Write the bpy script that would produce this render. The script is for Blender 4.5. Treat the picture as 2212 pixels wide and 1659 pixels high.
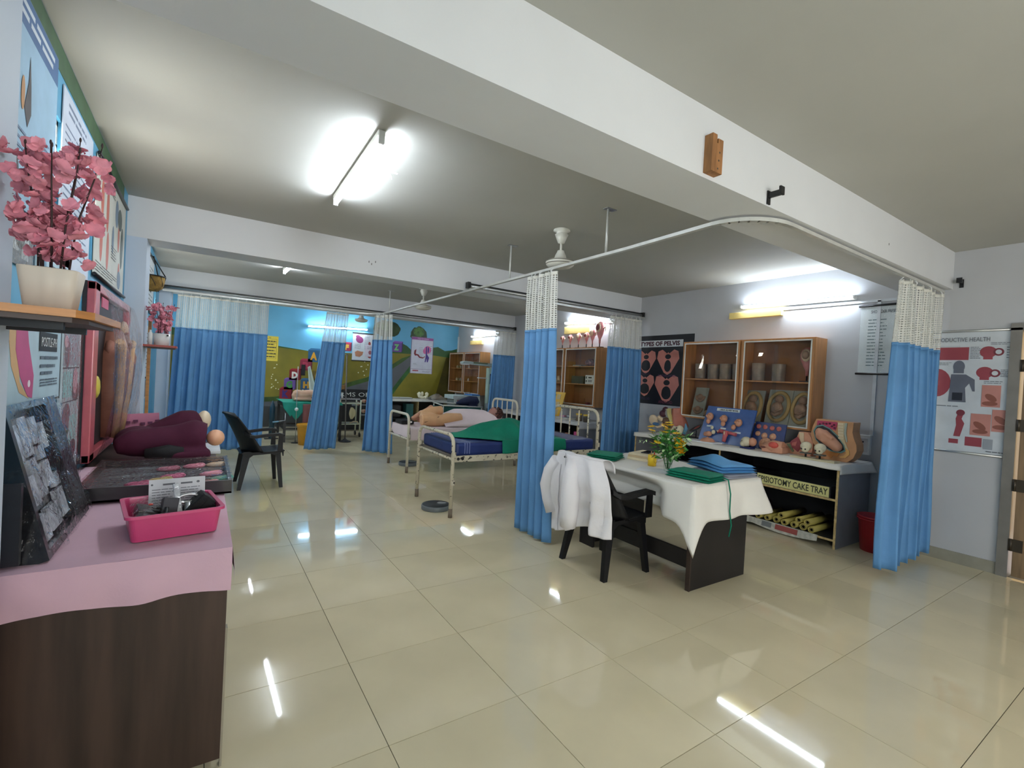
import bpy, bmesh, math, random
from mathutils import Vector, Matrix, noise as NZ
D = bpy.data
S = bpy.context.scene
COL = S.collection
for _o in list(D.objects):
    D.objects.remove(_o)
random.seed(7)
PI = math.pi

# ---------------------------------------------------------------- camera
cam = D.cameras.new('camera')
cam.sensor_fit = 'HORIZONTAL'
cam.sensor_width = 36.0
cam.lens = 1024.3 / 2212 * 36.0
cam.clip_start = 0.05
camo = D.objects.new('camera', cam)
COL.objects.link(camo)
_R = ((0.83623360, -0.54571894, 0.05389059), (0.03841478, -0.03973564, -0.99847152), (0.54702620, 0.83702564, -0.01226460))
_m = Matrix(((_R[0][0], -_R[1][0], -_R[2][0]), (_R[0][1], -_R[1][1], -_R[2][1]), (_R[0][2], -_R[1][2], -_R[2][2])))
camo.matrix_world = Matrix.Translation((-0.0591, -1.7422, 1.4475)) @ _m.to_4x4()
S.camera = camo

# ---------------------------------------------------------------- world, exposure, daylight
S.view_settings.view_transform = 'Standard'
S.view_settings.look = 'None'
S.view_settings.gamma = 1.0
S.view_settings.use_curve_mapping = False
S.view_settings.exposure = 0.85
w = D.worlds.new('world')
S.world = w
w.use_nodes = True
w.node_tree.nodes['Background'].inputs[0].default_value = (0.93, 0.97, 1.0, 1)
w.node_tree.nodes['Background'].inputs[1].default_value = 3.0
TUBE = 84.0


def area(name, loc, rot, sx, sy, power, col):
    l = D.lights.new(name, 'AREA')
    l.shape = 'RECTANGLE'
    l.size, l.size_y, l.energy, l.color = sx, sy, power, col
    o = D.objects.new(name, l)
    o.location, o.rotation_euler = loc, rot
    COL.objects.link(o)
    return o


# daylight coming in at the windows of the part of the room behind the photographer
area('window_daylight', (1.9, -4.75, 1.55), (PI / 2, 0, 0), 3.6, 1.3, 22, (1.0, 0.92, 0.82))
area('window_daylight', (-0.62, -3.2, 1.5), (PI / 2, 0, -PI / 2), 1.4, 1.2, 16, (0.95, 0.98, 1.0))

for _y, _z, _h, _e in ((1.19, 2.27, 0.42, 4.0), (1.97, 2.24, 0.5, 4.6), (4.73, 2.45, 0.3, 4), (5.32, 2.45, 0.3, 4), (6.38, 2.17, 0.4, 2.5), (8.97, 1.85, 0.9, 5)):
    area('window_daylight', (-0.655, _y, _z), (PI / 2 + 0.5, 0, -PI / 2), 0.09 if _y < 7 else 0.4, _h, _e, (1.0, 0.96, 0.86))


# ---------------------------------------------------------------- materials
def lin(c):
    return tuple(((x / 255 + 0.055) / 1.055) ** 2.4 if x > 10.3 else x / 255 / 12.92 for x in c)


MATS = {}


def mat(name, rgb, rough=0.5, metal=0.0, var=0.08, scale=8.0, bump=0.0, bscale=60.0, spec=0.5, coat=0.0, alpha=1.0, emis=0.0, sub=0.0, rnd=0.0, stretch=None, rgb2=None, detail=4.0, lo=0.35, hi=0.65):
    if name in MATS:
        return MATS[name]
    m = D.materials.new(name)
    m.use_nodes = True
    nt = m.node_tree
    N, L = nt.nodes, nt.links
    b = N['Principled BSDF']
    base = lin(rgb)
    b.inputs['Roughness'].default_value = rough
    b.inputs['Metallic'].default_value = metal
    b.inputs['Specular IOR Level'].default_value = spec
    b.inputs['Coat Weight'].default_value = coat
    b.inputs['Coat Roughness'].default_value = 0.08
    b.inputs['Alpha'].default_value = alpha
    if emis:
        b.inputs['Emission Color'].default_value = (*base, 1)
        b.inputs['Emission Strength'].default_value = emis
    tc = N.new('ShaderNodeTexCoord')
    src = tc.outputs['Object']
    if stretch:
        mp = N.new('ShaderNodeMapping')
        mp.inputs['Scale'].default_value = stretch
        L.new(src, mp.inputs[0])
        src = mp.outputs[0]
    nz = N.new('ShaderNodeTexNoise')
    nz.inputs['Scale'].default_value = scale
    nz.inputs['Detail'].default_value = detail
    L.new(src, nz.inputs['Vector'])
    cr = N.new('ShaderNodeValToRGB')
    e = cr.color_ramp.elements
    e[0].position, e[1].position = lo, hi
    if rgb2:
        e[0].color, e[1].color = (*base, 1), (*lin(rgb2), 1)
    else:
        e[0].color = (*[x * (1 - var) for x in base], 1)
        e[1].color = (*[min(1, x * (1 + var)) for x in base], 1)
    L.new(nz.outputs['Fac'], cr.inputs[0])
    out = cr.outputs[0]
    if rnd:
        oi = N.new('ShaderNodeObjectInfo')
        mr = N.new('ShaderNodeMapRange')
        mr.inputs[3].default_value, mr.inputs[4].default_value = 1 - rnd, 1 + rnd
        L.new(oi.outputs['Random'], mr.inputs[0])
        hs = N.new('ShaderNodeHueSaturation')
        L.new(mr.outputs[0], hs.inputs['Value'])
        L.new(out, hs.inputs['Color'])
        out = hs.outputs[0]
    L.new(out, b.inputs['Base Color'])
    if bump:
        n2 = N.new('ShaderNodeTexNoise')
        n2.inputs['Scale'].default_value = bscale
        n2.inputs['Detail'].default_value = 3
        L.new(src, n2.inputs['Vector'])
        bp = N.new('ShaderNodeBump')
        bp.inputs['Strength'].default_value = bump
        bp.inputs['Distance'].default_value = 0.01
        L.new(n2.outputs['Fac'], bp.inputs['Height'])
        L.new(bp.outputs[0], b.inputs['Normal'])
    MATS[name] = m
    return m


def clear(name, tint=(255, 255, 255), rough=0.0, gloss=0.12, bump=0.0, bscale=30.0):
    """a thin clear sheet: lets light straight through, with a fresnel gloss"""
    if name in MATS:
        return MATS[name]
    m = D.materials.new(name)
    m.use_nodes = True
    nt = m.node_tree
    N, L = nt.nodes, nt.links
    N.remove(N['Principled BSDF'])
    t = N.new('ShaderNodeBsdfTransparent')
    t.inputs[0].default_value = (*lin(tint), 1)
    g = N.new('ShaderNodeBsdfGlossy')
    g.inputs['Roughness'].default_value = rough
    mx = N.new('ShaderNodeMixShader')
    lw = N.new('ShaderNodeLayerWeight')
    lw.inputs[0].default_value = gloss
    ge = N.new('ShaderNodeNewGeometry')
    fr = N.new('ShaderNodeMath'); fr.operation = 'SUBTRACT'; fr.inputs[0].default_value = 1.0
    L.new(ge.outputs['Backfacing'], fr.inputs[1])
    mu = N.new('ShaderNodeMath'); mu.operation = 'MULTIPLY'
    L.new(fr.outputs[0], mu.inputs[0]); L.new(lw.outputs['Fresnel'], mu.inputs[1])
    L.new(mu.outputs[0], mx.inputs[0])
    L.new(t.outputs[0], mx.inputs[1])
    L.new(g.outputs[0], mx.inputs[2])
    L.new(mx.outputs[0], N['Material Output'].inputs[0])
    if bump:
        tc = N.new('ShaderNodeTexCoord')
        n2 = N.new('ShaderNodeTexNoise')
        n2.inputs['Scale'].default_value = bscale
        n2.inputs['Distortion'].default_value = 1.5
        L.new(tc.outputs['Object'], n2.inputs['Vector'])
        bp = N.new('ShaderNodeBump')
        bp.inputs['Strength'].default_value = bump
        bp.inputs['Distance'].default_value = 0.02
        L.new(n2.outputs['Fac'], bp.inputs['Height'])
        L.new(bp.outputs[0], g.inputs['Normal'])
        L.new(bp.outputs[0], lw.inputs['Normal'])
    MATS[name] = m
    return m


def netting(name, rgb, cell=0.012, hole=0.62):
    """woven net: square holes from the UV (metres along and down the cloth)"""
    m = D.materials.new(name)
    m.use_nodes = True
    nt = m.node_tree
    N, L = nt.nodes, nt.links
    b = N['Principled BSDF']
    b.inputs['Base Color'].default_value = (*lin(rgb), 1)
    b.inputs['Roughness'].default_value = 0.8
    uv = N.new('ShaderNodeUVMap')
    sp = N.new('ShaderNodeSeparateXYZ')
    L.new(uv.outputs[0], sp.inputs[0])
    gs = []
    for k in (0, 1):
        d = N.new('ShaderNodeMath'); d.operation = 'DIVIDE'; d.inputs[1].default_value = cell
        L.new(sp.outputs[k], d.inputs[0])
        f = N.new('ShaderNodeMath'); f.operation = 'FRACT'
        L.new(d.outputs[0], f.inputs[0])
        g = N.new('ShaderNodeMath'); g.operation = 'LESS_THAN'; g.inputs[1].default_value = hole
        L.new(f.outputs[0], g.inputs[0])
        gs.append(g)
    mu = N.new('ShaderNodeMath'); mu.operation = 'MULTIPLY'
    L.new(gs[0].outputs[0], mu.inputs[0]); L.new(gs[1].outputs[0], mu.inputs[1])
    t = N.new('ShaderNodeBsdfTransparent')
    mx = N.new('ShaderNodeMixShader')
    L.new(mu.outputs[0], mx.inputs[0])
    L.new(b.outputs[0], mx.inputs[1])
    L.new(t.outputs[0], mx.inputs[2])
    L.new(mx.outputs[0], N['Material Output'].inputs[0])
    MATS[name] = m
    return m


def P(name, rgb, rough=0.6, **k):          # a plain painted / printed colour
    k.setdefault('var', 0.05)
    return mat(name, rgb, rough, **k)


def c8(rgb):                                # anonymous colour material
    return P('paint_%02x%02x%02x' % tuple(rgb), rgb, 0.55)


# ---------------------------------------------------------------- mesh building
ORG = {}


class MB:
    def __init__(s):
        s.v, s.f, s.m, s.sm, s.uv = [], [], [], [], {}

    def add(s, vs, fs, mi=0, smooth=False):
        o = len(s.v)
        s.v += [Vector(v) for v in vs]
        for f in fs:
            s.f.append([i + o for i in f])
            s.m.append(mi)
            s.sm.append(smooth)
        return s

    def box(s, c, d, mi=0, rot=None, bev=0.0, taper=1.0):
        hx, hy, hz = d[0] / 2, d[1] / 2, d[2] / 2
        M = (rot or Matrix.Identity(3)).to_3x3()
        c = Vector(c)
        if bev > 0:
            bm = bmesh.new()
            bmesh.ops.create_cube(bm, size=1.0)
            for v in bm.verts:
                v.co = Vector((v.co.x * d[0], v.co.y * d[1], v.co.z * d[2]))
                if taper != 1 and v.co.z < 0:
                    v.co.x *= taper; v.co.y *= taper
            bmesh.ops.bevel(bm, geom=list(bm.edges), offset=min(bev, min(d) * 0.48), segments=2, affect='EDGES', profile=0.6)
            bm.verts.index_update()
            s.add([c + M @ v.co for v in bm.verts], [[v.index for v in f.verts] for f in bm.faces], mi)
            bm.free()
            return s
        vs = []
        for z in (-hz, hz):
            t = taper if z < 0 else 1
            for x, y in ((-hx, -hy), (hx, -hy), (hx, hy), (-hx, hy)):
                vs.append(c + M @ Vector((x * t, y * t, z)))
        return s.add(vs, [(3, 2, 1, 0), (4, 5, 6, 7), (0, 1, 5, 4), (1, 2, 6, 5), (2, 3, 7, 6), (3, 0, 4, 7)], mi)

    def bx(s, x0, x1, y0, y1, z0, z1, mi=0, bev=0.0):
        return s.box(((x0 + x1) / 2, (y0 + y1) / 2, (z0 + z1) / 2), (abs(x1 - x0), abs(y1 - y0), abs(z1 - z0)), mi, None, bev)

    def tube(s, pts, r, n=8, mi=0, caps=True, closed=False):
        pts = [Vector(p) for p in pts]
        k = len(pts)
        rs = r if isinstance(r, (list, tuple)) else [r] * k
        vs, up = [], None
        for i, p in enumerate(pts):
            if closed:
                t = pts[(i + 1) % k] - pts[i - 1]
            else:
                t = pts[min(i + 1, k - 1)] - pts[max(i - 1, 0)]
            t.normalize()
            if up is None:
                up = Vector((0, 0, 1)) if abs(t.z) < 0.9 else Vector((1, 0, 0))
            a = t.cross(up)
            if a.length < 1e-5:
                a = t.orthogonal()
            a.normalize()
            b = a.cross(t).normalized()
            up = b
            for j in range(n):
                q = 2 * PI * j / n
                vs.append(p + (a * math.cos(q) + b * math.sin(q)) * rs[i])
        fs = []
        for i in range(k if closed else k - 1):
            i2 = (i + 1) % k
            for j in range(n):
                fs.append((i * n + j, i * n + (j + 1) % n, i2 * n + (j + 1) % n, i2 * n + j))
        s.add(vs, fs, mi, True)
        if caps and not closed:
            o = len(s.v) - len(vs)
            s.f.append([o + j for j in range(n)][::-1]); s.m.append(mi); s.sm.append(False)
            s.f.append([o + (k - 1) * n + j for j in range(n)]); s.m.append(mi); s.sm.append(False)
        return s

    def cyl(s, p0, p1, r0, r1=None, n=16, mi=0):
        return s.tube([p0, p1], [r0, r0 if r1 is None else r1], n, mi)

    def lathe(s, prof, c=(0, 0, 0), n=20, mi=0, rot=None, sx=1.0, sy=1.0):
        c = Vector(c)
        M = (rot or Matrix.Identity(3)).to_3x3()
        vs = []
        for r, z in prof:
            for j in range(n):
                q = 2 * PI * j / n
                vs.append(c + M @ Vector((r * math.cos(q) * sx, r * math.sin(q) * sy, z)))
        fs = [(i * n + j, i * n + (j + 1) % n, (i + 1) * n + (j + 1) % n, (i + 1) * n + j) for i in range(len(prof) - 1) for j in range(n)]
        return s.add(vs, fs, mi, True)

    def ball(s, c, r, mi=0, n=12, rot=None):
        r = (r, r, r) if isinstance(r, (int, float)) else r
        c = Vector(c)
        M = (rot or Matrix.Identity(3)).to_3x3()
        vs, fs = [], []
        h = max(4, n // 2)
        for i in range(h + 1):
            t = PI * i / h
            for j in range(n):
                q = 2 * PI * j / n
                vs.append(c + M @ Vector((math.sin(t) * math.cos(q) * r[0], math.sin(t) * math.sin(q) * r[1], math.cos(t) * r[2])))
        for i in range(h):
            for j in range(n):
                fs.append((i * n + j, (i + 1) * n + j, (i + 1) * n + (j + 1) % n, i * n + (j + 1) % n))
        return s.add(vs, fs, mi, True)

    def prism(s, pts, o, u, v, d, mi=0):
        """polygon pts (2D in u,v from o) pushed along vector d"""
        o, u, v, d = Vector(o), Vector(u), Vector(v), Vector(d)
        n = len(pts)
        a = [o + u * p[0] + v * p[1] for p in pts]
        vs = a + [q + d for q in a]
        fs = [list(range(n))[::-1], [n + i for i in range(n)]] + [(i, (i + 1) % n, n + (i + 1) % n, n + i) for i in range(n)]
        return s.add(vs, fs, mi)

    def poly(s, pts, mi=0):
        return s.add(pts, [list(range(len(pts)))], mi)

    def grid(s, fn, nu, nv, mi=0, smooth=True, uvs=None):
        o = len(s.v)
        vs = [Vector(fn(i / nu, j / nv)) for j in range(nv + 1) for i in range(nu + 1)]
        fs = [(j * (nu + 1) + i, j * (nu + 1) + i + 1, (j + 1) * (nu + 1) + i + 1, (j + 1) * (nu + 1) + i) for j in range(nv) for i in range(nu)]
        if uvs:
            for j in range(nv + 1):
                for i in range(nu + 1):
                    s.uv[o + j * (nu + 1) + i] = uvs(i / nu, j / nv)
        return s.add(vs, fs, mi, smooth)

    def build(s, name, mats, parent=None, loc=None):
        me = D.meshes.new(name)
        mats = mats if isinstance(mats, (list, tuple)) else [mats]
        o = Vector(loc) if loc is not None else Vector((0, 0, 0))
        org = o
        if parent is not None:
            org = ORG[parent.name]
            o = Vector((0, 0, 0))
        me.from_pydata([v - org for v in s.v], [], s.f)
        for m in mats:
            me.materials.append(m)
        me.polygons.foreach_set('material_index', s.m)
        me.polygons.foreach_set('use_smooth', s.sm)
        if s.uv:
            ul = me.uv_layers.new(name='UVMap')
            for l in me.loops:
                ul.data[l.index].uv = s.uv.get(l.vertex_index, (0, 0))
        me.update()
        ob = D.objects.new(name, me)
        COL.objects.link(ob)
        if parent is not None:
            ob.parent = parent
        else:
            ob.location = o
        ORG[ob.name] = org
        return ob


def tag(o, label, cat, group=None):
    o['label'], o['category'] = label, cat
    if group:
        o['group'] = group
    return o


def thing(name, label, cat, loc, group=None):
    o = D.objects.new(name, None)
    o.empty_display_size = 0.1
    COL.objects.link(o)
    o.location = loc
    ORG[o.name] = Vector(loc)
    return tag(o, label, cat, group)


def struct(name, mb, m, parent=None):
    o = mb.build(name, m, parent)
    if parent is None:
        o['kind'] = 'structure'
    return o


def kids(o):
    return list(o.children)


def dup(root, loc, rz, label, group=None, name=None):
    r = root.copy()
    COL.objects.link(r)
    r.location = loc
    r.rotation_euler = (0, 0, rz)
    r['label'] = label
    if group:
        r['group'] = group
    ORG[r.name] = Vector(loc)
    for ch in kids(root):
        c = ch.copy(); COL.objects.link(c); c.parent = r
        ORG[c.name] = Vector(loc)
        for g in kids(ch):
            d = g.copy(); COL.objects.link(d); d.parent = c
    return r


def smoothmod(o, lv=1):
    md = o.modifiers.new('sub', 'SUBSURF')
    md.levels = md.render_levels = lv
    return o


def thick(o, t, off=0.0):
    md = o.modifiers.new('solid', 'SOLIDIFY')
    md.thickness, md.offset = t, off
    return o


def fuse(o, vox=0.012, it=6):
    md = o.modifiers.new('fuse', 'REMESH')
    md.mode, md.voxel_size = 'VOXEL', vox
    md.use_smooth_shade = True
    sm = o.modifiers.new('relax', 'SMOOTH')
    sm.factor, sm.iterations = 0.6, it
    return o


def text(name, s, o, u, v, h, m, parent, depth=0.0006, width=None, align='LEFT', bold=0.0):
    """lettering: cap height about h, starting at o, running along u, up along v"""
    cu = D.curves.new('lettering', 'FONT')
    cu.body = s
    cu.size = h * 1.42
    cu.align_x = align
    cu.extrude = depth
    cu.resolution_u = 2
    cu.offset = bold
    ob = D.objects.new('tmp', cu)
    COL.objects.link(ob)
    dg = bpy.context.evaluated_depsgraph_get()
    me = D.meshes.new_from_object(ob.evaluated_get(dg))
    D.objects.remove(ob)
    u, v, o = Vector(u).normalized(), Vector(v).normalized(), Vector(o)
    n = u.cross(v)
    org = ORG[parent.name] if parent is not None else Vector((0, 0, 0))
    xs = [q.co.x for q in me.vertices] or [0, 1]
    wd = max(xs) - min(xs)
    k = width / wd if width else 1.0
    for q in me.vertices:
        q.co = o + u * (q.co.x * k) + v * q.co.y + n * (q.co.z + depth) - org
    me.materials.clear()
    me.materials.append(m)
    t = D.objects.new(name, me)
    COL.objects.link(t)
    if parent is not None:
        t.parent = parent
    ORG[t.name] = org
    return t


def fbm(x, y=0.0, z=0.0):
    return NZ.noise(Vector((x, y, z)))


def ell(cx, cy, rx, ry, n=20, a0=0, a1=2 * PI, rot=0.0):
    r = []
    for i in range(n):
        q = a0 + (a1 - a0) * i / (n if abs(a1 - a0 - 2 * PI) < 1e-6 else n - 1)
        x, y = rx * math.cos(q), ry * math.sin(q)
        r.append((cx + x * math.cos(rot) - y * math.sin(rot), cy + x * math.sin(rot) + y * math.cos(rot)))
    return r


def rect(x0, y0, x1, y1):
    return [(x0, y0), (x1, y0), (x1, y1), (x0, y1)]


def lines(x0, y0, x1, y1, n, th=0.3, jag=0.25):
    """rows of small print as thin bars filling the box"""
    out = []
    for i in range(n):
        y = y1 - (y1 - y0) * (i + 0.5) / n
        hh = (y1 - y0) / n * th / 2
        xe = x1 - (x1 - x0) * jag * random.random()
        x = x0
        while x < xe - 1e-4:
            xw = min(xe, x + (x1 - x0) * random.uniform(0.12, 0.4))
            out.append(rect(x, y - hh, xw, y + hh))
            x = xw + (x1 - x0) * 0.035
    return out


def chart(name, label, cat, o, u, v, w, h, base, prints=(), texts=(), th=0.004, rods=None, group=None, rodmat=None, wall=None, sheet=None):
    """a flat printed sheet hanging on a wall: o lower-left corner, prints = [(rgb, [polys])] in metres"""
    o, u, v = Vector(o), Vector(u), Vector(v)
    n = u.cross(v)
    t = thing(name, label, cat, o, group)
    mb = MB()
    mb.prism(rect(0, 0, w, h), o, u, v, n * th)
    mb.build('sheet', base if not isinstance(base, tuple) else c8(base), t)
    lay = th + 0.0006
    for rgb, polys in prints:
        many = len(polys) > 14
        mb = MB()
        for k_, p in enumerate(polys):
            dz = 0.00002 * k_
            p = [(min(max(a, 0.002), w - 0.002), min(max(b, 0.002), h - 0.002)) for a, b in p]
            mb.prism(p, o + n * (lay - 0.0004 + dz), u, v, n * 0.0004)
            if not many:
                mb.build('print', c8(rgb), t)
                mb = MB()
        if many:
            mb.build('small_print', c8(rgb), t)['kind'] = 'stuff'
        lay += 0.0005
    for tx in texts:
        s, x, y, hh, rgb = tx[:5]
        text('lettering', s, o + u * x + v * y + n * lay, u, v, hh, c8(rgb), t, 0.0004, tx[5] if len(tx) > 5 else None, bold=tx[6] if len(tx) > 6 else 0.0)
    if rods:
        for yy in rods:
            mb = MB().cyl(o + v * yy - u * 0.015 + n * 0.013, o + v * yy + u * (w + 0.015) + n * 0.013, 0.011, n=8)
            mb.build('rod', rodmat or MATS['black_plastic'], t)
    if sheet:
        mb = MB()
        mb.grid(lambda a, b: o + u * (a * w) + v * (b * h) + n * (lay + 0.004 + 0.005 * fbm(a * 6, b * 9, 3)), 14, 14)
        mb.build('plastic_film', sheet, t)
    return t


# common materials
M_wall = mat('wall_paint', (216, 217, 218), 0.55, var=0.03, scale=1.5, bump=0.03, bscale=120, spec=0.35)
M_pil2 = mat('pillar_paint', (196, 208, 222), 0.55, var=0.03, scale=1.5, bump=0.03, bscale=120)
M_rwall = mat('right_wall_paint', (186, 186, 188), 0.6, var=0.05, scale=1.2, bump=0.03, bscale=120, spec=0.3)
M_ceil = mat('ceiling_paint', (180, 179, 172), 0.8, var=0.03, scale=1.2, bump=0.03, bscale=100, spec=0.2)
M_blue = mat('blue_wall_paint', (86, 160, 196), 0.45, var=0.05, scale=2)
M_floor = mat('floor_tile_glaze', (216, 203, 170), 0.04, var=0.05, scale=2.2, spec=0.55, rnd=0.03, detail=6)
M_grout = mat('grout', (70, 66, 56), 0.8, var=0.2)
mat('black_plastic', (22, 22, 25), 0.38, var=0.1)
mat('white_plastic', (226, 228, 226), 0.35)
mat('steel', (180, 182, 184), 0.28, metal=0.9)
mat('aluminium', (196, 197, 195), 0.35, metal=0.75)
mat('white_enamel', (222, 222, 214), 0.35)
M_glass = clear('glass_pane', (238, 242, 240), 0.0, 0.16)
M_film = clear('cling_film', (250, 250, 250), 0.05, 0.22, 0.9, 22)
# ================================================================ structure
XL, XR, YB, YF, ZC = -0.64, 5.68, 9.8, -4.9, 2.82
# floor: bed of grout with single tiles laid in it
fl = struct('floor', MB().bx(XL - 0.15, XR + 0.15, YF - 0.15, YB + 0.15, -0.12, -0.004), M_grout)
xs = [XL] + [0.6 * i for i in range(-1, 10)] + [XR]
xs = sorted(set(round(a, 3) for a in xs))
ys = [YF] + [0.6 * i for i in range(-8, 17)] + [YB]
cache = {}
for i in range(len(xs) - 1):
    for j in range(len(ys) - 1):
        sx, sy = xs[i + 1] - xs[i], ys[j + 1] - ys[j]
        if sx < 0.01 or sy < 0.01:
            continue
        k = (round(sx, 3), round(sy, 3))
        if k not in cache:
            mb = MB().box((0, 0, -0.003), (sx - 0.003, sy - 0.003, 0.006))
            cache[k] = mb.build('floor_tile', M_floor, fl)
            t = cache[k]
        else:
            t = cache[k].copy()
            COL.objects.link(t)
        t.location = ((xs[i] + xs[i + 1]) / 2, (ys[j] + ys[j + 1]) / 2, 0)
struct('ceiling', MB().bx(XL - 0.15, XR + 0.15, YF - 0.15, YB + 0.15, ZC, ZC + 0.12), M_ceil)
# walls
def wall_y(name, x0, x1, holes, m, y0=YF, y1=YB):
    """wall running along y with rectangular openings (y0,y1,z0,z1)"""
    mb = MB()
    hs = sorted(holes)
    y = y0
    for a, b, z0, z1 in hs:
        mb.bx(x0, x1, y, a, 0, ZC)
        if z0 > 0:
            mb.bx(x0, x1, a, b, 0, z0)
        if z1 < ZC:
            mb.bx(x0, x1, a, b, z1, ZC)
        y = b
    mb.bx(x0, x1, y, y1, 0, ZC)
    return struct(name, mb, m)
WINS = [(-4.0, -2.4, 0.9, 2.1), (1.14, 1.24, 2.05, 2.5), (1.92, 2.02, 1.95, 2.52), (4.68, 4.78, 2.28, 2.62), (5.27, 5.37, 2.28, 2.62), (5.85, 5.95, 2.28, 2.62), (6.32, 6.44, 1.95, 2.4), (8.6, 9.35, 1.3, 2.35)]
wall_y('wall_left', XL - 0.04, XL, WINS, M_blue)
wr = wall_y('wall_right', XR, XR + 0.15, [(-1.66, -0.74, 0, 2.08)], M_rwall)
wb = struct('wall_back', MB().bx(XL - 0.15, XR + 0.15, YB, YB + 0.15, 0, ZC), M_wall)
wf = MB()
wf.bx(XL - 0.15, 0.1, YF - 0.15, YF, 0, ZC); wf.bx(3.7, XR + 0.15, YF - 0.15, YF, 0, ZC)
wf.bx(0.1, 3.7, YF - 0.15, YF, 0, 0.9); wf.bx(0.1, 3.7, YF - 0.15, YF, 2.2, ZC)
struct('wall_front', wf, M_wall)
M_wf = mat('window_frame_paint', (190, 195, 195), 0.4)
for k, (a, b, z0, z1) in enumerate(WINS):
    wn = MB()
    for q in (a + 0.012, b - 0.012):
        wn.bx(XL - 0.036, XL - 0.012, q - 0.012, q + 0.012, z0, z1)
    for q in (z0 + 0.012, z1 - 0.012):
        wn.bx(XL - 0.036, XL - 0.012, a, b, q - 0.012, q + 0.012)
    if z1 - z0 < 0.7:
        for q in range(1, 4):
            zz = z0 + (z1 - z0) * q / 4
            wn.bx(XL - 0.036, XL - 0.012, a, b, zz - 0.006, zz + 0.006)
    wo = struct('window_%d' % (k + 1), wn, M_wf)
    MB().bx(XL - 0.026, XL - 0.023, a + 0.01, b - 0.01, z0 + 0.01, z1 - 0.01).build('pane', M_glass, wo)
# pillars and beams
for y0, y1 in ((-0.27, 0.08), (3.44, 3.77), (7.05, 7.4)):
    struct('pillar', MB().bx(XL, -0.5, y0, y1, 0, 2.48), M_pil2)
    struct('beam', MB().bx(XL, XR, y0, y1, 2.48, ZC), M_wall)
# skirting on the right wall and pillar three
M_skirt = mat('skirting_tile', (150, 146, 132), 0.25, var=0.08)
struct('baseboard_right', MB().bx(XR - 0.012, XR, -0.70, YB, 0, 0.1), M_skirt)
struct('baseboard_back', MB().bx(XL, XR - 0.012, YB - 0.012, YB, 0, 0.1), M_skirt)
# door in the right wall, a little ajar
dr = MB()
dr.bx(XR - 0.03, XR + 0.12, -0.74, -0.67, 0, 2.1); dr.bx(XR - 0.03, XR + 0.12, -1.73, -1.66, 0, 2.1); dr.bx(XR - 0.03, XR + 0.12, -1.73, -0.67, 2.08, 2.14)
struct('trim_1', dr, mat('door_frame_paint', (120, 116, 110), 0.4))
M_door = mat('door_wood', (128, 104, 76), 0.5, var=0.25, scale=3, stretch=(8, 8, 0.6))
ddo = struct('door_1', MB().bx(XR - 0.022, XR + 0.013, -1.65, -0.762, 0.02, 2.072, bev=0.003), M_door)
for z in (0.28, 0.78, 1.28, 1.78):
    MB().bx(XR - 0.034, XR - 0.022, -0.82, -0.735, z - 0.05, z + 0.05).cyl((XR - 0.03, -0.751, z - 0.05), (XR - 0.03, -0.751, z + 0.05), 0.012, n=8).build('hinge', mat('hinge_metal', (70, 62, 52), 0.4, metal=0.6), ddo)

# painted mural on the back wall (flat paint, thin coats)
def paint(rgb, polys, lay, nm='mural_paint', rough=0.5, var=0.1, scale=4):
    mb = MB()
    for k_, p in enumerate(polys):
        p = [(min(max(a, XL + 0.001), XR - 0.001), min(max(b, 0.1), ZC - 0.001)) for a, b in p]
        mb.prism(p, (0, YB - 0.0006 * lay - 0.000004 * k_, 0), (1, 0, 0), (0, 0, 1), (0, 0.0005, 0))
    return mb.build(nm, mat('mural_%02x%02x%02x' % tuple(rgb), rgb, rough, var=var, scale=scale), wb)
hill = [(XL, 1.95), (0.6, 1.9), (1.4, 1.84), (2.2, 1.80), (2.9, 1.84), (3.5, 1.9), (4.2, 1.92), (5.0, 1.93), (XR, 1.88)]
paint((104, 178, 214), [rect(XL, 1.3, XR, ZC)], 1, scale=0.8, var=0.12)
paint((42, 84, 34), [[(3.75, 1.85), (3.85, 2.08), (4.05, 2.2), (4.25, 2.12), (4.4, 2.0), (4.9, 2.12), (5.1, 2.16), (5.3, 2.07), (5.5, 2.1), (XR, 2.16), (XR, 1.85)], [(XL, 1.85), (XL, 2.1), (0, 2.02), (0.6, 1.95), (1.4, 1.87), (2.2, 1.79), (1.4, 1.8)]], 2)
paint((122, 112, 26), [hill[::-1] + [(XL, 0.1), (XR, 0.1)]], 3, var=0.25, scale=1.3)
def strip(rgb, L, R_, lay, **k):
    paint(rgb, [[L[q], R_[q], R_[q + 1], L[q + 1]] for q in range(len(L) - 1)], lay, **k)
rl = [(XL, 0.62), (0.6, 0.62), (1.3, 0.66), (2.0, 0.80), (2.7, 0.98), (3.3, 1.18), (3.8, 1.45), (4.15, 1.70), (4.40, 1.90)]
rr = [(XL, 0.1), (1.6, 0.1), (2.6, 0.1), (3.3, 0.1), (3.55, 0.42), (3.8, 0.85), (4.08, 1.25), (4.34, 1.6), (4.56, 1.90)]
strip((92, 94, 98), rl, rr, 5, var=0.08)
strip((56, 84, 28), [(x - 0.02, z + 0.10) for x, z in rl[:-1]] + [rl[-1]], rl, 4, var=0.3)
strip((46, 92, 40), rr[3:], [(3.5, 0.1)] + [(x + 0.09, z - 0.04) for x, z in rr[4:-1]] + [rr[-1]], 4, var=0.3)
paint((78, 70, 16), [[(4.9, 0.1), (5.35, 1.9), (XR, 1.88), (XR, 0.1)]], 4, var=0.2)
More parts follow.
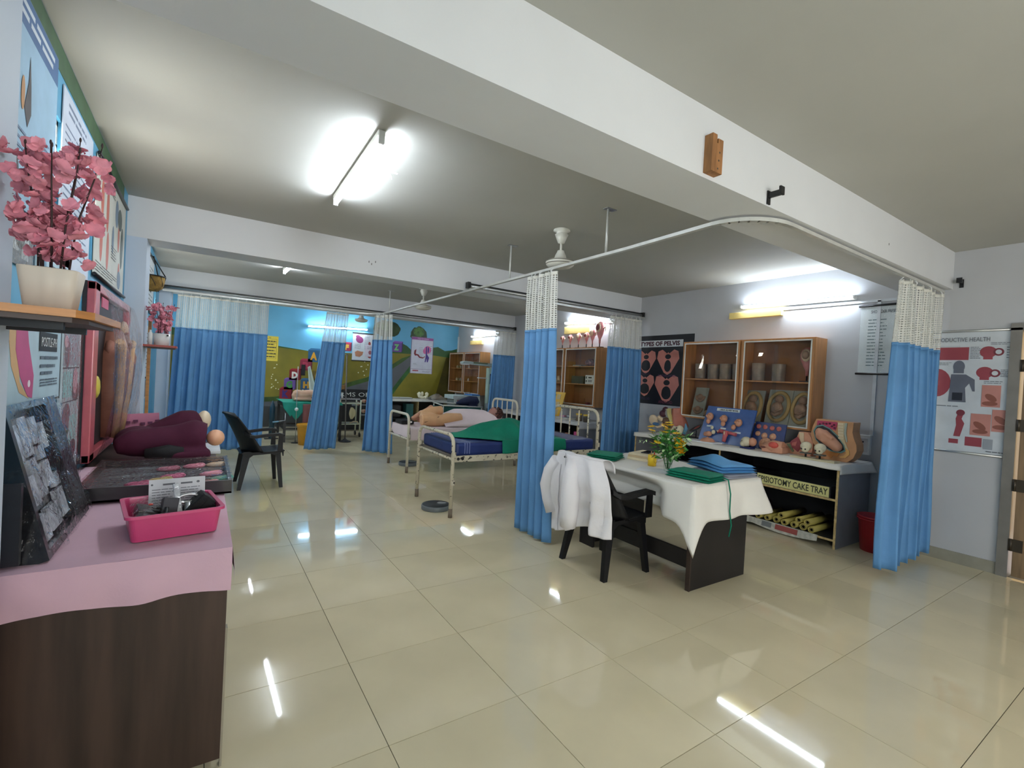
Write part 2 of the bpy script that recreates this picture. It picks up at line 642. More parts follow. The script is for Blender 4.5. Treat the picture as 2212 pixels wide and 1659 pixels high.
# trees
def treeblob(cx, cz, rx, rz, k):
    return [(cx + rx * (1 + 0.14 * fbm(q * 0.9, k)) * math.cos(2 * PI * q / 26), cz + rz * (1 + 0.2 * fbm(q * 0.7, k + 5)) * math.sin(2 * PI * q / 26)) for q in range(26)]
paint((60, 42, 22), [rect(3.62, 1.8, 3.72, 2.4), rect(4.55, 1.9, 4.62, 2.3)], 6)
paint((40, 62, 28), [treeblob(3.72, 2.5, 0.34, 0.2, 1), treeblob(4.55, 2.42, 0.22, 0.22, 2)], 7, var=0.4, scale=9)
paint((70, 108, 44), [treeblob(3.66, 2.56, 0.2, 0.1, 3), treeblob(4.55, 2.5, 0.15, 0.12, 4)], 8, var=0.4, scale=14)
# lettered toy blocks of the mural
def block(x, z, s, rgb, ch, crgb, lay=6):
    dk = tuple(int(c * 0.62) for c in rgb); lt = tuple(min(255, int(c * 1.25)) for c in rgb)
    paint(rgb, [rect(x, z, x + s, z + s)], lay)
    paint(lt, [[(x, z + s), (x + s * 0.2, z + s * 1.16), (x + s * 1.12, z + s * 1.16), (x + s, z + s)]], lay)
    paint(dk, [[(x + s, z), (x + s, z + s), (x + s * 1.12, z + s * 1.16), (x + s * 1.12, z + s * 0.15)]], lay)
    text('lettering', ch, (x + s * 0.22, YB - 0.0006 * (lay + 1), z + s * 0.2), (1, 0, 0), (0, 0, 1), s * 0.6, c8(crgb), wb, 0.0003, width=s * 0.55, bold=0.012)
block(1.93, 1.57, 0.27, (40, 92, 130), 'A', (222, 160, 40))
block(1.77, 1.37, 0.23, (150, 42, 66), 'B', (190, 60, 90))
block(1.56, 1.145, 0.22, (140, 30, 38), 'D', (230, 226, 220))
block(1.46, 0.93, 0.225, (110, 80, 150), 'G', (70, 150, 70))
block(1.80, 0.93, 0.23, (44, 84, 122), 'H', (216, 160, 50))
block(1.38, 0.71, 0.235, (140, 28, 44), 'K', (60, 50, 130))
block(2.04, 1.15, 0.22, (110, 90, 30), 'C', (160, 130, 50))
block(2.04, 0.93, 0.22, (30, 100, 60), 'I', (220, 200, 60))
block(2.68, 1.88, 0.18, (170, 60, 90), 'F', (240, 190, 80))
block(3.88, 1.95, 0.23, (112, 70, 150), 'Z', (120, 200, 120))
# small painted daisies in the grass
paint((226, 224, 190), [ell(1.2 + 0.16 * random.random(), 0.9 + 0.6 * random.random(), 0.012, 0.012, 6) for _ in range(16)] + [ell(3.05 + 0.3 * random.random(), 1.3 + 0.4 * random.random(), 0.016, 0.016, 6) for _ in range(8)], 7)
# dark skirting band of the mural
paint((62, 64, 66), [rect(XL, 0.1, 2.6, 0.55)], 6)
# pale strip round the mural at the right corner and the green border on the left wall
struct('trim_2', MB().bx(XR - 0.02, XR, YB - 0.06, YB - 0.001, 0.1, 2.48), M_wall)
wl = D.objects['wall_left']
MB().bx(XL, XL + 0.002, 0.1, 3.2, 2.70, 2.815).build('border_paint', mat('green_border', (62, 92, 62), 0.5, var=0.2), wl)
struct('trim_3', MB().bx(XL, -0.49, 7.40, 7.46, 0.0, 2.48), M_wall)
# marks of old plugs and scuffs on walls and beam
mk = MB()
for a, b in ((2.05, 2.58), (1.99, 2.6), (2.02, 2.545), (4.2, 2.6)):
    mk.bx(a - 0.004, a + 0.004, -0.2712, -0.27, b - 0.008, b + 0.008)
for a, b in ((1.4, 2.62), (1.47, 2.63), (1.43, 2.60)):
    mk.bx(a - 0.004, a + 0.004, 3.4388, 3.44, b - 0.01, b + 0.01)
mk.build('plug_hole', c8((90, 86, 80)), D.objects['beam'])

# added unseen outside the door: wall painted warm for the gap's light, and floor
struct('added_outer_wall', MB().bx(7.3, 7.4, -4.5, 1.5, 0, 2.8), mat('warm_light_paint', (226, 190, 128), 0.8))
struct('corridor_floor', MB().bx(XR + 0.15, 7.3, -4.5, 1.5, -0.12, -0.004), mat('corridor_tile', (200, 196, 206), 0.3))
# ================================================================ lights of the room
M_tube = mat('lit_tube', (232, 243, 255), 0.4, var=0.0, emis=TUBE)
M_tubew = mat('lit_wall_tube', (226, 240, 255), 0.4, var=0.0, emis=TUBE * 0.52)
def tube_light(label, a, b, nrm, group=None, dim=None):
    """a-b: ends of the tube; nrm: direction from the tube back to its batten"""
    a, b, nrm = Vector(a), Vector(b), Vector(nrm)
    t = thing('tube_light', label, 'light', (a + b) / 2, group)
    ax = (b - a).normalized()
    c = (a + b) / 2 + nrm * 0.045
    mb = MB()
    x = ax; y = nrm; z = x.cross(y)
    R = Matrix((x, y, z)).transposed()
    mb.box(c, ((b - a).length + 0.03, 0.035, 0.04), 0, R, 0.004)
    mb.build('batten', MATS['white_enamel'], t)
    MB().cyl(a, b, 0.014, n=12).build('tube', M_tube if nrm.z > 0.5 else M_tubew, t)
    for e, s in ((a, -1), (b, 1)):
        MB().box(e + ax * s * 0.012 + nrm * 0.02, (0.02, 0.07, 0.034), 0, R, 0.003).build('end_cap', MATS['white_plastic'], t)
    return t
tube_light('lit tube light on the ceiling between the two nearest beams', (0.74, 0.98, 2.75), (0.77, 2.2, 2.75), (0, 0, 1))
tube_light('lit tube light on the ceiling behind the second beam', (0.88, 4.4, 2.75), (0.85, 5.62, 2.75), (0, 0, 1))
tube_light('lit tube light on the ceiling of the far bay, mirrored in the floor', (0.87, 7.62, 2.75), (0.86, 8.6, 2.75), (0, 0, 1))
tube_light('lit tube light on the right wall above the large two-door display cabinet', (5.6, 0.5, 2.485), (5.6, 1.72, 2.5), (1, 0, 0))
tube_light('lit tube light on the right wall above the cabinet with six models', (5.6, 4.0, 2.48), (5.6, 5.2, 2.53), (1, 0, 0))
tube_light('lit tube light on the right wall in the far corner beside the mural', (5.6, 7.7, 2.44), (5.6, 8.9, 2.44), (1, 0, 0))
tube_light('lit tube light on the painted mural wall', (1.9, 9.71, 2.37), (3.2, 9.71, 2.42), (0, 1, 0))
# pale yellow boards under the wall lights
M_ply = mat('pale_yellow_board', (238, 212, 132), 0.5, var=0.08)
for lab, y0, y1, z0, z1 in (('pale yellow board below the wall light over the large cabinet', 1.24, 1.9, 2.36, 2.44), ('pale yellow board below the wall light over the six models', 4.55, 5.25, 2.33, 2.46), ('pale yellow board below the wall light in the far corner', 8.4, 9.0, 2.24, 2.34)):
    b = MB().bx(5.62, XR, y0, y1, z0, z1, bev=0.004).build('switch_board', M_ply, None, (XR, (y0 + y1) / 2, z0))
    tag(b, lab, 'board')

# ceiling fans: motor, rod and canopy (no blades can be seen)
M_fan = mat('fan_cream', (208, 206, 194), 0.4)
def fan(loc, label, s=1.0):
    t = thing('ceiling_fan', label, 'fan', loc)
    x, y, z = loc
    MB().lathe([(0.0, 0), (0.075, 0), (0.078, -0.012), (0.05, -0.02), (0.05, -0.04), (0.062, -0.045), (0.03, -0.12), (0.0, -0.13)], loc, 20).build('canopy', M_fan, t)
    MB().cyl((x, y, z - 0.12), (x, y, z - 0.2), 0.011, n=10).build('rod', M_fan, t)
    MB().lathe([(0.0, -0.185), (0.03, -0.19), (0.035, -0.205), (0.05, -0.235), (0.056, -0.26), (0.085, -0.275), (0.125, -0.285), (0.133, -0.30), (0.128, -0.318), (0.11, -0.335), (0.06, -0.35), (0.0, -0.352)], loc, 28).build('motor', M_fan, t)
    mb = MB()
    for r, zz in ((0.131, -0.293), (0.128, -0.315)):
        mb.tube([(x + r * math.cos(q * PI / 14), y + r * math.sin(q * PI / 14), z + zz) for q in range(28)], 0.004, 6, closed=True)
    mb.build('trim_ring', mat('fan_trim', (120, 116, 106), 0.3, metal=0.5), t)
    return t
fan((2.63, 1.68, ZC), 'cream ceiling fan motor above the curtain rail between two beams')
fan((2.88, 5.5, ZC), 'cream ceiling fan motor seen small below the second beam')
f3 = fan((2.75, 8.6, ZC), 'cream ceiling fan motor in the far bay before the mural')

# curtain rails -----------------------------------------------------------
M_rail = mat('rail_white', (206, 206, 200), 0.35, metal=0.2)
t = thing('curtain_rail', 'white curtain rail hung from the ceiling with two rounded corners', 'rail', (2.55, 3.0, 2.46))
pts = [(5.62, -0.215, 2.455), (4.0, -0.225, 2.455), (2.85, -0.235, 2.455)]
for q in range(0, 10):
    a = PI / 2 * q / 9
    pts.append((2.85 - 0.33 * math.sin(a), 0.06 - 0.295 * math.cos(a), 2.455))
pts += [(2.55, 0.8, 2.455), (2.55, 3.0, 2.455), (2.55, 5.0, 2.455), (2.55, 6.3, 2.455)]
for q in range(1, 10):
    a = PI / 2 * q / 9
    pts.append((2.05 + 0.5 * math.cos(a), 6.4 + 0.45 * math.sin(a), 2.455))
pts += [(1.5, 6.86, 2.455)]
RAIL = MB()
for k in range(len(pts) - 1):
    a, b = Vector(pts[k]), Vector(pts[k + 1])
    d = (b - a).normalized(); n = Vector((-d.y, d.x, 0)); e = d * 0.004
    RAIL.prism(rect(-0.015, -0.011, 0.015, 0.011), a - e, n, (0, 0, 1), b - a + 2 * e)
RAIL.build('track', M_rail, t)
for y in (1.02, 2.42, 6.2):
    MB().cyl((2.56, y, 2.465), (2.56, y, ZC - 0.004), 0.009, n=8).build('hanger', M_rail, t)
    MB().bx(2.53, 2.63, y - 0.025, y + 0.025, ZC - 0.005, ZC).build('hanger_plate', MATS['steel'], t)
M_bk = MATS['black_plastic']
def rod_pair(label, x0, x1, y, z, dark=True):
    t = thing('curtain_pole', label, 'rail', ((x0 + x1) / 2, y, z))
    MB().cyl((x0, y, z), (x1, y, z), 0.017, n=12).build('pole', MATS['aluminium'], t)
    MB().bx(x0, x1, y - 0.055, y - 0.02, z - 0.065, z - 0.03, bev=0.006).build('track', MATS['aluminium'], t)
    if dark:
        MB().bx(x0, x1, y - 0.005, y + 0.02, z + 0.018, z + 0.034).build('top_strip_shadow', M_bk, t)  # dark bar along the top; on the far pole it stands for shadow
    for x in (x0, x1):
        s = 1 if x == x1 else -1
        MB().bx(x - 0.02, x + 0.02, y - 0.03, y + 0.04, z - 0.03, z + 0.045, bev=0.004).build('bracket', M_bk, t)
    return t
rod_pair('silver double curtain pole on the face of the second beam', 2.58, 5.64, 3.37, 2.53)
rod_pair('long silver curtain pole under the far beam across the room', -0.6, 5.64, 6.98, 2.52)
# loose black brackets left on the near beam, wood block
def bracket(loc, d, label):
    t = thing('pole_bracket', label, 'bracket', loc)
    x, y, z = loc
    d = Vector(d)
    sd = Vector((-d.y, d.x, 0))
    R = Matrix((sd, d, Vector((0, 0, 1)))).transposed()
    MB().box(Vector(loc) + d * 0.004, (0.03, 0.008, 0.075), 0, R, 0.002).build('back_plate', M_bk, t)
    mb = MB().box(Vector(loc) + d * 0.04 + Vector((0, 0, 0.012)), (0.02, 0.075, 0.03), 0, R, 0.003)
    mb.box(Vector(loc) + d * 0.075 + Vector((0, 0, 0.02)), (0.04, 0.012, 0.045), 0, R, 0.003)
    mb.build('arm', M_bk, t)
    return t
bracket((2.535, -0.27, 2.525), (0, -1, 0), 'empty black pole bracket on the face of the near beam')
bracket((5.68, -0.33, 2.525), (-1, 0, 0), 'empty black pole bracket on the right wall beside the near beam')
M_blk = mat('raw_wood_block', (150, 104, 62), 0.7, var=0.25, scale=6, stretch=(9, 9, 1.2))
t = thing('wood_block', 'small raw wood block screwed upright on the face of the near beam', 'block', (1.99, -0.27, 2.5))
MB().prism([(0, 0), (0.085, 0), (0.085, 0.165), (0.045, 0.165), (0.045, 0.14), (0.035, 0.14), (0.035, 0.18), (0, 0.18)], (1.95, -0.27, 2.5), (1, 0, 0), (0, 0, 1), (0, -0.045, 0)).build('body', M_blk, t)
for a, b in ((2.005, 2.56), (2.01, 2.6), (2.0, 2.52)):
    MB().cyl((a, -0.3155, b), (a, -0.314, b), 0.005, n=8).build('screw', c8((60, 56, 50)), t)

# curtains ----------------------------------------------------------------
M_cur = mat('blue_curtain_cloth', (98, 148, 196), 0.62, var=0.07, scale=3, bump=0.45, bscale=16, spec=0.3)
M_net = netting('curtain_net', (214, 213, 205), 0.02, 0.56)
M_hem = mat('net_hem', (222, 220, 210), 0.8)
def curtain(label, a, b, a2, b2, ztop, zsplit, zbot, n, amp, seed, hooks=6, lean=0.0, group='blue bed curtains with white net tops', sag=0.0):
    """hangs from a..b on the rail (x,y), falls to a2..b2 at its hem, with n pleats"""
    A, B, A2, B2 = (Vector((*p, 0)) for p in (a, b, a2, b2))
    t = thing('curtain', label, 'curtain', ((a[0] + b[0]) / 2, (a[1] + b[1]) / 2, ztop), group)
    L = (B - A).length * 1.0 + n * 2.2 * amp
    ph = [random.uniform(-0.5, 0.5) for _ in range(n + 3)]
    am = [random.uniform(0.6, 1.25) for _ in range(n + 3)]
    def pt(u, z):
        k = (ztop - z) / (ztop - zbot)
        p = A.lerp(B, u).lerp(A2.lerp(B2, u), k)
        d = (B - A).normalized(); nn = Vector((-d.y, d.x, 0))
        q = u * n
        i = int(q); f = q - i
        a_ = am[i] * (1 - f) + am[i + 1] * f
        w_ = math.sin(2 * PI * q + ph[i] * (1 - f) + ph[i + 1] * f) * a_ * amp * (0.55 + 0.45 * min(1, k * 2))
        w2 = 0.35 * amp * fbm(u * n * 0.8 + seed, z * 1.1, seed)
        s_ = 0.30 * amp * math.cos(2 * PI * q * 2) * (1 if n > 3 else 0.5)
        zz = z - sag * (0.5 + 0.5 * math.cos(2 * PI * q)) * (1 - k)
        return p + nn * (w_ + w2) + d * s_ + Vector((0, 0, zz))
    nu = max(40, n * 14)
    pn = MB()
    pn.grid(lambda u, v: pt(u, zsplit + (zbot - zsplit) * v) + Vector((0, 0, 0.012 * fbm(u * 5, seed) * (v > 0.98))), nu, 30)
    thick(pn.build('panel', M_cur, t), 0.0022)
    hm = MB()
    hm.grid(lambda u, v: pt(u, zsplit + 0.004 - 0.02 * v) + Vector((0, 0, 0.0)), nu, 1)
    nb = MB()
    nb.grid(lambda u, v: pt(u, ztop + (zsplit - ztop) * v), nu, 10, uvs=lambda u, v: (u * L, v * (ztop - zsplit)))
    nb.build('net', M_net, t)
    tb = MB()
    tb.grid(lambda u, v: pt(u, ztop + 0.012 - 0.03 * v), nu, 1)
    thick(tb.build('heading', M_hem, t), 0.002)
    sb = MB()
    sb.grid(lambda u, v: pt(u, zsplit + 0.012 - 0.024 * v), nu, 1)
    thick(sb.build('seam_band', M_cur, t), 0.004, 0.0)
    for h in range(hooks):
        p = pt((h + 0.5) / hooks, ztop)
        c = A.lerp(B, (h + 0.5) / hooks)
        MB().tube([(p.x, p.y, p.z), (p.x, p.y, p.z + 0.02), (c.x, c.y, ztop + 0.045)], 0.004, 6).build('hook', MATS['white_plastic'], t)
    return t
curtain('gathered blue curtain nearest the desk, tallest in the middle of the room', (2.55, 2.07), (2.55, 1.62), (2.55, 2.06), (2.55, 1.52), 2.41, 1.9, 0.02, 5, 0.055, 1, 8)
curtain('gathered blue curtain at the right wall before the reproductive health chart', (4.66, -0.22), (5.58, -0.215), (4.60, -0.22), (5.60, -0.2), 2.41, 1.90, 0.05, 6, 0.055, 2, 9)
curtain('blue curtain at the end of the silver pole beside the pelvis chart', (4.9, 3.31), (5.55, 3.31), (4.86, 3.31), (5.6, 3.31), 2.43, 1.98, 0.06, 6, 0.045, 3, 8)
curtain('wide blue curtain drawn beside the left pillar under the far pole', (-0.42, 6.93), (0.80, 6.93), (-0.50, 6.93), (0.78, 6.93), 2.42, 1.93, 0.08, 9, 0.04, 4, 10)
curtain('blue curtain hanging aslant before the mural, left of the rail end', (1.70, 6.93), (2.06, 6.93), (1.42, 6.93), (1.94, 6.93), 2.41, 1.9, 0.04, 4, 0.045, 5, 5)
curtain('blue curtain on the rounded rail end beside the far bed', (2.44, 6.62), (2.62, 6.25), (2.34, 6.65), (2.72, 6.2), 2.41, 1.98, 0.03, 4, 0.05, 6, 5)
curtain('blue curtain in the far right corner behind the far bed head', (5.12, 6.93), (5.64, 6.93), (5.0, 6.93), (5.6, 6.93), 2.43, 1.92, 0.1, 5, 0.035, 7, 6)

# conduit, socket
M_cond = mat('conduit_plastic', (200, 203, 206), 0.4)
t = thing('cable_conduit', 'white cable conduit running down the right wall to a socket', 'conduit', (XR, 0.29, 1.6))
MB().bx(XR - 0.016, XR, 0.27, 0.30, 1.06, 2.44).build('upright', M_cond, t)
MB().bx(XR - 0.016, XR, 0.13, 1.25, 2.425, 2.45).build('run', M_cond, t)
t = thing('power_socket', 'white power socket on the right wall over the shelf end', 'socket', (XR, 0.36, 0.95))
MB().bx(XR - 0.04, XR, 0.28, 0.45, 0.86, 1.06, bev=0.006).build('box', MATS['white_plastic'], t)
MB().bx(XR - 0.046, XR - 0.04, 0.30, 0.43, 0.885, 1.03, bev=0.003).build('face_plate', mat('socket_plate', (210, 212, 214), 0.3), t)
mb = MB()
for a, b in ((0.39, 0.99), (0.34, 0.99), (0.365, 0.94)):
    mb.cyl((XR - 0.0475, a, b), (XR - 0.046, a, b), 0.008, n=10)
mb.build('holes', c8((40, 40, 44)), t)
t = MB().bx(XR - 0.008, XR, 0.1, 0.135, 1.38, 1.42, bev=0.002).build('wall_tag', c8((168, 160, 140)), None, (XR, 0.12, 1.4))
tag(t, 'tiny beige tag on the right wall left of the front curtain', 'tag')
# hook left in the ceiling by the lamp
t = thing('ceiling_hook', 'small curled white wire hook on the ceiling beside the near tube light', 'hook', (0.98, 1.5, ZC))
MB().tube([(0.93 + 0.05 * math.cos(q / 4), 1.5, ZC - 0.05 + 0.05 * math.sin(q / 4)) for q in range(0, 18)], 0.004, 6).build('wire', MATS['white_plastic'], t)
MB().bx(0.95, 1.02, 1.49, 1.51, ZC - 0.004, ZC).build('plate', MATS['white_plastic'], t)
# ================================================================ charts on the walls
RW = dict(u=(0, -1, 0), v=(0, 0, 1))
LW = dict(u=(0, 1, 0), v=(0, 0, 1))
BWL = dict(u=(1, 0, 0), v=(0, 0, 1))
WHT = (214, 216, 216)
INK = (88, 92, 100)
# --- right wall: TYPES OF PELVIS
ox, oy = 3.44, 1.17
W_, H_ = 1.0, 1.04
pel, hol, blk2 = [], [], (16, 16, 28)
def pelvis(cx, cy, s, wide):
    out = [(cx - 0.17 * s, cy + 0.13 * s), (cx - 0.10 * s, cy + 0.155 * s), (cx - 0.02 * s, cy + 0.10 * s), (cx, cy + 0.12 * s), (cx + 0.02 * s, cy + 0.10 * s), (cx + 0.10 * s, cy + 0.155 * s), (cx + 0.17 * s, cy + 0.13 * s), (cx + 0.19 * s, cy + 0.03 * s), (cx + 0.12 * s, cy - 0.08 * s), (cx + 0.06 * s, cy - 0.17 * s), (cx, cy - 0.2 * s), (cx - 0.06 * s, cy - 0.17 * s), (cx - 0.12 * s, cy - 0.08 * s), (cx - 0.19 * s, cy + 0.03 * s)]
    pel.append(out)
    hol.append(ell(cx, cy + 0.055 * s, 0.05 * s, 0.035 * s, 14))
    hol.append([(cx + wide * s * (0.098 if y < 0 else 0.09) * math.cos(a), cy - 0.075 * s + 0.085 * s * math.sin(a)) for a in [2 * PI * q / 18 for q in range(18)] for y in [math.sin(a)]])
pelvis(0.16, 0.66, 1.0, 0.95); pelvis(0.57, 0.66, 1.05, 0.62)
pelvis(0.16, 0.30, 0.95, 1.05); pelvis(0.57, 0.27, 1.15, 0.8)
chart('pelvis_chart', 'black wall chart of four pink pelvis shapes titled Types of Pelvis', 'poster', (XR - 0.001, ox, oy), (0, -1, 0), (0, 0, 1), W_, H_, (9, 9, 17),
      [(WHT, [rect(0.01, 0.865, 0.82, 0.965)]), ((206, 130, 116), pel), ((9, 9, 17), hol)],
      [('TYPES OF PELVIS', 0.03, 0.885, 0.062, (70, 24, 40), 0.74, 0.004), ('GYNECOID', 0.02, 0.44, 0.035, (70, 44, 70), 0.24), ('ANTHROPOID', 0.4, 0.42, 0.035, (90, 50, 90), 0.32), ('PLATYPELLOID', 0.0, 0.06, 0.035, (66, 48, 80), 0.27), ('ANDROID', 0.44, 0.025, 0.045, (120, 50, 76), 0.25)])
# --- SHOULDER PRESENTATION
chart('shoulder_chart', 'white hanging chart on shoulder presentation, half behind the front curtain', 'poster', (XR - 0.001, 0.445, 1.69), (0, -1, 0), (0, 0, 1), 0.44, 0.70, (206, 212, 212),
      [((90, 110, 112), lines(0.07, 0.07, 0.24, 0.57, 15, 0.25)), ((120, 40, 50), [ell(0.34, 0.5, 0.03, 0.05), ell(0.42, 0.32, 0.05, 0.06)]), ((190, 160, 70), [ell(0.33, 0.2, 0.05, 0.06)]), ((70, 60, 110), [ell(0.335, 0.2, 0.03, 0.04)])],
      [('SHOULDER PRESENTATION', 0.09, 0.62, 0.032, (50, 56, 70), 0.33)], rods=(0.0, 0.70), sheet=clear('glossy_film', (255, 255, 255), 0.05, 0.3, 0.5, 26))
# --- REPRODUCTIVE HEALTH
rd = (150, 66, 76)
chart('health_chart', 'large white reproductive health chart with red drawings beside the door', 'poster', (XR - 0.001, -0.02, 1.0), (0, -1, 0), (0, 0, 1), 0.69, 1.09, (198, 203, 208),
      [((186, 192, 198), [rect(-0.070, 0.94, 0.330, 0.96)]),
       (rd, [rect(0.160, 0.83, 0.390, 0.945), ell(0.180, 0.62, 0.10, 0.13), ell(0.515, 0.90, 0.055, 0.05), rect(0.485, 0.835, 0.545, 0.88), ell(0.500, 0.72, 0.055, 0.05), rect(0.470, 0.655, 0.530, 0.70), [(0.340, 0.34), (0.380, 0.34), (0.370, 0.30), (0.390, 0.26), (0.365, 0.14), (0.320, 0.14), (0.335, 0.24), (0.330, 0.30)], rect(0.290, 0.075, 0.355, 0.115), rect(0.400, 0.065, 0.510, 0.145)]),
       ((120, 50, 62), [ell(0.580, 0.90, 0.034, 0.034), ell(0.565, 0.715, 0.034, 0.034), ell(0.360, 0.355, 0.03, 0.028)]),
       ((198, 203, 208), [ell(0.580, 0.90, 0.02, 0.02), ell(0.565, 0.715, 0.02, 0.02)]),
       ((100, 104, 116), [ell(0.330, 0.77, 0.04, 0.055), rect(0.295, 0.71, 0.365, 0.765), [(0.280, 0.70), (0.380, 0.70), (0.440, 0.655), (0.445, 0.55), (0.430, 0.55), (0.405, 0.62), (0.380, 0.58), (0.390, 0.45), (0.270, 0.45), (0.275, 0.58)]]),
       ((190, 130, 120), [rect(0.490, 0.42, 0.610, 0.61), rect(0.430, 0.165, 0.560, 0.355), rect(0.565, 0.21, 0.680, 0.40)]),
       ((140, 84, 70), [ell(0.550, 0.5, 0.045, 0.025, 14, rot=-0.7), ell(0.490, 0.25, 0.05, 0.025, 14, rot=-0.7), ell(0.620, 0.31, 0.05, 0.025, 14, rot=-0.7), ell(0.545, 0.45, 0.05, 0.02), ell(0.495, 0.2, 0.05, 0.02), ell(0.620, 0.25, 0.05, 0.02)]),
       ((40, 42, 52), [rect(0.295, 0.465, 0.365, 0.535)]),
       ((150, 156, 164), [rect(0.520, 0.05, 0.580, 0.14)]),
       (INK, lines(0.400, 0.84, 0.470, 0.95, 8) + lines(0.630, 0.84, 0.670, 0.95, 5) + lines(0.600, 0.68, 0.670, 0.75, 5) + lines(0.500, 0.62, 0.630, 0.65, 2) + lines(0.540, 0.02, 0.660, 0.045, 1) + lines(0.180, 0.40, 0.380, 0.42, 1) + lines(0.180, 0.78, 0.280, 0.81, 3) + lines(0.530, 0.96, 0.650, 0.985, 2))],
      [('REPRODUCTIVE HEALTH', 0.11, 0.995, 0.038, (92, 96, 104), 0.41)], rods=(0.0, 1.09), rodmat=MATS['aluminium'])
# --- mural wall charts
chart('yellow_chart', 'yellow handwritten wall chart beside the wide drawn curtain', 'poster', (0.98, YB - 0.006, 1.54), (1, 0, 0), (0, 0, 1), 0.33, 0.54, (226, 200, 70),
      [((60, 56, 40), [rect(0.06, 0.05 + 0.085 * k, 0.3, 0.054 + 0.085 * k) for k in range(6)] + lines(0.10, 0.06, 0.29, 0.46, 6, 0.35) + [rect(0.06, 0.05, 0.064, 0.475), rect(0.296, 0.05, 0.30, 0.475)])],
      [('TE', 0.13, 0.485, 0.035, (60, 60, 50))])
chart('heart_chart', 'white hanging anatomy chart with purple heart and brown jaw drawings', 'poster', (2.9, YB - 0.006, 1.67), (1, 0, 0), (0, 0, 1), 0.52, 0.66, (204, 208, 212),
      [((140, 60, 110), [ell(0.16, 0.50, 0.09, 0.08, 16, rot=-0.5), ell(0.12, 0.57, 0.05, 0.04)]), ((176, 120, 90), [[(0.06, 0.20), (0.12, 0.24), (0.2, 0.22), (0.26, 0.22), (0.24, 0.14), (0.18, 0.09), (0.08, 0.1)]]), ((90, 96, 104), lines(0.28, 0.28, 0.42, 0.62, 12, 0.25) + lines(0.05, 0.28, 0.22, 0.4, 5, 0.25)), ((150, 60, 60), [ell(0.40, 0.42, 0.03, 0.05), ell(0.42, 0.12, 0.05, 0.05)])], rods=(0.0, 0.66))
chart('circulation_chart', 'white wall chart with purple title bar showing fetal circulation', 'poster', (4.36, YB - 0.006, 1.44), (1, 0, 0), (0, 0, 1), 0.60, 0.93, (206, 206, 218),
      [((150, 84, 150), [rect(0.0, 0.86, 0.60, 0.93)]), ((120, 80, 130), [rect(0.0, 0.11, 0.60, 0.116), rect(0.0, 0.0, 0.012, 0.93), rect(0.588, 0, 0.60, 0.93)]),
       ((214, 110, 160), [ell(0.45, 0.62, 0.10, 0.10), ell(0.38, 0.58, 0.06, 0.07)]), ((130, 40, 50), [[(0.09, 0.58), (0.14, 0.62), (0.13, 0.5), (0.2, 0.49), (0.25, 0.43), (0.34, 0.42), (0.38, 0.46), (0.38, 0.43), (0.33, 0.39), (0.23, 0.4), (0.17, 0.46), (0.11, 0.45), (0.08, 0.5)]]),
       ((80, 60, 140), [[(0.40, 0.7), (0.43, 0.7), (0.44, 0.5), (0.5, 0.42), (0.47, 0.3), (0.44, 0.3), (0.43, 0.4), (0.41, 0.3), (0.38, 0.3), (0.40, 0.44)], ell(0.47, 0.62, 0.02, 0.08)]),
       ((110, 112, 124), lines(0.22, 0.42, 0.33, 0.68, 7, 0.15) + lines(0.52, 0.5, 0.57, 0.74, 5, 0.15) + lines(0.07, 0.22, 0.18, 0.26, 3) + lines(0.33, 0.03, 0.55, 0.07, 2)), ((170, 60, 70), lines(0.06, 0.05, 0.22, 0.09, 1, 0.8, 0.05))],
      [('Fetal Circulation', 0.16, 0.88, 0.035, (220, 200, 224), 0.3)])
chart('part_hidden_chart', 'pale chart sheet half hidden by the curtain at the rail end', 'poster', (3.2, YB - 0.015, 1.78), (1, 0, 0), (0, 0, 1), 0.30, 0.28, (206, 196, 206), [((150, 90, 100), [ell(0.12, 0.1, 0.04, 0.05)]), (INK, lines(0.05, 0.17, 0.25, 0.25, 4))])
# black board of handmade clay models standing under the mural
nd = (176, 146, 126)
t = chart('model_board', 'black handmade board with chalk lettering and clay models standing below the mural', 'board', (2.2, 9.66, 0.03), (1, 0, 0), (0, 0.06, 1), 1.12, 0.95, (11, 12, 17),
      [((120, 126, 132), [rect(0.72, 0.56, 0.88, 0.60), rect(0.93, 0.57, 1.08, 0.60), rect(0.68, 0.33, 0.84, 0.37), rect(0.92, 0.33, 1.07, 0.37), rect(0.62, 0.13, 0.78, 0.17), rect(0.84, 0.14, 0.95, 0.17), rect(1.03, 0.02, 1.075, 0.16)])],
      [('FORMS OF', 0.17, 0.78, 0.1, (206, 208, 204), 0.93)], th=0.02)
for k, (a, b) in enumerate(((0.78, 0.44), (1.0, 0.68), (1.0, 0.44), (0.86, 0.62))):
    mb = MB().ball((2.2 + a, 9.655, 0.03 + b), (0.06, 0.02, 0.045)); mb.ball((2.2 + a - 0.03, 9.65, 0.03 + b + 0.01), (0.035, 0.022, 0.03))
    mb.ball((2.2 + a + 0.03, 9.648, 0.03 + b), (0.03, 0.02, 0.03), 1)
    mb.build('clay_model', [c8(nd), c8((140, 80, 70))], t)

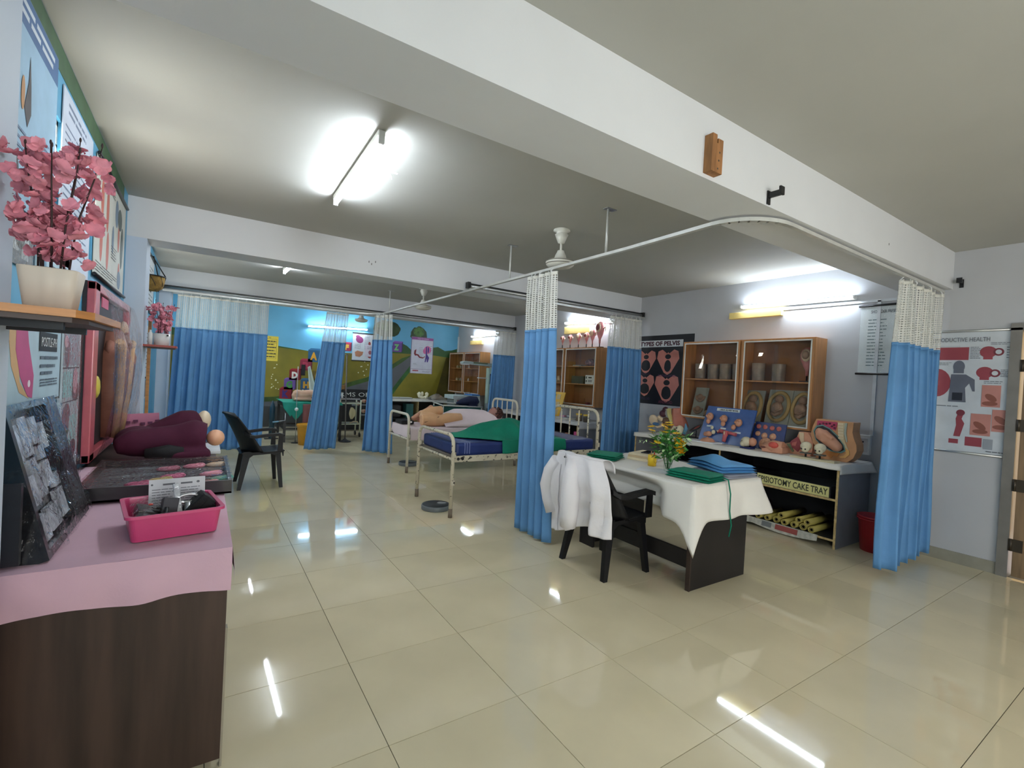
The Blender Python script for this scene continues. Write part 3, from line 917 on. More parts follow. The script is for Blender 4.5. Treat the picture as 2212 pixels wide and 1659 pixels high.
# --- left wall (near bay) ------------------------------------------------
ledge = MATS['black_plastic']
YL = XL + 0.004
chart('blue_chart', 'pale blue chart with dark blue heading at top of the left wall', 'poster', (YL, 0.30, 1.97), LW['u'], LW['v'], 0.81, 0.75, (156, 190, 214),
      [((70, 104, 150), [rect(0.0, 0.63, 0.81, 0.75)]), ((206, 214, 222), lines(0.06, 0.655, 0.75, 0.73, 2, 0.5, 0.05)), ((64, 58, 60), [[(0.38, 0.36), (0.42, 0.46), (0.43, 0.56), (0.45, 0.46), (0.46, 0.36), (0.42, 0.30)], ell(0.30, 0.10, 0.05, 0.07)]), ((190, 140, 90), [ell(0.36, 0.40, 0.02, 0.06)]), ((110, 130, 160), lines(0.28, 0.16, 0.45, 0.28, 4) + lines(0.60, 0.22, 0.72, 0.34, 5) + lines(0.60, 0.04, 0.75, 0.16, 5))])
chart('white_chart', 'white text chart on the left wall behind the tall pink blossoms', 'poster', (YL, 1.22, 1.87), LW['u'], LW['v'], 0.68, 0.80, (200, 208, 222),
      [((110, 124, 150), lines(0.1, 0.7, 0.6, 0.77, 2, 0.4) + lines(0.05, 0.06, 0.62, 0.66, 17, 0.22, 0.4))])
chart('leaflet_chart', 'low pale text chart on the left wall behind the white planter', 'poster', (YL, 0.9, 1.60), LW['u'], LW['v'], 0.55, 0.34, (176, 200, 212), [((110, 150, 176), [ell(0.1, 0.2, 0.05, 0.1)]), (INK, lines(0.2, 0.05, 0.5, 0.3, 9, 0.2))])
chart('silver_chart', 'crumpled silver picture sheet on the left wall left of the blossoms', 'poster', (YL, 0.60, 1.76), LW['u'], LW['v'], 0.26, 0.19, (120, 122, 124), [((186, 188, 190), [rect(0.02, 0.05, 0.09, 0.16), rect(0.12, 0.03, 0.2, 0.12)]), ((70, 62, 54), [ell(0.1, 0.1, 0.05, 0.04)])], sheet=M_film)
chart('muscle_chart', 'hanging chart with black rods and red muscle drawings before the first pillar', 'poster', (YL, 2.04, 1.94), LW['u'], LW['v'], 1.24, 0.72, (206, 206, 196),
      [((196, 110, 96), [ell(0.22, 0.52, 0.05, 0.14), ell(0.42, 0.50, 0.05, 0.16), ell(0.22, 0.25, 0.05, 0.14), ell(0.46, 0.22, 0.05, 0.13), ell(0.92, 0.40, 0.04, 0.1), ell(0.98, 0.15, 0.04, 0.08)]), ((110, 130, 150), [ell(0.8, 0.56, 0.07, 0.1), ell(0.66, 0.34, 0.04, 0.1), ell(1.0, 0.1, 0.08, 0.07)]), ((86, 96, 90), [ell(0.95, 0.55, 0.1, 0.08), ell(1.08, 0.36, 0.06, 0.16)]), ((70, 74, 80), lines(0.05, 0.03, 0.9, 0.1, 4, 0.25) + lines(0.6, 0.2, 0.85, 0.3, 5, 0.25) + lines(0.55, 0.62, 0.7, 0.7, 4, 0.25))], rods=(0.0, 0.72))
chart('glass_chart', 'pale blue board with pink muscle drawing, black caption and rounded black edge', 'board', (YL, 0.42, 1.235), LW['u'], LW['v'], 0.90, 0.335, (176, 200, 210),
      [((30, 32, 36), [rect(0.0, 0.0, 0.90, 0.012), rect(0.885, 0.0, 0.90, 0.335)]), ((206, 168, 120), [[(0.14, 0.335), (0.3, 0.335), (0.27, 0.2), (0.3, 0.1), (0.42, 0.03), (0.30, 0.06), (0.2, 0.16)]]), ((188, 84, 130), [[(0.24, 0.335), (0.36, 0.335), (0.39, 0.25), (0.47, 0.12), (0.46, 0.03), (0.40, 0.04), (0.3, 0.12), (0.24, 0.22)]]), ((232, 226, 230), [ell(0.41, 0.09, 0.016, 0.014)]),
       ((26, 27, 30), [rect(0.53, 0.22, 0.81, 0.30)]), ((90, 104, 116), lines(0.55, 0.185, 0.83, 0.2, 1, 0.9, 0.05) + lines(0.55, 0.15, 0.79, 0.165, 1, 0.9, 0.05) + lines(0.56, 0.12, 0.74, 0.135, 1, 0.9, 0.05) + lines(0.56, 0.07, 0.84, 0.105, 3, 0.55, 0.2))],
      [('POSTLE-PH', 0.55, 0.24, 0.04, (206, 208, 208), 0.24)], th=0.012)
chart('photo_strip', 'film-wrapped strip of pale pictures between the caption board and the pink frame', 'poster', (YL, 1.34, 0.83), LW['u'], LW['v'], 0.42, 0.76, (176, 190, 194),
      [((150, 156, 164), [rect(0.03, 0.56, 0.39, 0.73)]), ((120, 100, 106), [ell(0.12, 0.62, 0.06, 0.07), ell(0.14, 0.28, 0.09, 0.09), ell(0.33, 0.42, 0.08, 0.05)]), ((150, 196, 196), [rect(0.05, 0.40, 0.24, 0.53), rect(0.2, 0.1, 0.38, 0.3)]), ((70, 72, 80), [ell(0.3, 0.12, 0.07, 0.05), rect(0.03, 0.545, 0.39, 0.552), rect(0.03, 0.375, 0.39, 0.38), ell(0.13, 0.22, 0.05, 0.04)]), ((206, 160, 170), [ell(0.08, 0.68, 0.04, 0.03), ell(0.3, 0.48, 0.05, 0.07)])], th=0.01, sheet=M_film)
# pink framed display of a handmade leg model under film
t = thing('leg_display', 'tall film-wrapped dark display in a pink frame with a handmade leg model', 'display', (XL, 2.6, 0.83))
y0, y1, z0, z1 = 1.82, 3.36, 0.83, 1.87
MB().bx(XL + 0.002, XL + 0.02, y0, y1, z0, z1).build('back_panel', c8((40, 34, 36)), t)
MP = mat('pink_frame_tape', (196, 92, 100), 0.3, var=0.1, coat=0.4)
for a, b, c, d in ((y0, y0 + 0.13, z0, z1), (y1 - 0.10, y1, z0, z1), (y0, y1, z1 - 0.05, z1), (y0, y1, z0, z0 + 0.05)):
    MB().bx(XL + 0.02, XL + 0.06, a, b, c, d, bev=0.006).build('frame_bar', MP, t)
skin = mat('brown_clay', (150, 100, 84), 0.5, var=0.2)
bone = mat('yellow_bone', (206, 164, 122), 0.5, var=0.15)
mb = MB()
mb.tube([(XL + 0.05, 2.55, 1.62), (XL + 0.06, 2.5, 1.45), (XL + 0.06, 2.48, 1.2), (XL + 0.05, 2.5, 0.9)], [0.06, 0.1, 0.08, 0.06], 10)
mb.tube([(XL + 0.05, 2.8, 1.62), (XL + 0.06, 2.86, 1.45), (XL + 0.06, 2.8, 1.15), (XL + 0.05, 2.74, 0.9)], [0.06, 0.1, 0.08, 0.05], 10)
mb.ball((XL + 0.05, 2.68, 1.5), (0.05, 0.3, 0.1))
mb.build('leg_model', skin, t)
MB().tube([(XL + 0.12, 2.3, 1.55), (XL + 0.12, 2.36, 1.5), (XL + 0.12, 2.38, 1.2), (XL + 0.1, 2.4, 0.9)], [0.025, 0.03, 0.022, 0.02], 8).build('bone', bone, t)
MB().tube([(XL + 0.12, 2.95, 1.56), (XL + 0.12, 2.82, 1.5), (XL + 0.12, 2.78, 1.2), (XL + 0.1, 2.7, 0.9)], [0.025, 0.03, 0.022, 0.02], 8).build('bone', bone, t)
MB().ball((XL + 0.07, 2.88, 1.66), (0.03, 0.1, 0.06)).build('knee_cap', bone, t)
for y, z in ((2.0, 1.26), (3.0, 1.22)):
    MB().ball((XL + 0.05, y, z), (0.02, 0.07, 0.07)).build('yellow_pad', c8((206, 188, 70)), t)
MB().bx(XL + 0.03, XL + 0.034, 2.85, 3.15, 0.88, 1.02).build('caption_card', c8((170, 152, 90)), t)
MB().bx(XL + 0.062, XL + 0.066, 1.98, 2.2, 1.74, 1.80).build('heading_card', c8((190, 80, 110)), t)
mb = MB(); mb.grid(lambda a, b: (XL + 0.15 - 0.07 * abs(2 * b - 1) ** 3 + 0.014 * fbm(a * 9, b * 7, 1), y0 + 0.02 + (y1 - y0 - 0.04) * a, z0 + 0.02 + (z1 - z0 - 0.04) * b), 30, 30)
mb.build('plastic_film', M_film, t)

# --- left wall (second bay): a few sheets, pole and framed pictures --------
chart('rod_chart', 'hanging chart with black rods on the left wall above the basket', 'poster', (YL, 4.6, 2.02), LW['u'], LW['v'], 1.4, 0.66, (196, 202, 204), [(INK, lines(0.1, 0.08, 1.3, 0.56, 10, 0.25)), ((150, 90, 90), [ell(0.4, 0.3, 0.1, 0.12)])], rods=(0.0, 0.66))
chart('narrow_chart', 'pale narrow chart with a black lower rod on the left wall under the red shelf', 'poster', (YL, 5.0, 1.22), LW['u'], LW['v'], 0.8, 0.62, (184, 194, 200), [(INK, lines(0.1, 0.1, 0.7, 0.55, 10, 0.25))], rods=(0.0,))
chart('small_picture', 'small grey picture with a white edge low on the left wall past the pillar', 'picture', (YL, 4.7, 0.96), LW['u'], LW['v'], 0.9, 0.22, (110, 116, 122), [((190, 196, 198), [rect(0.02, 0.0, 0.9, 0.025), ell(0.4, 0.12, 0.08, 0.06)])])
# ================================================================ left foreground
M_dwood = mat('dark_laminate', (62, 46, 38), 0.45, var=0.35, scale=2.5, stretch=(6, 6, 0.5), spec=0.4)
t = thing('counter', 'dark wood-laminate counter on the left under a pink cloth', 'counter', (-0.3, 2.0, 0))
MB().bx(XL + 0.005, 0.045, 0.20, 0.225, 0.03, 0.78).build('end_panel', M_dwood, t)
MB().bx(XL + 0.005, 0.045, 0.225, 2.95, 0.755, 0.78).build('worktop', M_dwood, t)
for k in range(4):
    y = 0.24 + k * 0.675
    MB().bx(0.02, 0.045, y, y + 0.66, 0.09, 0.745, bev=0.003).build('door', M_dwood, t)
MB().bx(XL + 0.005, 0.02, 0.225, 2.95, 0.09, 0.11).build('base_shelf', M_dwood, t)
MB().bx(-0.05, -0.03, 0.25, 2.95, 0.0, 0.09).build('plinth', M_dwood, t)
MB().bx(XL + 0.005, 0.045, 2.93, 2.95, 0.03, 0.755).build('end_panel', M_dwood, t)
MB().bx(0.045, 0.052, 0.20, 0.23, 0.0, 0.5).build('chipped_edge', c8((150, 140, 122)), t)
M_pink = mat('pink_tablecloth', (208, 170, 184), 0.8, var=0.04, scale=5, bump=0.06, bscale=120)
mb = MB()
X1, Y0, ZT = 0.055, 0.185, 0.796
def pk(u, v):
    # v 0..1 across: wall side -> front edge, u: along near end -> far
    x = XL + 0.006 + (X1 - XL - 0.006) * v
    return x, u
mb.grid(lambda u, v: (XL + 0.008 + (X1 - XL - 0.008) * u, Y0 + 1.72 * v, ZT + 0.002 * fbm(u * 6, v * 14)), 16, 30)
hem = lambda x: 0.135 + 0.02 * (x + 0.6) + 0.006 * math.sin(x * 20)
mb.grid(lambda u, v: (XL + 0.008 + (X1 - XL - 0.008) * u, Y0 - 0.004 * math.sin(v * PI) * 2 - 0.006 * fbm(u * 7, v, 4) * v * 3, ZT - v * hem(XL + (X1 - XL) * u)), 40, 8)
mb.grid(lambda u, v: (X1 + 0.010 * math.sin(v * PI / 2) + 0.006 * math.sin(u * 23) * v, Y0 + 1.72 * u, ZT - 0.13 * v), 40, 6)
tag(mb.build('pink_cloth', M_pink, None, (-0.3, 1.0, ZT)), 'pink tablecloth laid over the near end of the dark counter', 'tablecloth')
# leaning film-wrapped case
t = thing('display_case', 'black film-wrapped case of silvery samples leaning on the left wall', 'case', (-0.5, 0.62, 0.8))
M_blackcase = mat('black_case', (20, 21, 26), 0.35, coat=0.5)
o = Vector((-0.435, 0.26, 0.803)); u = Vector((0, 1, 0)); v = Vector((-0.155, 0.16, 0.465)); n = u.cross(v).normalized(); L_, hh = 0.62, 1.0
mb = MB(); mb.prism(rect(0, 0, L_, 1), o - n * 0.075, u, v, n * 0.03); mb.build('back', M_blackcase, t)
for a, b, c, d in ((0, 0.03, 0, 1), (L_ - 0.16, L_, 0, 1), (0.03, L_ - 0.16, 0.95, 1), (0.03, L_ - 0.16, 0, 0.05)):
    MB().prism(rect(a, c, b, d), o - n * 0.045, u, v, n * 0.045).build('frame_bar', M_blackcase, t)
M_foil = mat('silver_foil', (196, 200, 208), 0.25, metal=0.35, var=0.3, scale=20, bump=0.6, bscale=40)
for a, b, w2, h2 in ((0.05, 0.60, 0.10, 0.26), (0.17, 0.62, 0.09, 0.28), (0.28, 0.68, 0.09, 0.2), (0.06, 0.30, 0.12, 0.2), (0.2, 0.32, 0.08, 0.22), (0.3, 0.36, 0.08, 0.18), (0.05, 0.06, 0.14, 0.17), (0.21, 0.08, 0.13, 0.16), (0.39, 0.62, 0.06, 0.2), (0.36, 0.10, 0.09, 0.2), (0.38, 0.32, 0.07, 0.1), (0.47, 0.08, 0.07, 0.12), (0.30, 0.56, 0.07, 0.1), (0.17, 0.5, 0.08, 0.1)):
    MB().prism(rect(a, b, a + w2, b + h2), o - n * 0.04, u, v, n * 0.018).build('sample_packet', M_foil, t)
MB().bx(-0.60, -0.50, 0.24, 0.262, 0.803, 1.05).build('side_flap', M_blackcase, t)
mb = MB()
mb.grid(lambda a, b: o + u * (L_ * a) + v * b + n * (0.012 + 0.02 * fbm(a * 7, b * 6, 9)), 24, 24)
mb.grid(lambda a, b: o + v * b * 0.6 - n * 0.08 * (1 - a) + u * (-0.012 - 0.012 * fbm(a * 5, b * 7, 2)) + n * 0.012 * a, 8, 16)
mb.build('plastic_film', M_film, t)
# flat film-wrapped black box
t = thing('model_box', 'flat black box of pink and green clay models under wrinkled clear film', 'box', (-0.22, 1.3, 0.8))
MB().bx(-0.50, 0.085, 0.97, 1.66, 0.803, 0.812).build('base', M_blackcase, t)
for a, b, c, d in ((-0.50, 0.085, 0.97, 0.985), (-0.50, 0.085, 1.645, 1.66), (-0.50, -0.485, 0.985, 1.645), (0.07, 0.085, 0.985, 1.645)):
    MB().bx(a, b, c, d, 0.803, 0.868).build('box_side', M_blackcase, t)
mb = MB().bx(-0.485, 0.07, 0.985, 1.645, 0.812, 0.83); mb.build('lining', mat('charcoal_felt', (74, 72, 76), 0.9), t)
for c, rgb, k in (((-0.30, 1.14), (190, 70, 110), 1), ((-0.33, 1.05), (190, 70, 110), 2), ((-0.17, 1.28), (206, 90, 130), 3), ((-0.22, 1.2), (196, 168, 96), 4), ((0.0, 1.30), (220, 130, 150), 5), ((0.045, 1.16), (90, 160, 130), 6), ((-0.02, 1.06), (214, 140, 140), 7), ((-0.08, 1.55), (206, 120, 140), 8), ((-0.2, 1.5), (170, 90, 110), 9), ((0.03, 1.57), (206, 180, 150), 10)):
    mb = MB().ball((c[0], c[1], 0.838), (0.055, 0.035, 0.014), 0, 10); mb.ball((c[0] + 0.03, c[1] + 0.02, 0.84), (0.03, 0.03, 0.014), 0, 8)
    mb.build('clay_model', c8(rgb), t)
mb = MB(); mb.grid(lambda a, b: (-0.505 + 0.595 * a, 0.965 + 0.70 * b, 0.8725 + 0.006 * math.sin(b * 40 + 3 * fbm(a * 3, b * 3)) * fbm(a * 4, b * 5, 1) + 0.003), 30, 40)
mb.grid(lambda a, b: (0.0885 + 0.003 * fbm(a * 9, b * 3), 0.965 + 0.70 * a, 0.805 + 0.07 * b), 20, 4)
mb.build('plastic_film', M_film, t)
# pink tray and what lies in it
M_tray = mat('pink_plastic', (198, 66, 116), 0.35, coat=0.2, var=0.04)
a0 = math.radians(9)
TX, TY = -0.137, 0.50
def tr(x, y, z):     # tray coordinates -> world
    return Vector((TX + x * math.cos(a0) - y * math.sin(a0), TY + x * math.sin(a0) + y * math.cos(a0), 0.7995 + z))
RT = Matrix.Rotation(a0, 3, 'Z')
t = thing('pink_tray', 'bright pink plastic tray of instruments at the corner of the counter', 'tray', (TX, TY, 0.8))
def ring(hx, hy, r, z, n=6):
    pts = []
    for cx, cy, s in ((hx - r, hy - r, 0), (-hx + r, hy - r, 1), (-hx + r, -hy + r, 2), (hx - r, -hy + r, 3)):
        for q in range(n + 1):
            a = PI / 2 * (s + q / n)
            pts.append(tr(cx + r * math.cos(a), cy + r * math.sin(a), z))
    return pts
prof = [(0.128, 0.132, 0.003), (0.138, 0.142, 0.09), (0.139, 0.143, 0.095), (0.152, 0.156, 0.096), (0.152, 0.156, 0.086), (0.149, 0.153, 0.086), (0.149, 0.153, 0.0925), (0.142, 0.146, 0.0925), (0.131, 0.135, 0.0)]
rows = [ring(a, b, 0.022, c) for a, b, c in prof]
mb = MB(); n_ = len(rows[0]); vs = [p for r in rows for p in r]
mb.add(vs, [(i * n_ + j, i * n_ + (j + 1) % n_, (i + 1) * n_ + (j + 1) % n_, (i + 1) * n_ + j) for i in range(len(rows) - 1) for j in range(n_)] + [list(range(n_))], 0, False)
mb.build('body', M_tray, t)
b = MB().box(tr(0.03, 0.11, 0.085), (0.19, 0.003, 0.16), 0, RT @ Matrix.Rotation(-0.12, 3, 'X')); t = thing('instruction_card', 'white printed instruction card standing at the back of the pink tray', 'card', tr(0.03, 0.11, 0.005))
b.build('card', c8((206, 208, 214)), t)
mb = MB()
Rc = RT @ Matrix.Rotation(-0.12, 3, 'X')
for p in lines(-0.085, -0.06, -0.01, 0.045, 10, 0.25) + lines(0.01, -0.06, 0.085, 0.045, 10, 0.25) + [rect(-0.05, 0.055, -0.01, 0.062), rect(0.01, 0.055, 0.05, 0.062)] + [ell(-0.085, 0.06, 0.004, 0.004, 8), ell(0.07, 0.06, 0.006, 0.005, 8)]:
    mb.prism(p, tr(0.03, 0.11, 0.085) + Rc @ Vector((0, -0.0022, 0)), Rc @ Vector((1, 0, 0)), Rc @ Vector((0, 0, 1)), Rc @ Vector((0, 0.0005, 0)))
mb.build('print', c8((96, 98, 106)), t)
t = thing('cuff_bag', 'clear bag with a black rubber bulb and cuff at the left of the pink tray', 'bag', tr(-0.085, -0.03, 0.005))
mb = MB().ball(tr(-0.095, -0.06, 0.045), (0.036, 0.05, 0.036), 0, 14); mb.box(tr(-0.075, 0.03, 0.06), (0.075, 0.12, 0.04), 0, RT @ Matrix.Rotation(0.3, 3, 'Y'), 0.015)
mb.tube([tr(-0.06, -0.07, 0.03), tr(-0.03, -0.09, 0.06), tr(-0.02, -0.04, 0.085), tr(-0.06, 0.0, 0.085)], 0.006, 8)
mb.build('cuff', mat('black_rubber', (26, 26, 29), 0.45), t)
mb = MB(); mb.cyl(tr(-0.035, -0.1, 0.03), tr(-0.035, -0.112, 0.03), 0.009); mb.cyl(tr(-0.075, -0.1, 0.02), tr(-0.075, -0.112, 0.02), 0.006); mb.build('valve', MATS['steel'], t)
MB().ball(tr(-0.065, 0.02, 0.092), (0.008, 0.006, 0.004)).build('red_dot', c8((206, 70, 60)), t)
mb = MB(); mb.grid(lambda a, b: tr(-0.125 + 0.10 * a, -0.11 + 0.2 * b, 0.078 + 0.028 * math.sin(a * PI) + 0.012 * fbm(a * 5, b * 6)), 14, 18); mb.build('bag_film', M_film, t)
t = thing('black_box', 'small dark grey box upright in the middle of the pink tray', 'box', tr(-0.015, -0.03, 0.005))
MB().box(tr(-0.015, -0.02, 0.062), (0.05, 0.05, 0.11), 0, RT @ Matrix.Rotation(0.18, 3, 'Y') @ Matrix.Rotation(-0.35, 3, 'X'), 0.003).build('carton', mat('grey_card', (62, 62, 68), 0.6), t)
MB().box(tr(0.018, -0.01, 0.09), (0.02, 0.012, 0.16), 0, RT @ Matrix.Rotation(-0.1, 3, 'Y') @ Matrix.Rotation(-0.4, 3, 'X'), 0.003).build('foil_strip', M_foil, t)
t = thing('percussion_hammer', 'silver ring-headed instrument in clear wrap inside the pink tray', 'instrument', tr(0.05, -0.03, 0.005))
mb = MB(); mb.cyl(tr(0.045, -0.06, 0.01), tr(0.05, -0.01, 0.09), 0.012); mb.build('handle', MATS['steel'], t)
mb = MB(); mb.tube([tr(0.05 + 0.035 * math.cos(q * PI / 10), 0.0, 0.105 + 0.016 * math.sin(q * PI / 10)) for q in range(20)], 0.006, 8, closed=True); mb.build('ring_head', MATS['steel'], t)
MB().box(tr(0.03, -0.08, 0.05), (0.022, 0.004, 0.05), 0, RT).build('magenta_tag', c8((170, 40, 100)), t)
t = thing('black_pouch', 'black cloth pouch sticking out at the right of the pink tray', 'pouch', tr(0.095, -0.01, 0.005))
M_bkcloth = mat('black_cloth', (18, 18, 20), 0.8, bump=0.2, bscale=200)
MB().box(tr(0.085, -0.01, 0.075), (0.06, 0.10, 0.10), 0, RT @ Matrix.Rotation(0.75, 3, 'Y'), 0.014).build('pouch', M_bkcloth, t)
MB().box(tr(0.112, -0.025, 0.07), (0.06, 0.08, 0.05), 0, RT @ Matrix.Rotation(0.75, 3, 'Y'), 0.012).build('flap', M_bkcloth, t)
# maroon-draped leg simulator lying on the counter
M_mar = mat('maroon_cloth', (72, 28, 48), 0.8, var=0.08, bump=0.1, bscale=180, spec=0.2)
t = thing('hip_simulator', 'maroon-clothed hip and thigh simulator lying on the counter', 'simulator', (-0.25, 2.2, 0.8))
mb = MB()
mb.tube([(-0.50, 2.06, 0.885), (-0.42, 2.08, 0.905), (-0.30, 2.10, 0.905), (-0.18, 2.11, 0.915), (-0.08, 2.12, 0.93), (-0.02, 2.12, 0.925)], [0.045, 0.085, 0.10, 0.105, 0.125, 0.10], 16)
mb.tube([(-0.36, 2.34, 0.89), (-0.24, 2.38, 0.92), (-0.13, 2.42, 0.985), (-0.06, 2.44, 1.01)], [0.09, 0.12, 0.115, 0.085], 16)
mb.ball((-0.40, 2.22, 0.90), (0.13, 0.2, 0.10), 0, 16)
mb.box((-0.1, 2.0, 0.83), (0.22, 0.12, 0.06))
fuse(mb.build('cloth_cover', M_mar, t), 0.014, 8)
M_skinp = mat('peach_skin_plastic', (222, 168, 134), 0.42, var=0.06, scale=6)
M_skinl = mat('pale_skin_plastic', (226, 206, 178), 0.42, var=0.05)
MB().ball((0.035, 2.12, 0.925), (0.055, 0.06, 0.056), 0, 16).build('thigh_stump', M_skinp, t)
MB().ball((-0.035, 2.44, 1.015), (0.045, 0.065, 0.07), 0, 16).build('thigh_stump', M_skinl, t)
MB().tube([(-0.34, 1.99, 0.85), (-0.22, 1.98, 0.855), (-0.14, 1.985, 0.86)], [0.03, 0.05, 0.025], 10).build('dark_fold', M_bkcloth, t)
M_paper = mat('white_paper', (216, 218, 220), 0.7)
b = MB().bx(-0.02, 0.075, 2.30, 2.72, 0.781, 0.802, bev=0.004); tag(b.build('white_pad', M_paper, None, (0.03, 2.5, 0.78)), 'white paper pad under the simulator end at the counter edge', 'pad')
b = MB().bx(-0.60, -0.22, 2.74, 2.92, 0.781, 0.80); b2 = MB()
R_ = Matrix.Rotation(-0.06, 3, 'Y')
t = thing('pink_booklet', 'pink booklet propped on the counter behind the simulator', 'booklet', (-0.45, 2.9, 0.78))
MB().box((-0.45, 2.9, 0.90), (0.25, 0.016, 0.236), 0, R_ @ Matrix.Rotation(-0.12, 3, 'X')).build('cover', c8((206, 130, 158)), t)
mb = MB()
for k in range(5):
    mb.box((-0.52 + 0.045 * k, 2.889, 0.95 + 0.012 * math.sin(k * 2)), (0.03, 0.004, 0.02), 0, R_ @ Matrix.Rotation(-0.12, 3, 'X'))
mb.build('print', c8((110, 50, 84)), t)

# shelf on the near pillar with planter and blossoms
M_lam = mat('orange_wood_edge', (190, 128, 66), 0.4, var=0.15, scale=4, stretch=(2, 2, 14))
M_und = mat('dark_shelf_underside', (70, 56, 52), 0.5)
def wall_shelf(name, label, pts, z, edge, under):
    t = thing(name, label, 'shelf', (-0.5, pts[0][1], z))
    MB().prism(pts, (0, 0, z - 0.018), (1, 0, 0), (0, 1, 0), (0, 0, 0.018)).build('board', edge, t)
    cx = sum(p[0] for p in pts) / len(pts); cy = sum(p[1] for p in pts) / len(pts)
    q = [(cx + (a - cx) * 0.86, cy + (b - cy) * 0.9) for a, b in pts]
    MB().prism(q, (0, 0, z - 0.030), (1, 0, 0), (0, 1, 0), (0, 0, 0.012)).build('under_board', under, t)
    return t
t = wall_shelf('wall_shelf', 'orange-edged wall shelf with a cut corner on the near pillar', [(-0.5, -0.30), (-0.312, -0.25), (-0.285, -0.20), (-0.272, 0.12), (-0.5, 0.16)], 1.552, M_lam, M_und)
for y in (-0.2, 0.06):
    MB().bx(-0.5, -0.34, y - 0.008, y + 0.008, 1.505, 1.522).build('bracket', M_bk, t)
M_pot = mat('white_planter', (224, 214, 200), 0.45, var=0.03)
M_stem = mat('dark_stem', (58, 40, 40), 0.6)
M_bls = mat('pink_blossom', (224, 146, 164), 0.65, var=0.18, scale=30, rnd=0.12, sub=0.2)
def petal_mesh(s, cup, k):
    """one silk blossom: five rounded, cupped petals"""
    mb = MB()
    for q in range(5):
        a = 2 * PI * q / 5 + k
        ca, sa = math.cos(a), math.sin(a)
        def f(u, v, ca=ca, sa=sa):
            r = s * v
            w_ = s * 0.62 * math.sin(PI * min(1, 0.12 + 0.80 * v)) * (u * 2 - 1)
            z = cup * s * (v ** 1.6) - 0.25 * s * (abs(u * 2 - 1) ** 2) * v * (1 if q % 2 else -0.6)
            return (ca * r - sa * w_, sa * r + ca * w_, z)
        mb.grid(f, 4, 4)
    return mb
def blossom_plant(name, label, base, topz, spread, nstem, nb, s, seed, potf, cz):
    random.seed(seed)
    t = thing(name, label, 'plant', base)
    potf(t)
    x, y, z = base
    heads = []
    for k in range(nstem):
        a = 2 * PI * k / nstem + random.uniform(-0.3, 0.3)
        h = topz * random.uniform(0.86, 1.05)
        ex, ey = spread[0] * math.cos(a) * random.uniform(0.6, 1), spread[1] * math.sin(a) * random.uniform(0.6, 1)
        pts = [(x + 0.03 * math.cos(a), y + 0.02 * math.sin(a), z + cz), (x + ex * 0.5, y + ey * 0.5, z + cz + (h - cz) * 0.4), (x + ex * 0.85, y + ey * 0.85, z + cz + (h - cz) * 0.75), (x + ex, y + ey, z + h)]
        MB().tube(pts, [0.0026, 0.0024, 0.0018, 0.0012], 6).build('stem', M_stem, t)
        heads.append(pts)
    proto = None
    for k in range(nb):
        p = heads[k % nstem]
        f = random.uniform(0.10, 0.97)
        j = 2 if f > 0.75 else (1 if f > 0.4 else 0)
        ff = (f - (0.75 if j == 2 else 0.4 if j == 1 else 0)) / (0.25 if j == 2 else 0.35 if j == 1 else 0.4)
        c = Vector(p[j]).lerp(Vector(p[j + 1]), max(0, min(1, ff)))
        c += Vector((random.uniform(-1, 1) * spread[0] * 0.42, random.uniform(-1, 1) * spread[1] * 0.42, random.uniform(-0.3, 0.6) * s))
        if k < 3:
            proto = petal_mesh(s, (0.25, 0.5, 0.1)[k], k).build('blossom', M_bls, None)
            protos = protos + [proto] if k else [proto]
            b = proto
        else:
            b = protos[k % 3].copy(); COL.objects.link(b)
        b.parent = t
        ORG[b.name] = Vector(base)
        b.location = c - Vector(base)
        b.rotation_euler = (random.uniform(-1.2, 1.2), random.uniform(-1.2, 1.2), random.uniform(0, 6))
        sc = random.uniform(0.8, 1.25); b.scale = (sc, sc, sc)
    bud = MB()
    for k in range(nstem):
        bud.ball(Vector(heads[k][3]) + Vector((0, 0, 0.006)), (0.0028, 0.0028, 0.007), 0, 6)
    bud.build('bud', M_stem, t)
    return t
def pot1(t):
    prof = [(0.0, 0.002), (0.046, 0.0), (0.060, 0.108), (0.0585, 0.110), (0.054, 0.106), (0.045, 0.03), (0.0, 0.03)]
    mb = MB()
    n_ = 40
    vs = []
    for r, z in prof:
        for j in range(n_):
            q = 2 * PI * j / n_
            k = 1 / max(abs(math.cos(q)), abs(math.sin(q))) ** 0.75 * (1 + 0.02 * math.cos(q * 12))
            vs.append((-0.394 + r * k * math.cos(q) * 1.02, -0.05 + r * k * math.sin(q), 1.552 + z))
    mb.add(vs, [(i * n_ + j, i * n_ + (j + 1) % n_, (i + 1) * n_ + (j + 1) % n_, (i + 1) * n_ + j) for i in range(len(prof) - 1) for j in range(n_)], 0, True)
    mb.build('planter', M_pot, t)
    MB().cyl((-0.394, -0.05, 1.60), (-0.394, -0.05, 1.645), 0.053, n=16).build('soil', c8((70, 60, 50)), t)
blossom_plant('blossom_plant', 'artificial pink blossoms in a white planter on the near wall shelf', (-0.394, -0.05, 1.552), 0.455, (0.094, 0.078), 8, 170, 0.0195, 5, pot1, 0.10)
M_red = mat('red_laminate', (160, 74, 66), 0.35)
wall_shelf('wall_shelf', 'small red wall shelf on the second pillar', [(-0.5, 3.46), (-0.29, 3.46), (-0.262, 3.50), (-0.262, 3.72), (-0.29, 3.76), (-0.5, 3.76)], 1.572, M_red, M_und)
def pot2(t):
    mb = MB(); mb.lathe([(0, 0), (0.055, 0), (0.066, 0.105), (0.060, 0.105), (0.05, 0.02), (0, 0.02)], (-0.38, 3.6, 1.572), 20); mb.build('planter', MATS['white_plastic'], t)
    MB().bx(-0.34, -0.325, 3.53, 3.535, 1.655, 1.67).build('black_label', c8((30, 30, 30)), t)
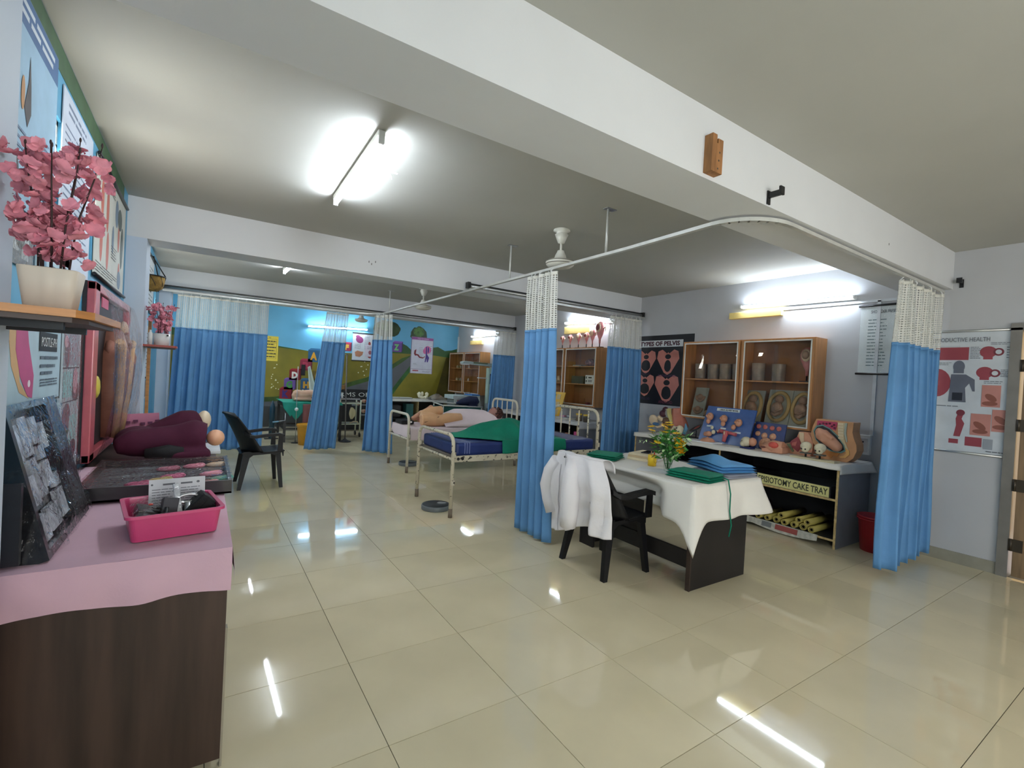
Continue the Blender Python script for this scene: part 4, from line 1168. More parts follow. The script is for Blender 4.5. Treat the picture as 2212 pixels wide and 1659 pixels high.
blossom_plant('blossom_plant', 'small artificial pink blossoms in a white pot on the red shelf', (-0.38, 3.6, 1.572), 0.39, (0.10, 0.09), 8, 90, 0.022, 9, pot2, 0.09)
t = thing('white_bottle', 'thin white bottle standing left of the pot on the red shelf', 'bottle', (-0.455, 3.52, 1.572))
MB().lathe([(0, 0), (0.017, 0), (0.017, 0.10), (0.008, 0.115), (0.008, 0.13), (0, 0.13)], (-0.455, 3.52, 1.572), 14).build('bottle', MATS['white_plastic'], t)
# hanging basket with black wire frame
t = thing('hanging_basket', 'brown coir basket in a black wire bracket behind the second pillar', 'basket', (-0.46, 4.1, 2.2))
MB().lathe([(0.0, -0.12), (0.06, -0.118), (0.095, -0.09), (0.112, -0.03), (0.114, 0.02), (0.104, 0.02), (0.0, 0.0)], (-0.515, 4.1, 2.23), 20).build('liner', mat('coir', (150, 118, 58), 0.9, var=0.3, scale=14, bump=0.5, bscale=50), t)
mb = MB(); mb.tube([(-0.515 + 0.117 * math.cos(q * PI / 12), 4.1 + 0.117 * math.sin(q * PI / 12), 2.252) for q in range(24)], 0.006, 6, closed=True)
for q in range(8):
    a = q * PI / 4
    mb.tube([(-0.515 + 0.118 * math.cos(a), 4.1 + 0.118 * math.sin(a), 2.25), (-0.515 + 0.108 * math.cos(a + 0.4), 4.1 + 0.108 * math.sin(a + 0.4), 2.17), (-0.515 + 0.06 * math.cos(a + 0.8), 4.1 + 0.06 * math.sin(a + 0.8), 2.108)], 0.003, 5)
mb.build('wire_frame', M_bk, t)
mb = MB(); mb.tube([(XL + 0.01, 4.1, 2.44), (-0.51, 4.1, 2.45), (-0.40, 4.1, 2.26)], 0.006, 6); mb.tube([(-0.58, 4.02, 2.25), (-0.55, 4.06, 2.45)], 0.005, 6); mb.tube([(-0.46, 4.16, 2.25), (-0.50, 4.1, 2.45)], 0.005, 6); mb.build('hanger', M_bk, t)
t = thing('brown_cane', 'thin brown wooden strip standing by the second pillar edge', 'strip', (-0.49, 3.9, 0))
MB().bx(-0.50, -0.475, 3.86, 3.90, 0.0, 1.85).build('strip', M_lam, t)
# ================================================================ chairs
M_chair = mat('black_chair_plastic', (15, 15, 18), 0.48, spec=0.35, var=0.08, bump=0.05, bscale=300)
def chair(label, loc, rz):
    """monobloc armchair facing local +x, origin on the floor under the seat"""
    t = thing('plastic_armchair', label, 'chair', (0, 0, 0), 'black plastic armchairs')
    mb = MB()
    mb.grid(lambda u, v: (-0.22 + 0.46 * u, (-0.235 + 0.47 * v) * (1 - 0.08 * (1 - u)), 0.415 + 0.025 * u * u - 0.018 * math.sin(PI * v) * math.sin(PI * u)), 12, 12)
    thick(mb.build('seat', M_chair, t), 0.012, -1)
    mb = MB()
    def bk(u, v):
        y = -0.245 + 0.49 * u
        c = (2 * u - 1) ** 2
        top = 0.03 * (1 - c) - 0.01 * c
        return (-0.195 - 0.20 * v ** 1.15 + (0.205 - 0.075 * v) * c, y * (1 - 0.06 * v), 0.415 + (0.425 + top) * v)
    mb.grid(bk, 16, 12)
    thick(mb.build('backrest', M_chair, t), 0.014, 1)
    mb = MB(); mb.tube([Vector(bk(q / 12, 1)) for q in range(13)], 0.012, 8); mb.build('back_rim', M_chair, t)
    for s in (-1, 1):
        y = 0.265 * s
        mb = MB()
        pts = [(-0.20, y * 0.90, 0.655), (-0.14, y * 0.98, 0.618), (-0.08, y, 0.610), (0.06, y * 1.02, 0.628), (0.17, y * 1.02, 0.636), (0.215, y * 1.02, 0.622)]
        for k in range(len(pts) - 1):
            a, b = Vector(pts[k]), Vector(pts[k + 1])
            mb.prism(rect(-0.030, -0.016, 0.030, 0.016), a, (0, 1, 0), (0, 0, 1), b - a)
        mb.ball((0.218, y * 1.02, 0.622), (0.014, 0.026, 0.016), 0, 10)
        mb.prism([(-0.028, 0), (0.028, 0), (0.024, 0.185), (-0.02, 0.185)], (0.185, y * 1.0 - 0.012, 0.435), (1, 0, 0), (0, 0.02 * s, 1), (0, 0.024, 0))
        mb.build('arm', M_chair, t)
        for fx, dx, tw in ((0.175, 0.04, 0.055), (-0.155, -0.07, 0.075)):
            mb = MB()
            yy = 0.20 * s
            vs = []
            for z, w1, ox, oy in ((0.43, tw, fx, yy), (0.40, tw, fx, yy), (0.0, 0.036, fx + dx, yy + 0.045 * s)):
                vs += [(ox - w1 / 2, oy - 0.02, z), (ox + w1 / 2, oy - 0.02, z), (ox + w1 / 2, oy + 0.02, z), (ox - w1 / 2, oy + 0.02, z)]
            fs = [(3, 2, 1, 0), (8, 9, 10, 11)] + [(r * 4 + i, r * 4 + (i + 1) % 4, r * 4 + 4 + (i + 1) % 4, r * 4 + 4 + i) for r in (0, 1) for i in range(4)]
            mb.add(vs, fs)
            mb.build('leg', M_chair, t)
        mb = MB(); mb.prism([(-0.21, 0.0), (-0.14, -0.07), (-0.09, -0.03), (0.1, -0.02), (0.17, -0.05), (0.22, 0.01)], (0, 0.215 * s, 0.42), (1, 0, 0), (0, 0, 1), (0, 0.012 * s, 0)); mb.build('side_skirt', M_chair, t)
    mb = MB(); mb.prism([(-0.2, 0.015), (0.2, 0.015), (0.2, -0.06), (0.14, -0.028), (-0.14, -0.028), (-0.2, -0.06)], (0.225, 0, 0.425), (0, 1, 0), (0, 0, 1), (0.012, 0, 0)); mb.build('front_skirt', M_chair, t)
    t.location = loc
    t.rotation_euler = (0, 0, rz)
    ORG[t.name] = Vector(loc)
    return t
ch = chair('black plastic armchair beside the counter in front of the wide blue curtain', (0.555, 4.70, 0), 0.03)
dup(ch, (2.68, 0.975, 0), -0.02, 'black plastic armchair under the white coat, pulled up to the white-clothed desk', 'black plastic armchairs')

# ================================================================ hospital beds
M_cream = mat('chipped_cream_paint', (214, 206, 186), 0.4, rgb2=(60, 52, 44), scale=22, detail=10, lo=0.66, hi=0.70)
M_cream2 = mat('chipped_cream_paint_worn', (206, 196, 172), 0.45, rgb2=(50, 44, 38), scale=30, detail=10, lo=0.59, hi=0.64)
def bend(p0, p1, p2, p3, r):
    """inverted U through p0-p1-p2-p3 with rounded corners"""
    p0, p1, p2, p3 = map(Vector, (p0, p1, p2, p3))
    out = [p0]
    for a, b, c in ((p0, p1, p2), (p1, p2, p3)):
        d1, d2 = (a - b).normalized(), (c - b).normalized()
        for q in range(7):
            k = q / 6
            A = b + d1 * r * (1 - k); B = b + d2 * r * k
            out.append(A.lerp(B, k) if False else b + d1 * r * (1 - k) ** 2 + d2 * r * k ** 2)
    return out + [p3]
def bed(label, x0, x1, y0, y1, zf, zh, zfoot, ns, sm):
    t = thing('hospital_bed', label, 'bed', ((x0 + x1) / 2, (y0 + y1) / 2, 0), 'cream tubular ward beds')
    mb = MB(); mb.tube(bend((x0, y0, 0.012), (x0, y0, zfoot), (x0, y1, zfoot), (x0, y1, 0.012), 0.13), 0.019, 10); mb.build('foot_frame', sm, t)
    MB().cyl((x0, y0, zf - 0.015), (x0, y1, zf - 0.015), 0.014, n=8).build('foot_crossbar', sm, t)
    for y in (y0, y1):
        MB().cyl((x0, y, 0), (x0, y, 0.09), 0.0215, n=10).build('rubber_foot', mat('grey_rubber', (120, 106, 90), 0.7), t)
        MB().cyl((x1, y, 0), (x1, y, 0.09), 0.0215, n=10).build('rubber_foot', MATS['grey_rubber'], t)
    mb = MB(); mb.tube(bend((x1, y0, 0.012), (x1, y0, zh), (x1, y1, zh), (x1, y1, 0.012), 0.13), 0.019, 10); mb.build('head_frame', sm, t)
    for k in range(ns):
        y = y0 + (y1 - y0) * (k + 1) / (ns + 1)
        MB().cyl((x1, y, zf), (x1, y, zh), 0.010, n=8).build('spindle', sm, t)
    MB().cyl((x1, y0, zf - 0.01), (x1, y1, zf - 0.01), 0.014, n=8).build('head_crossbar', sm, t)
    for y, s in ((y0, 1), (y1, -1)):
        MB().bx(x0 + 0.015, x1 - 0.015, y + 0.0 * s, y + 0.012 * s, zf - 0.045, zf + 0.02, bev=0.003).build('side_rail', sm, t)
        for xx in (x0 + 0.06, x0 + 0.11, x1 - 0.11, x1 - 0.06):
            MB().cyl((xx, y - 0.002 * s, zf - 0.012), (xx, y + 0.0015 * s, zf - 0.012), 0.016, n=12).build('slot', c8((24, 22, 20)), t)
    MB().bx(x0 + 0.02, x1 - 0.02, y0 + 0.012, y1 - 0.012, zf - 0.03, zf + 0.012).build('bed_base', mat('bed_base_metal', (120, 112, 100), 0.5), t)
    for x, y, z in ((x0, y0, zf + 0.03), (x0, y0, 0.35), (x0, y1, zf + 0.03), (x1, y0, zf + 0.07)):
        MB().bx(x - 0.018, x + 0.018, y - 0.034, y - 0.014, z - 0.02, z + 0.03, bev=0.003).build('socket', sm, t)
    return t
bed('cream tubular bed nearest the desk with peeling paint and navy mattress', 2.10, 4.07, 2.58, 3.48, 0.605, 1.105, 0.835, 4, M_cream2)
bed('cream tubular bed farther back with the pink sheet and mannequin', 2.46, 4.33, 4.77, 5.57, 0.50, 1.07, 0.84, 4, M_cream)
M_navy = mat('navy_vinyl', (36, 52, 106), 0.42, var=0.1, scale=5, bump=0.12, bscale=30, spec=0.4)
t = thing('mattress', 'navy vinyl mattress with pale stripes near its foot end', 'mattress', (3.1, 3.03, 0.617))
MB().bx(2.14, 4.04, 2.60, 3.465, 0.6185, 0.752, bev=0.03).build('pad', M_navy, t)
mb = MB()
for xx in (2.235, 2.262, 2.29):
    mb.bx(xx, xx + 0.012, 2.5985, 3.4665, 0.64, 0.7535)
mb.build('stripe', mat('grey_blue_stripe', (96, 106, 150), 0.5), t)
# green drape over a mound
M_green = mat('green_theatre_cloth', (16, 118, 92), 0.75, var=0.07, scale=5, bump=0.3, bscale=22, spec=0.25)
def drape(u, v):
    # v: 0 far edge .. 0.78 mattress edge .. 1 hem ; u: foot .. head
    yv = 3.38 - (3.38 - 2.592) * min(1, v / 0.78)
    k = min(1, v / 0.78)
    xl = 2.46 - 0.20 * math.sin(PI * min(1, k * 1.0) * 0.62) + 0.46 * max(0, k - 0.5) * 2 * 0.9
    xr = 3.62 + 0.05 * math.sin(k * 5)
    x = xl + (xr - xl) * u
    h = 0.757 + 0.185 * math.exp(-((x - 2.98) / 0.26) ** 2 - ((yv - 2.98) / 0.27) ** 2) + 0.10 * math.exp(-((x - 2.64) / 0.22) ** 2 - ((yv - 3.05) / 0.22) ** 2) + 0.09 * math.exp(-((x - 3.28) / 0.22) ** 2 - ((yv - 2.9) / 0.25) ** 2)
    h += 0.022 * fbm(x * 11, yv * 5) * (0.15 + 3 * (h - 0.757)) + 0.010 * math.sin(math.atan2(yv - 2.98, x - 2.98) * 7) * min(1, math.hypot(x - 2.98, yv - 2.98) * 5) * min(1, (h - 0.757) * 10)
    h += 0.012 * math.exp(-((u - 0.5) * 12 + (v - 0.5) * 4) ** 2) * (v < 0.78)
    if v > 0.78:
        q = (v - 0.78) / 0.22
        return (x, 2.592 - 0.018 * math.sin(q * PI / 2) - 0.010 * math.sin(u * 19) * q, h - q * (h - 0.637) - 0.012 * q * math.sin(u * 9 + 1))
    return (x, yv, h)
mb = MB(); mb.grid(drape, 50, 50)
tag(thick(mb.build('green_drape', M_green, None, (2.9, 3.0, 0.75)), 0.003, 1), 'green theatre drape mounded over something on the navy mattress', 'drape')
# far bed: mattress with sheet, mannequin, pillow
M_sheet = mat('pale_pink_sheet', (226, 208, 210), 0.8, var=0.03, scale=5, bump=0.25, bscale=18)
t = thing('mattress', 'mattress in a pale pink sheet on the farther bed', 'mattress', (3.4, 5.17, 0.512))
def sh(u, v):
    x = 2.49 + 1.82 * u
    y = 5.555 - 0.775 * min(1, v / 0.75)
    z = 0.652 + 0.003 * fbm(x * 6, y * 6)
    if v > 0.75:
        q = (v - 0.75) / 0.25
        return (x, 4.768 - 0.012 * q + 0.006 * math.sin(x * 14) * q, z - q * (0.16 + 0.02 * math.sin(x * 5 + 1)))
    return (x, y, z)
MB().bx(2.495, 4.31, 4.782, 5.555, 0.513, 0.64, bev=0.025).build('pad', M_sheet, t)
mb = MB(); mb.grid(sh, 50, 30)
mb.grid(lambda u, v: (2.49 - 0.012 * v, 5.555 - 0.787 * u, 0.652 - v * (0.10 + 0.07 * math.sin(u * PI) + 0.02 * math.sin(u * 9))), 24, 6)
mb.build('sheet', M_sheet, t)
M_pil = mat('pink_pillow', (226, 190, 200), 0.8, var=0.05, scale=8)
mb = MB().box((4.12, 5.13, 0.705), (0.34, 0.60, 0.10), 0, Matrix.Rotation(0.06, 3, 'Y'), 0.045)
tag(smoothmod(mb.build('pillow', M_pil, None, (4.12, 5.13, 0.65)), 2), 'pink pillow under the mannequin head on the farther bed', 'pillow')
M_msk = mat('mannequin_skin', (172, 124, 112), 0.45, var=0.06)
t = thing('patient_mannequin', 'training mannequin with curly brown hair lying under a pink sheet', 'mannequin', (3.6, 5.15, 0.652))
mb = MB()
mb.tube([(3.38, 5.16, 0.72), (3.42, 5.16, 0.735), (3.5, 5.15, 0.745), (3.7, 5.15, 0.755), (3.85, 5.15, 0.765), (3.93, 5.15, 0.775), (3.98, 5.15, 0.79), (4.03, 5.15, 0.81)], [0.07, 0.10, 0.11, 0.12, 0.12, 0.09, 0.05, 0.05], 16)
for s in (-1, 1):
    mb.tube([(3.88, 5.15 + 0.15 * s, 0.745), (3.70, 5.15 + 0.2 * s, 0.725), (3.45, 5.15 + 0.22 * s, 0.71)], [0.06, 0.045, 0.035], 10)
mb.ball((4.115, 5.15, 0.835), (0.115, 0.075, 0.085), 0, 18)
mb.ball((4.07, 5.15, 0.875), (0.05, 0.045, 0.045), 0, 12)
mb.ball((4.09, 5.15, 0.925), (0.028, 0.014, 0.02), 0, 10)
mb.ball((4.03, 5.15, 0.868), (0.022, 0.03, 0.03), 0, 10)
for s in (-1, 1):
    mb.ball((4.13, 5.15 + 0.077 * s, 0.83), (0.028, 0.010, 0.018), 0, 8)
fuse(mb.build('body', M_msk, t), 0.011, 4)
for s in (-1, 1):
    MB().ball((4.122, 5.15 + 0.032 * s, 0.902), (0.012, 0.016, 0.008), 0, 10).build('eye', c8((44, 40, 44)), t)
    MB().tube([(4.142, 5.15 + 0.05 * s, 0.905), (4.145, 5.15 + 0.03 * s, 0.913), (4.14, 5.15 + 0.012 * s, 0.913)], 0.004, 6).build('eyebrow', c8((60, 40, 34)), t)
MB().ball((4.052, 5.15, 0.905), (0.009, 0.024, 0.009), 0, 10).build('lips', c8((160, 70, 76)), t)
mb = MB(); random.seed(3)
for k in range(120):
    a, b = random.uniform(0, 2 * PI), random.uniform(0.0, 0.62) * PI
    c = Vector((4.15, 5.15, 0.835)) + Vector((0.115 * math.cos(b), 0.085 * math.sin(b) * math.cos(a), 0.092 * math.sin(b) * math.sin(a)))
    if c.x < 4.15 and c.z > 0.87:
        continue
    mb.ball(c, random.uniform(0.016, 0.026), 0, 7)
mb.build('hair', mat('brown_hair', (74, 46, 40), 0.7, var=0.3, scale=60), t)['kind'] = 'stuff'
mb = MB()
def bl(u, v):
    x = 3.05 + 0.98 * u
    k = (2 * v - 1)
    y = 5.15 + 0.375 * k
    prof = 0.215 - 0.12 * max(0, (0.35 - u)) / 0.35 + 0.03 * math.sin(u * PI) - 0.05 * max(0, u - 0.86) / 0.14
    g = max(0.0, 1 - abs(k) ** 2.3)
    return (x, y, 0.6575 + prof * g ** 0.8 + 0.004 * fbm(x * 8, y * 6))
mb.grid(bl, 40, 30)
thick(mb.build('cover_sheet', M_sheet, t), 0.004, 1)
# peach thigh and pelvis model on the bed
M_peach = mat('peach_foam', (216, 168, 124), 0.55, var=0.06, scale=7)
t = thing('thigh_model', 'peach pelvis and thigh simulator lying at the foot of the farther bed', 'simulator', (3.0, 4.98, 0.66))
mb = MB()
mb.tube([(2.72, 4.95, 0.745), (2.9, 4.94, 0.745), (3.08, 4.92, 0.74)], [0.085, 0.10, 0.085], 14)
mb.tube([(2.98, 4.90, 0.745), (3.12, 4.90, 0.775), (3.36, 4.90, 0.785)], [0.07, 0.088, 0.072], 14)
mb.tube([(2.78, 5.1, 0.80), (2.95, 5.1, 0.86), (3.12, 5.1, 0.885)], [0.075, 0.08, 0.07], 14)
mb.ball((2.86, 5.03, 0.79), (0.14, 0.12, 0.07), 0, 14)
fuse(mb.build('body', M_peach, t), 0.012, 4)
MB().tube([(2.74, 4.868, 0.72), (2.86, 4.855, 0.755), (2.96, 4.86, 0.80), (3.06, 4.93, 0.835)], 0.006, 6).build('crease', c8((120, 84, 60)), t)
mb = MB(); mb.tube([(2.72, 5.32, 0.72), (2.86, 5.33, 0.79), (2.98, 5.32, 0.86), (3.02, 5.31, 0.92)], [0.04, 0.055, 0.05, 0.03], 12); mb.ball((3.03, 5.32, 0.90), (0.05, 0.04, 0.05)); mb.ball((2.88, 5.28, 0.83), (0.08, 0.05, 0.04))
t2 = thing('foot_model', 'rose-coloured foot model behind the peach thigh simulator', 'simulator', (2.86, 5.32, 0.66))
mb.tube([(2.86, 5.33, 0.67), (2.86, 5.33, 0.76)], [0.05, 0.04], 10)
fuse(mb.build('body', mat('rose_skin', (206, 150, 120), 0.5), t2), 0.012, 3)
t = thing('black_bag', 'black folded bag on the foot of the farther bed', 'bag', (2.62, 5.3, 0.66))
MB().box((2.60, 5.32, 0.685), (0.2, 0.3, 0.06), 0, None, 0.02).build('bag', M_bkcloth, t)
MB().bx(2.60, 2.66, 5.16, 5.168, 0.68, 0.705).build('label', MATS['white_plastic'], t)

# scales on the floor
M_scale = mat('grey_scale_base', (106, 112, 114), 0.4)
def scale(label, x, y, r):
    t = thing('bathroom_scale', label, 'scale', (x, y, 0), 'round floor scales')
    MB().lathe([(0, 0.0), (r * 0.97, 0.0), (r, 0.008), (r, 0.042), (r * 0.97, 0.05), (r * 0.94, 0.05)], (x, y, 0), 32).build('base', M_scale, t)
    MB().lathe([(r * 0.95, 0.047), (r * 0.92, 0.054), (0, 0.054)], (x, y, 0), 32).build('mat_top', mat('scale_mat', (40, 44, 46), 0.55), t)
    d = Vector((0.5, -0.1, 0)).normalized() * r * 0.45
    MB().prism(ell(0, 0, 0.05, 0.032, 14), (x + d.x, y + d.y + 0.02, 0.054), (0.9, -0.4, 0), (0.4, 0.9, 0), (0, 0, 0.003)).build('dial_window', mat('dial', (150, 158, 160), 0.15), t)
    return t
scale('round grey bathroom scale on the floor by the near bed leg', 2.10, 2.93, 0.155)
scale('round dark bathroom scale on the floor under the farther bed', 2.70, 5.33, 0.15)
# ================================================================ desk
M_blackwood = mat('black_desk_board', (34, 31, 31), 0.42, var=0.2, scale=4, spec=0.35)
M_brownedge = mat('brown_desk_edge', (58, 44, 38), 0.45)
t = thing('desk', 'black desk under a white cloth in the right half of the room', 'desk', (3.2, 0.9, 0))
MB().bx(2.895, 3.575, 0.335, 0.36, 0.0, 0.745).build('side_panel', M_blackwood, t)
MB().bx(2.885, 2.895, 0.33, 0.365, 0.0, 0.745).build('panel_edge', M_brownedge, t)
MB().bx(2.80, 3.60, 0.275, 1.50, 0.745, 0.77, bev=0.003).build('top', M_blackwood, t)
MB().bx(2.86, 3.55, 1.445, 1.47, 0.0, 0.745).build('side_panel', M_blackwood, t)
MB().bx(2.92, 2.945, 0.36, 1.445, 0.145, 0.265).build('foot_bar', M_blackwood, t)
MB().bx(2.862, 2.885, 1.30, 1.445, 0.0, 0.745).build('pedestal_front', M_blackwood, t)
MB().bx(2.885, 3.5, 1.30, 1.32, 0.05, 0.745).build('pedestal_side', M_blackwood, t)
# white cloth
M_wcloth = mat('white_cloth', (226, 222, 214), 0.85, var=0.02, scale=6, bump=0.25, bscale=14)
CX0, CX1, CY0, CY1, CZ = 2.785, 3.612, 0.262, 1.515, 0.774
per = []
def side(a, b, n, nx, ny):
    for k in range(n):
        q = k / n
        per.append((a[0] + (b[0] - a[0]) * q, a[1] + (b[1] - a[1]) * q, nx, ny))
side((CX0, CY1), (CX0, CY0), 44, -1, 0)
side((CX0, CY0), (CX1, CY0), 36, 0, -1)
side((CX1, CY0), (CX1, CY1), 40, 1, 0)
side((CX1, CY1), (CX0, CY1), 30, 0, 1)
NP = len(per)
def skirt(i, v):
    x, y, nx, ny = per[i % NP]
    c = [(CX0, CY0, 0.15, 0.22, 0.25), (CX1, CY0, 0.24, 0.0, 1.1), (CX0, CY1, 0.2, 0.1, 1), (CX1, CY1, 0.2, 0.1, 1)]
    drop = 0.255
    ox, oy = nx, ny
    out = 0.02
    for (ax, ay, w_, dd, ou) in c:
        d = math.hypot(x - ax, y - ay)
        if d < w_:
            k = 1 - d / w_
            drop += dd * k ** 2.6
            out += 0.05 * k * ou
            ex, ey = (1 if ax > 3.2 else -1), (1 if ay > 0.8 else -1)
            ox += (ex * 0.7 - ox) * k * 0.9; oy += (ey * 0.7 - oy) * k * 0.9
    if nx < 0:
        drop -= 0.05 * max(0, (y - 0.9)) - 0.02 * math.sin(y * 5)
        out += 0.014 * math.sin(y * 6 + 1)
    else:
        out += 0.010 * math.sin((x + y) * 17)
    z = CZ - drop * v
    push = 0.0
    if nx < 0:
        kk = min(1, max(0, (y - 0.50) / 0.16)) * min(1, max(0, (1.46 - y) / 0.14))
        push = 0.16 * kk * min(1, max(0, (v - 0.05) / 0.35)) ** 1.3
    o = out * math.sin(v * PI / 2) ** 0.9 + 0.004
    s = 1 - 0.0 * v
    return Vector((x + ox * o * (0.35 + v) + push, y + oy * o * (0.35 + v), z))
mb = MB()
mb.grid(lambda u, v: (CX0 + (CX1 - CX0) * u, CY0 + (CY1 - CY0) * v, CZ + 0.001 * fbm(u * 7, v * 9)), 20, 24)
NV = 12
vs = [skirt(i, j / NV) if j else Vector((per[i][0], per[i][1], CZ)) for j in range(NV + 1) for i in range(NP)]
mb.add(vs, [(j * NP + i, j * NP + (i + 1) % NP, (j + 1) * NP + (i + 1) % NP, (j + 1) * NP + i) for j in range(NV) for i in range(NP)], 0, True)
tag(thick(mb.build('white_tablecloth', M_wcloth, None, (3.2, 0.9, CZ)), 0.002, 1), 'white tablecloth draped over the black desk with hanging corners', 'tablecloth')
ZD = CZ + 0.0035
# folded cloths
def folded(name, label, c, sx, sy, rz, n, h, m, seed, hump=0.0, group=None):
    t = thing(name, label, 'folded cloth', (c[0], c[1], c[2]), group)
    R = Matrix.Rotation(rz, 3, 'Z')
    z = c[2] + 0.0005
    for k in range(n):
        hh = h / n
        def f(u, v, top=True, k=k, z=z, hh=hh):
            sh_ = 1 - 0.025 * k + 0.012 * fbm(k * 3, seed)
            x = (u - 0.5) * sx * sh_; y = (v - 0.5) * sy * sh_
            e = min(u, 1 - u, v, 1 - v)
            r = min(1, e * 14)
            zz = z + hh * (0.45 + 0.55 * r ** 0.5) if top else z + hh * 0.42 * (1 - r ** 0.5)
            zz += hump * math.exp(-((u - 0.35) * 3.2) ** 2 - ((v - 0.55) * 3.2) ** 2) * (k + (1 if top else 0)) / n
            zz += 0.25 * hh * fbm(u * 3 + k, v * 3, seed) * r * top
            p = R @ Vector((x, y, 0))
            return (c[0] + p.x, c[1] + p.y, zz)
        mb = MB()
        mb.grid(lambda u, v: f(u, v), 18, 18)
        mb.grid(lambda u, v: f(1 - u, v, False), 18, 18)
        mb.build('fold', m, t)
        z += hh
    return t
folded('green_cloth', 'folded green cloth on the far left end of the desk', (3.0, 1.345, ZD), 0.30, 0.28, 0.5, 3, 0.045, M_green, 1)
t = folded('green_cloth', 'folded green cloth with a hanging tie at the near right corner of the desk', (3.03, 0.435, ZD), 0.24, 0.36, 0.12, 3, 0.055, M_green, 2)
MB().tube([(3.13, 0.27, ZD + 0.03), (3.145, 0.242, ZD + 0.02), (3.15, 0.222, 0.70), (3.14, 0.215, 0.58), (3.145, 0.20, 0.48), (3.13, 0.205, 0.40)], 0.005, 6).build('tie', M_green, t)
M_gcloth = mat('grey_cloth', (176, 178, 190), 0.8, var=0.04)
folded('grey_cloth', 'folded grey cloth beneath the blue cloth at the desk end', (3.44, 0.46, ZD), 0.36, 0.36, -0.1, 2, 0.03, M_gcloth, 3)
M_lblue = mat('light_blue_cloth', (86, 152, 206), 0.75, var=0.06, scale=5, bump=0.2, bscale=50)
folded('blue_cloth', 'rumpled light blue folded cloth on the grey cloth at the desk end', (3.43, 0.49, ZD + 0.036), 0.34, 0.40, -0.25, 3, 0.06, M_lblue, 4, 0.055)
# books, phone, mug, vase, paper
M_kraft = mat('cream_cover', (214, 200, 168), 0.6, var=0.05)
def book(label, c, sx, sy, h, rz, cov):
    t = thing('notebook', label, 'book', c, 'notebooks stacked on the desk')
    R = Matrix.Rotation(rz, 3, 'Z')
    cc = Vector(c)
    MB().box(cc + Vector((0, 0, h / 2)), (sx - 0.008, sy - 0.008, h - 0.004), 0, R).build('pages', M_paper, t)
    MB().box(cc + Vector((0, 0, h - 0.001)), (sx, sy, 0.002), 0, R).build('cover', cov, t)
    MB().box(cc + Vector((0, 0, 0.001)), (sx, sy, 0.002), 0, R).build('cover', cov, t)
    MB().box(cc + R @ Vector((-sx / 2, 0, 0)) + Vector((0, 0, h / 2)), (0.003, sy, h), 0, R).build('spine', cov, t)
    return t
book('lowest notebook of the stack beside the yellow mug', (3.36, 1.17, ZD), 0.31, 0.24, 0.022, 0.25, M_kraft)
book('middle notebook of the stack beside the yellow mug', (3.36, 1.175, ZD + 0.0225), 0.30, 0.235, 0.02, 0.3, mat('brown_cover', (196, 172, 136), 0.6))
book('topmost notebook of the stack, with a phone on it', (3.355, 1.175, ZD + 0.043), 0.28, 0.22, 0.016, 0.28, M_kraft)
t = thing('mobile_phone', 'black mobile phone lying on the topmost notebook', 'phone', (3.35, 1.18, ZD + 0.0595))
MB().box((3.36, 1.17, ZD + 0.064), (0.155, 0.075, 0.008), 0, Matrix.Rotation(0.35, 3, 'Z'), 0.003).build('body', MATS['black_plastic'], t)
MB().box((3.36, 1.17, ZD + 0.0683), (0.145, 0.068, 0.0005), 0, Matrix.Rotation(0.35, 3, 'Z')).build('screen', mat('phone_glass', (12, 14, 22), 0.06), t)
t = thing('yellow_mug', 'yellow cylinder pen pot beside the flower vase', 'pot', (3.13, 0.92, ZD))
MB().lathe([(0, 0.002), (0.034, 0.0), (0.036, 0.09), (0.033, 0.092), (0.031, 0.085), (0.03, 0.01), (0, 0.01)], (3.13, 0.925, ZD), 22).build('body', mat('yellow_glaze', (232, 190, 40), 0.4), t)
MB().tube([(3.13 + 0.02 * math.cos(q / 3 + 2.5), 0.888 - 0.002 * (q % 2), ZD + 0.055 + 0.028 * math.sin(q / 3 + 2.5)) for q in range(14)], 0.0014, 5).build('scratch_line', c8((170, 130, 30)), t)
MB().tube([(3.12, 0.925, ZD + 0.012), (3.108, 0.918, ZD + 0.125)], 0.004, 6).build('pen', c8((190, 150, 110)), t)
MB().tube([(3.14, 0.93, ZD + 0.012), (3.15, 0.918, ZD + 0.115)], 0.005, 6).build('pen', c8((220, 60, 40)), t)
MB().bx(3.165, 3.185, 0.93, 0.95, ZD, ZD + 0.055).build('black_clip', MATS['black_plastic'], t)
tag(MB().box((2.99, 0.76, ZD + 0.0005), (0.20, 0.28, 0.0008), 0, Matrix.Rotation(0.5, 3, 'Z')).build('paper_sheet', M_paper, None, (2.99, 0.76, ZD)), 'white paper sheet lying under the flower vase', 'paper')
t = thing('flower_vase', 'glass tumbler vase holding yellow flowers and green leaves', 'vase', (3.05, 0.70, ZD))
VX, VY = 3.05, 0.70
M_gl2 = clear('vase_glass', (244, 248, 246), 0.0, 0.2)
MB().lathe([(0, 0.001), (0.030, 0.001), (0.037, 0.125)], (VX, VY, ZD + 0.001), 24).build('tumbler', M_gl2, t)
MB().lathe([(0.032, 0.06), (0, 0.06)], (VX, VY, ZD + 0.001), 20).build('water', clear('vase_water', (206, 222, 214), 0.0, 0.1), t)
random.seed(21)
M_gs = mat('green_stem', (52, 110, 52), 0.6); M_leaf = mat('green_leaf', (58, 124, 52), 0.55, var=0.35, scale=40); M_leaf2 = mat('pale_leaf', (176, 206, 150), 0.55, var=0.2, scale=40)
M_yel = mat('yellow_petal', (252, 206, 44), 0.55, var=0.07, scale=50); M_cen = mat('brown_flower_centre', (150, 84, 30), 0.7)
lf = MB(); lp = MB()
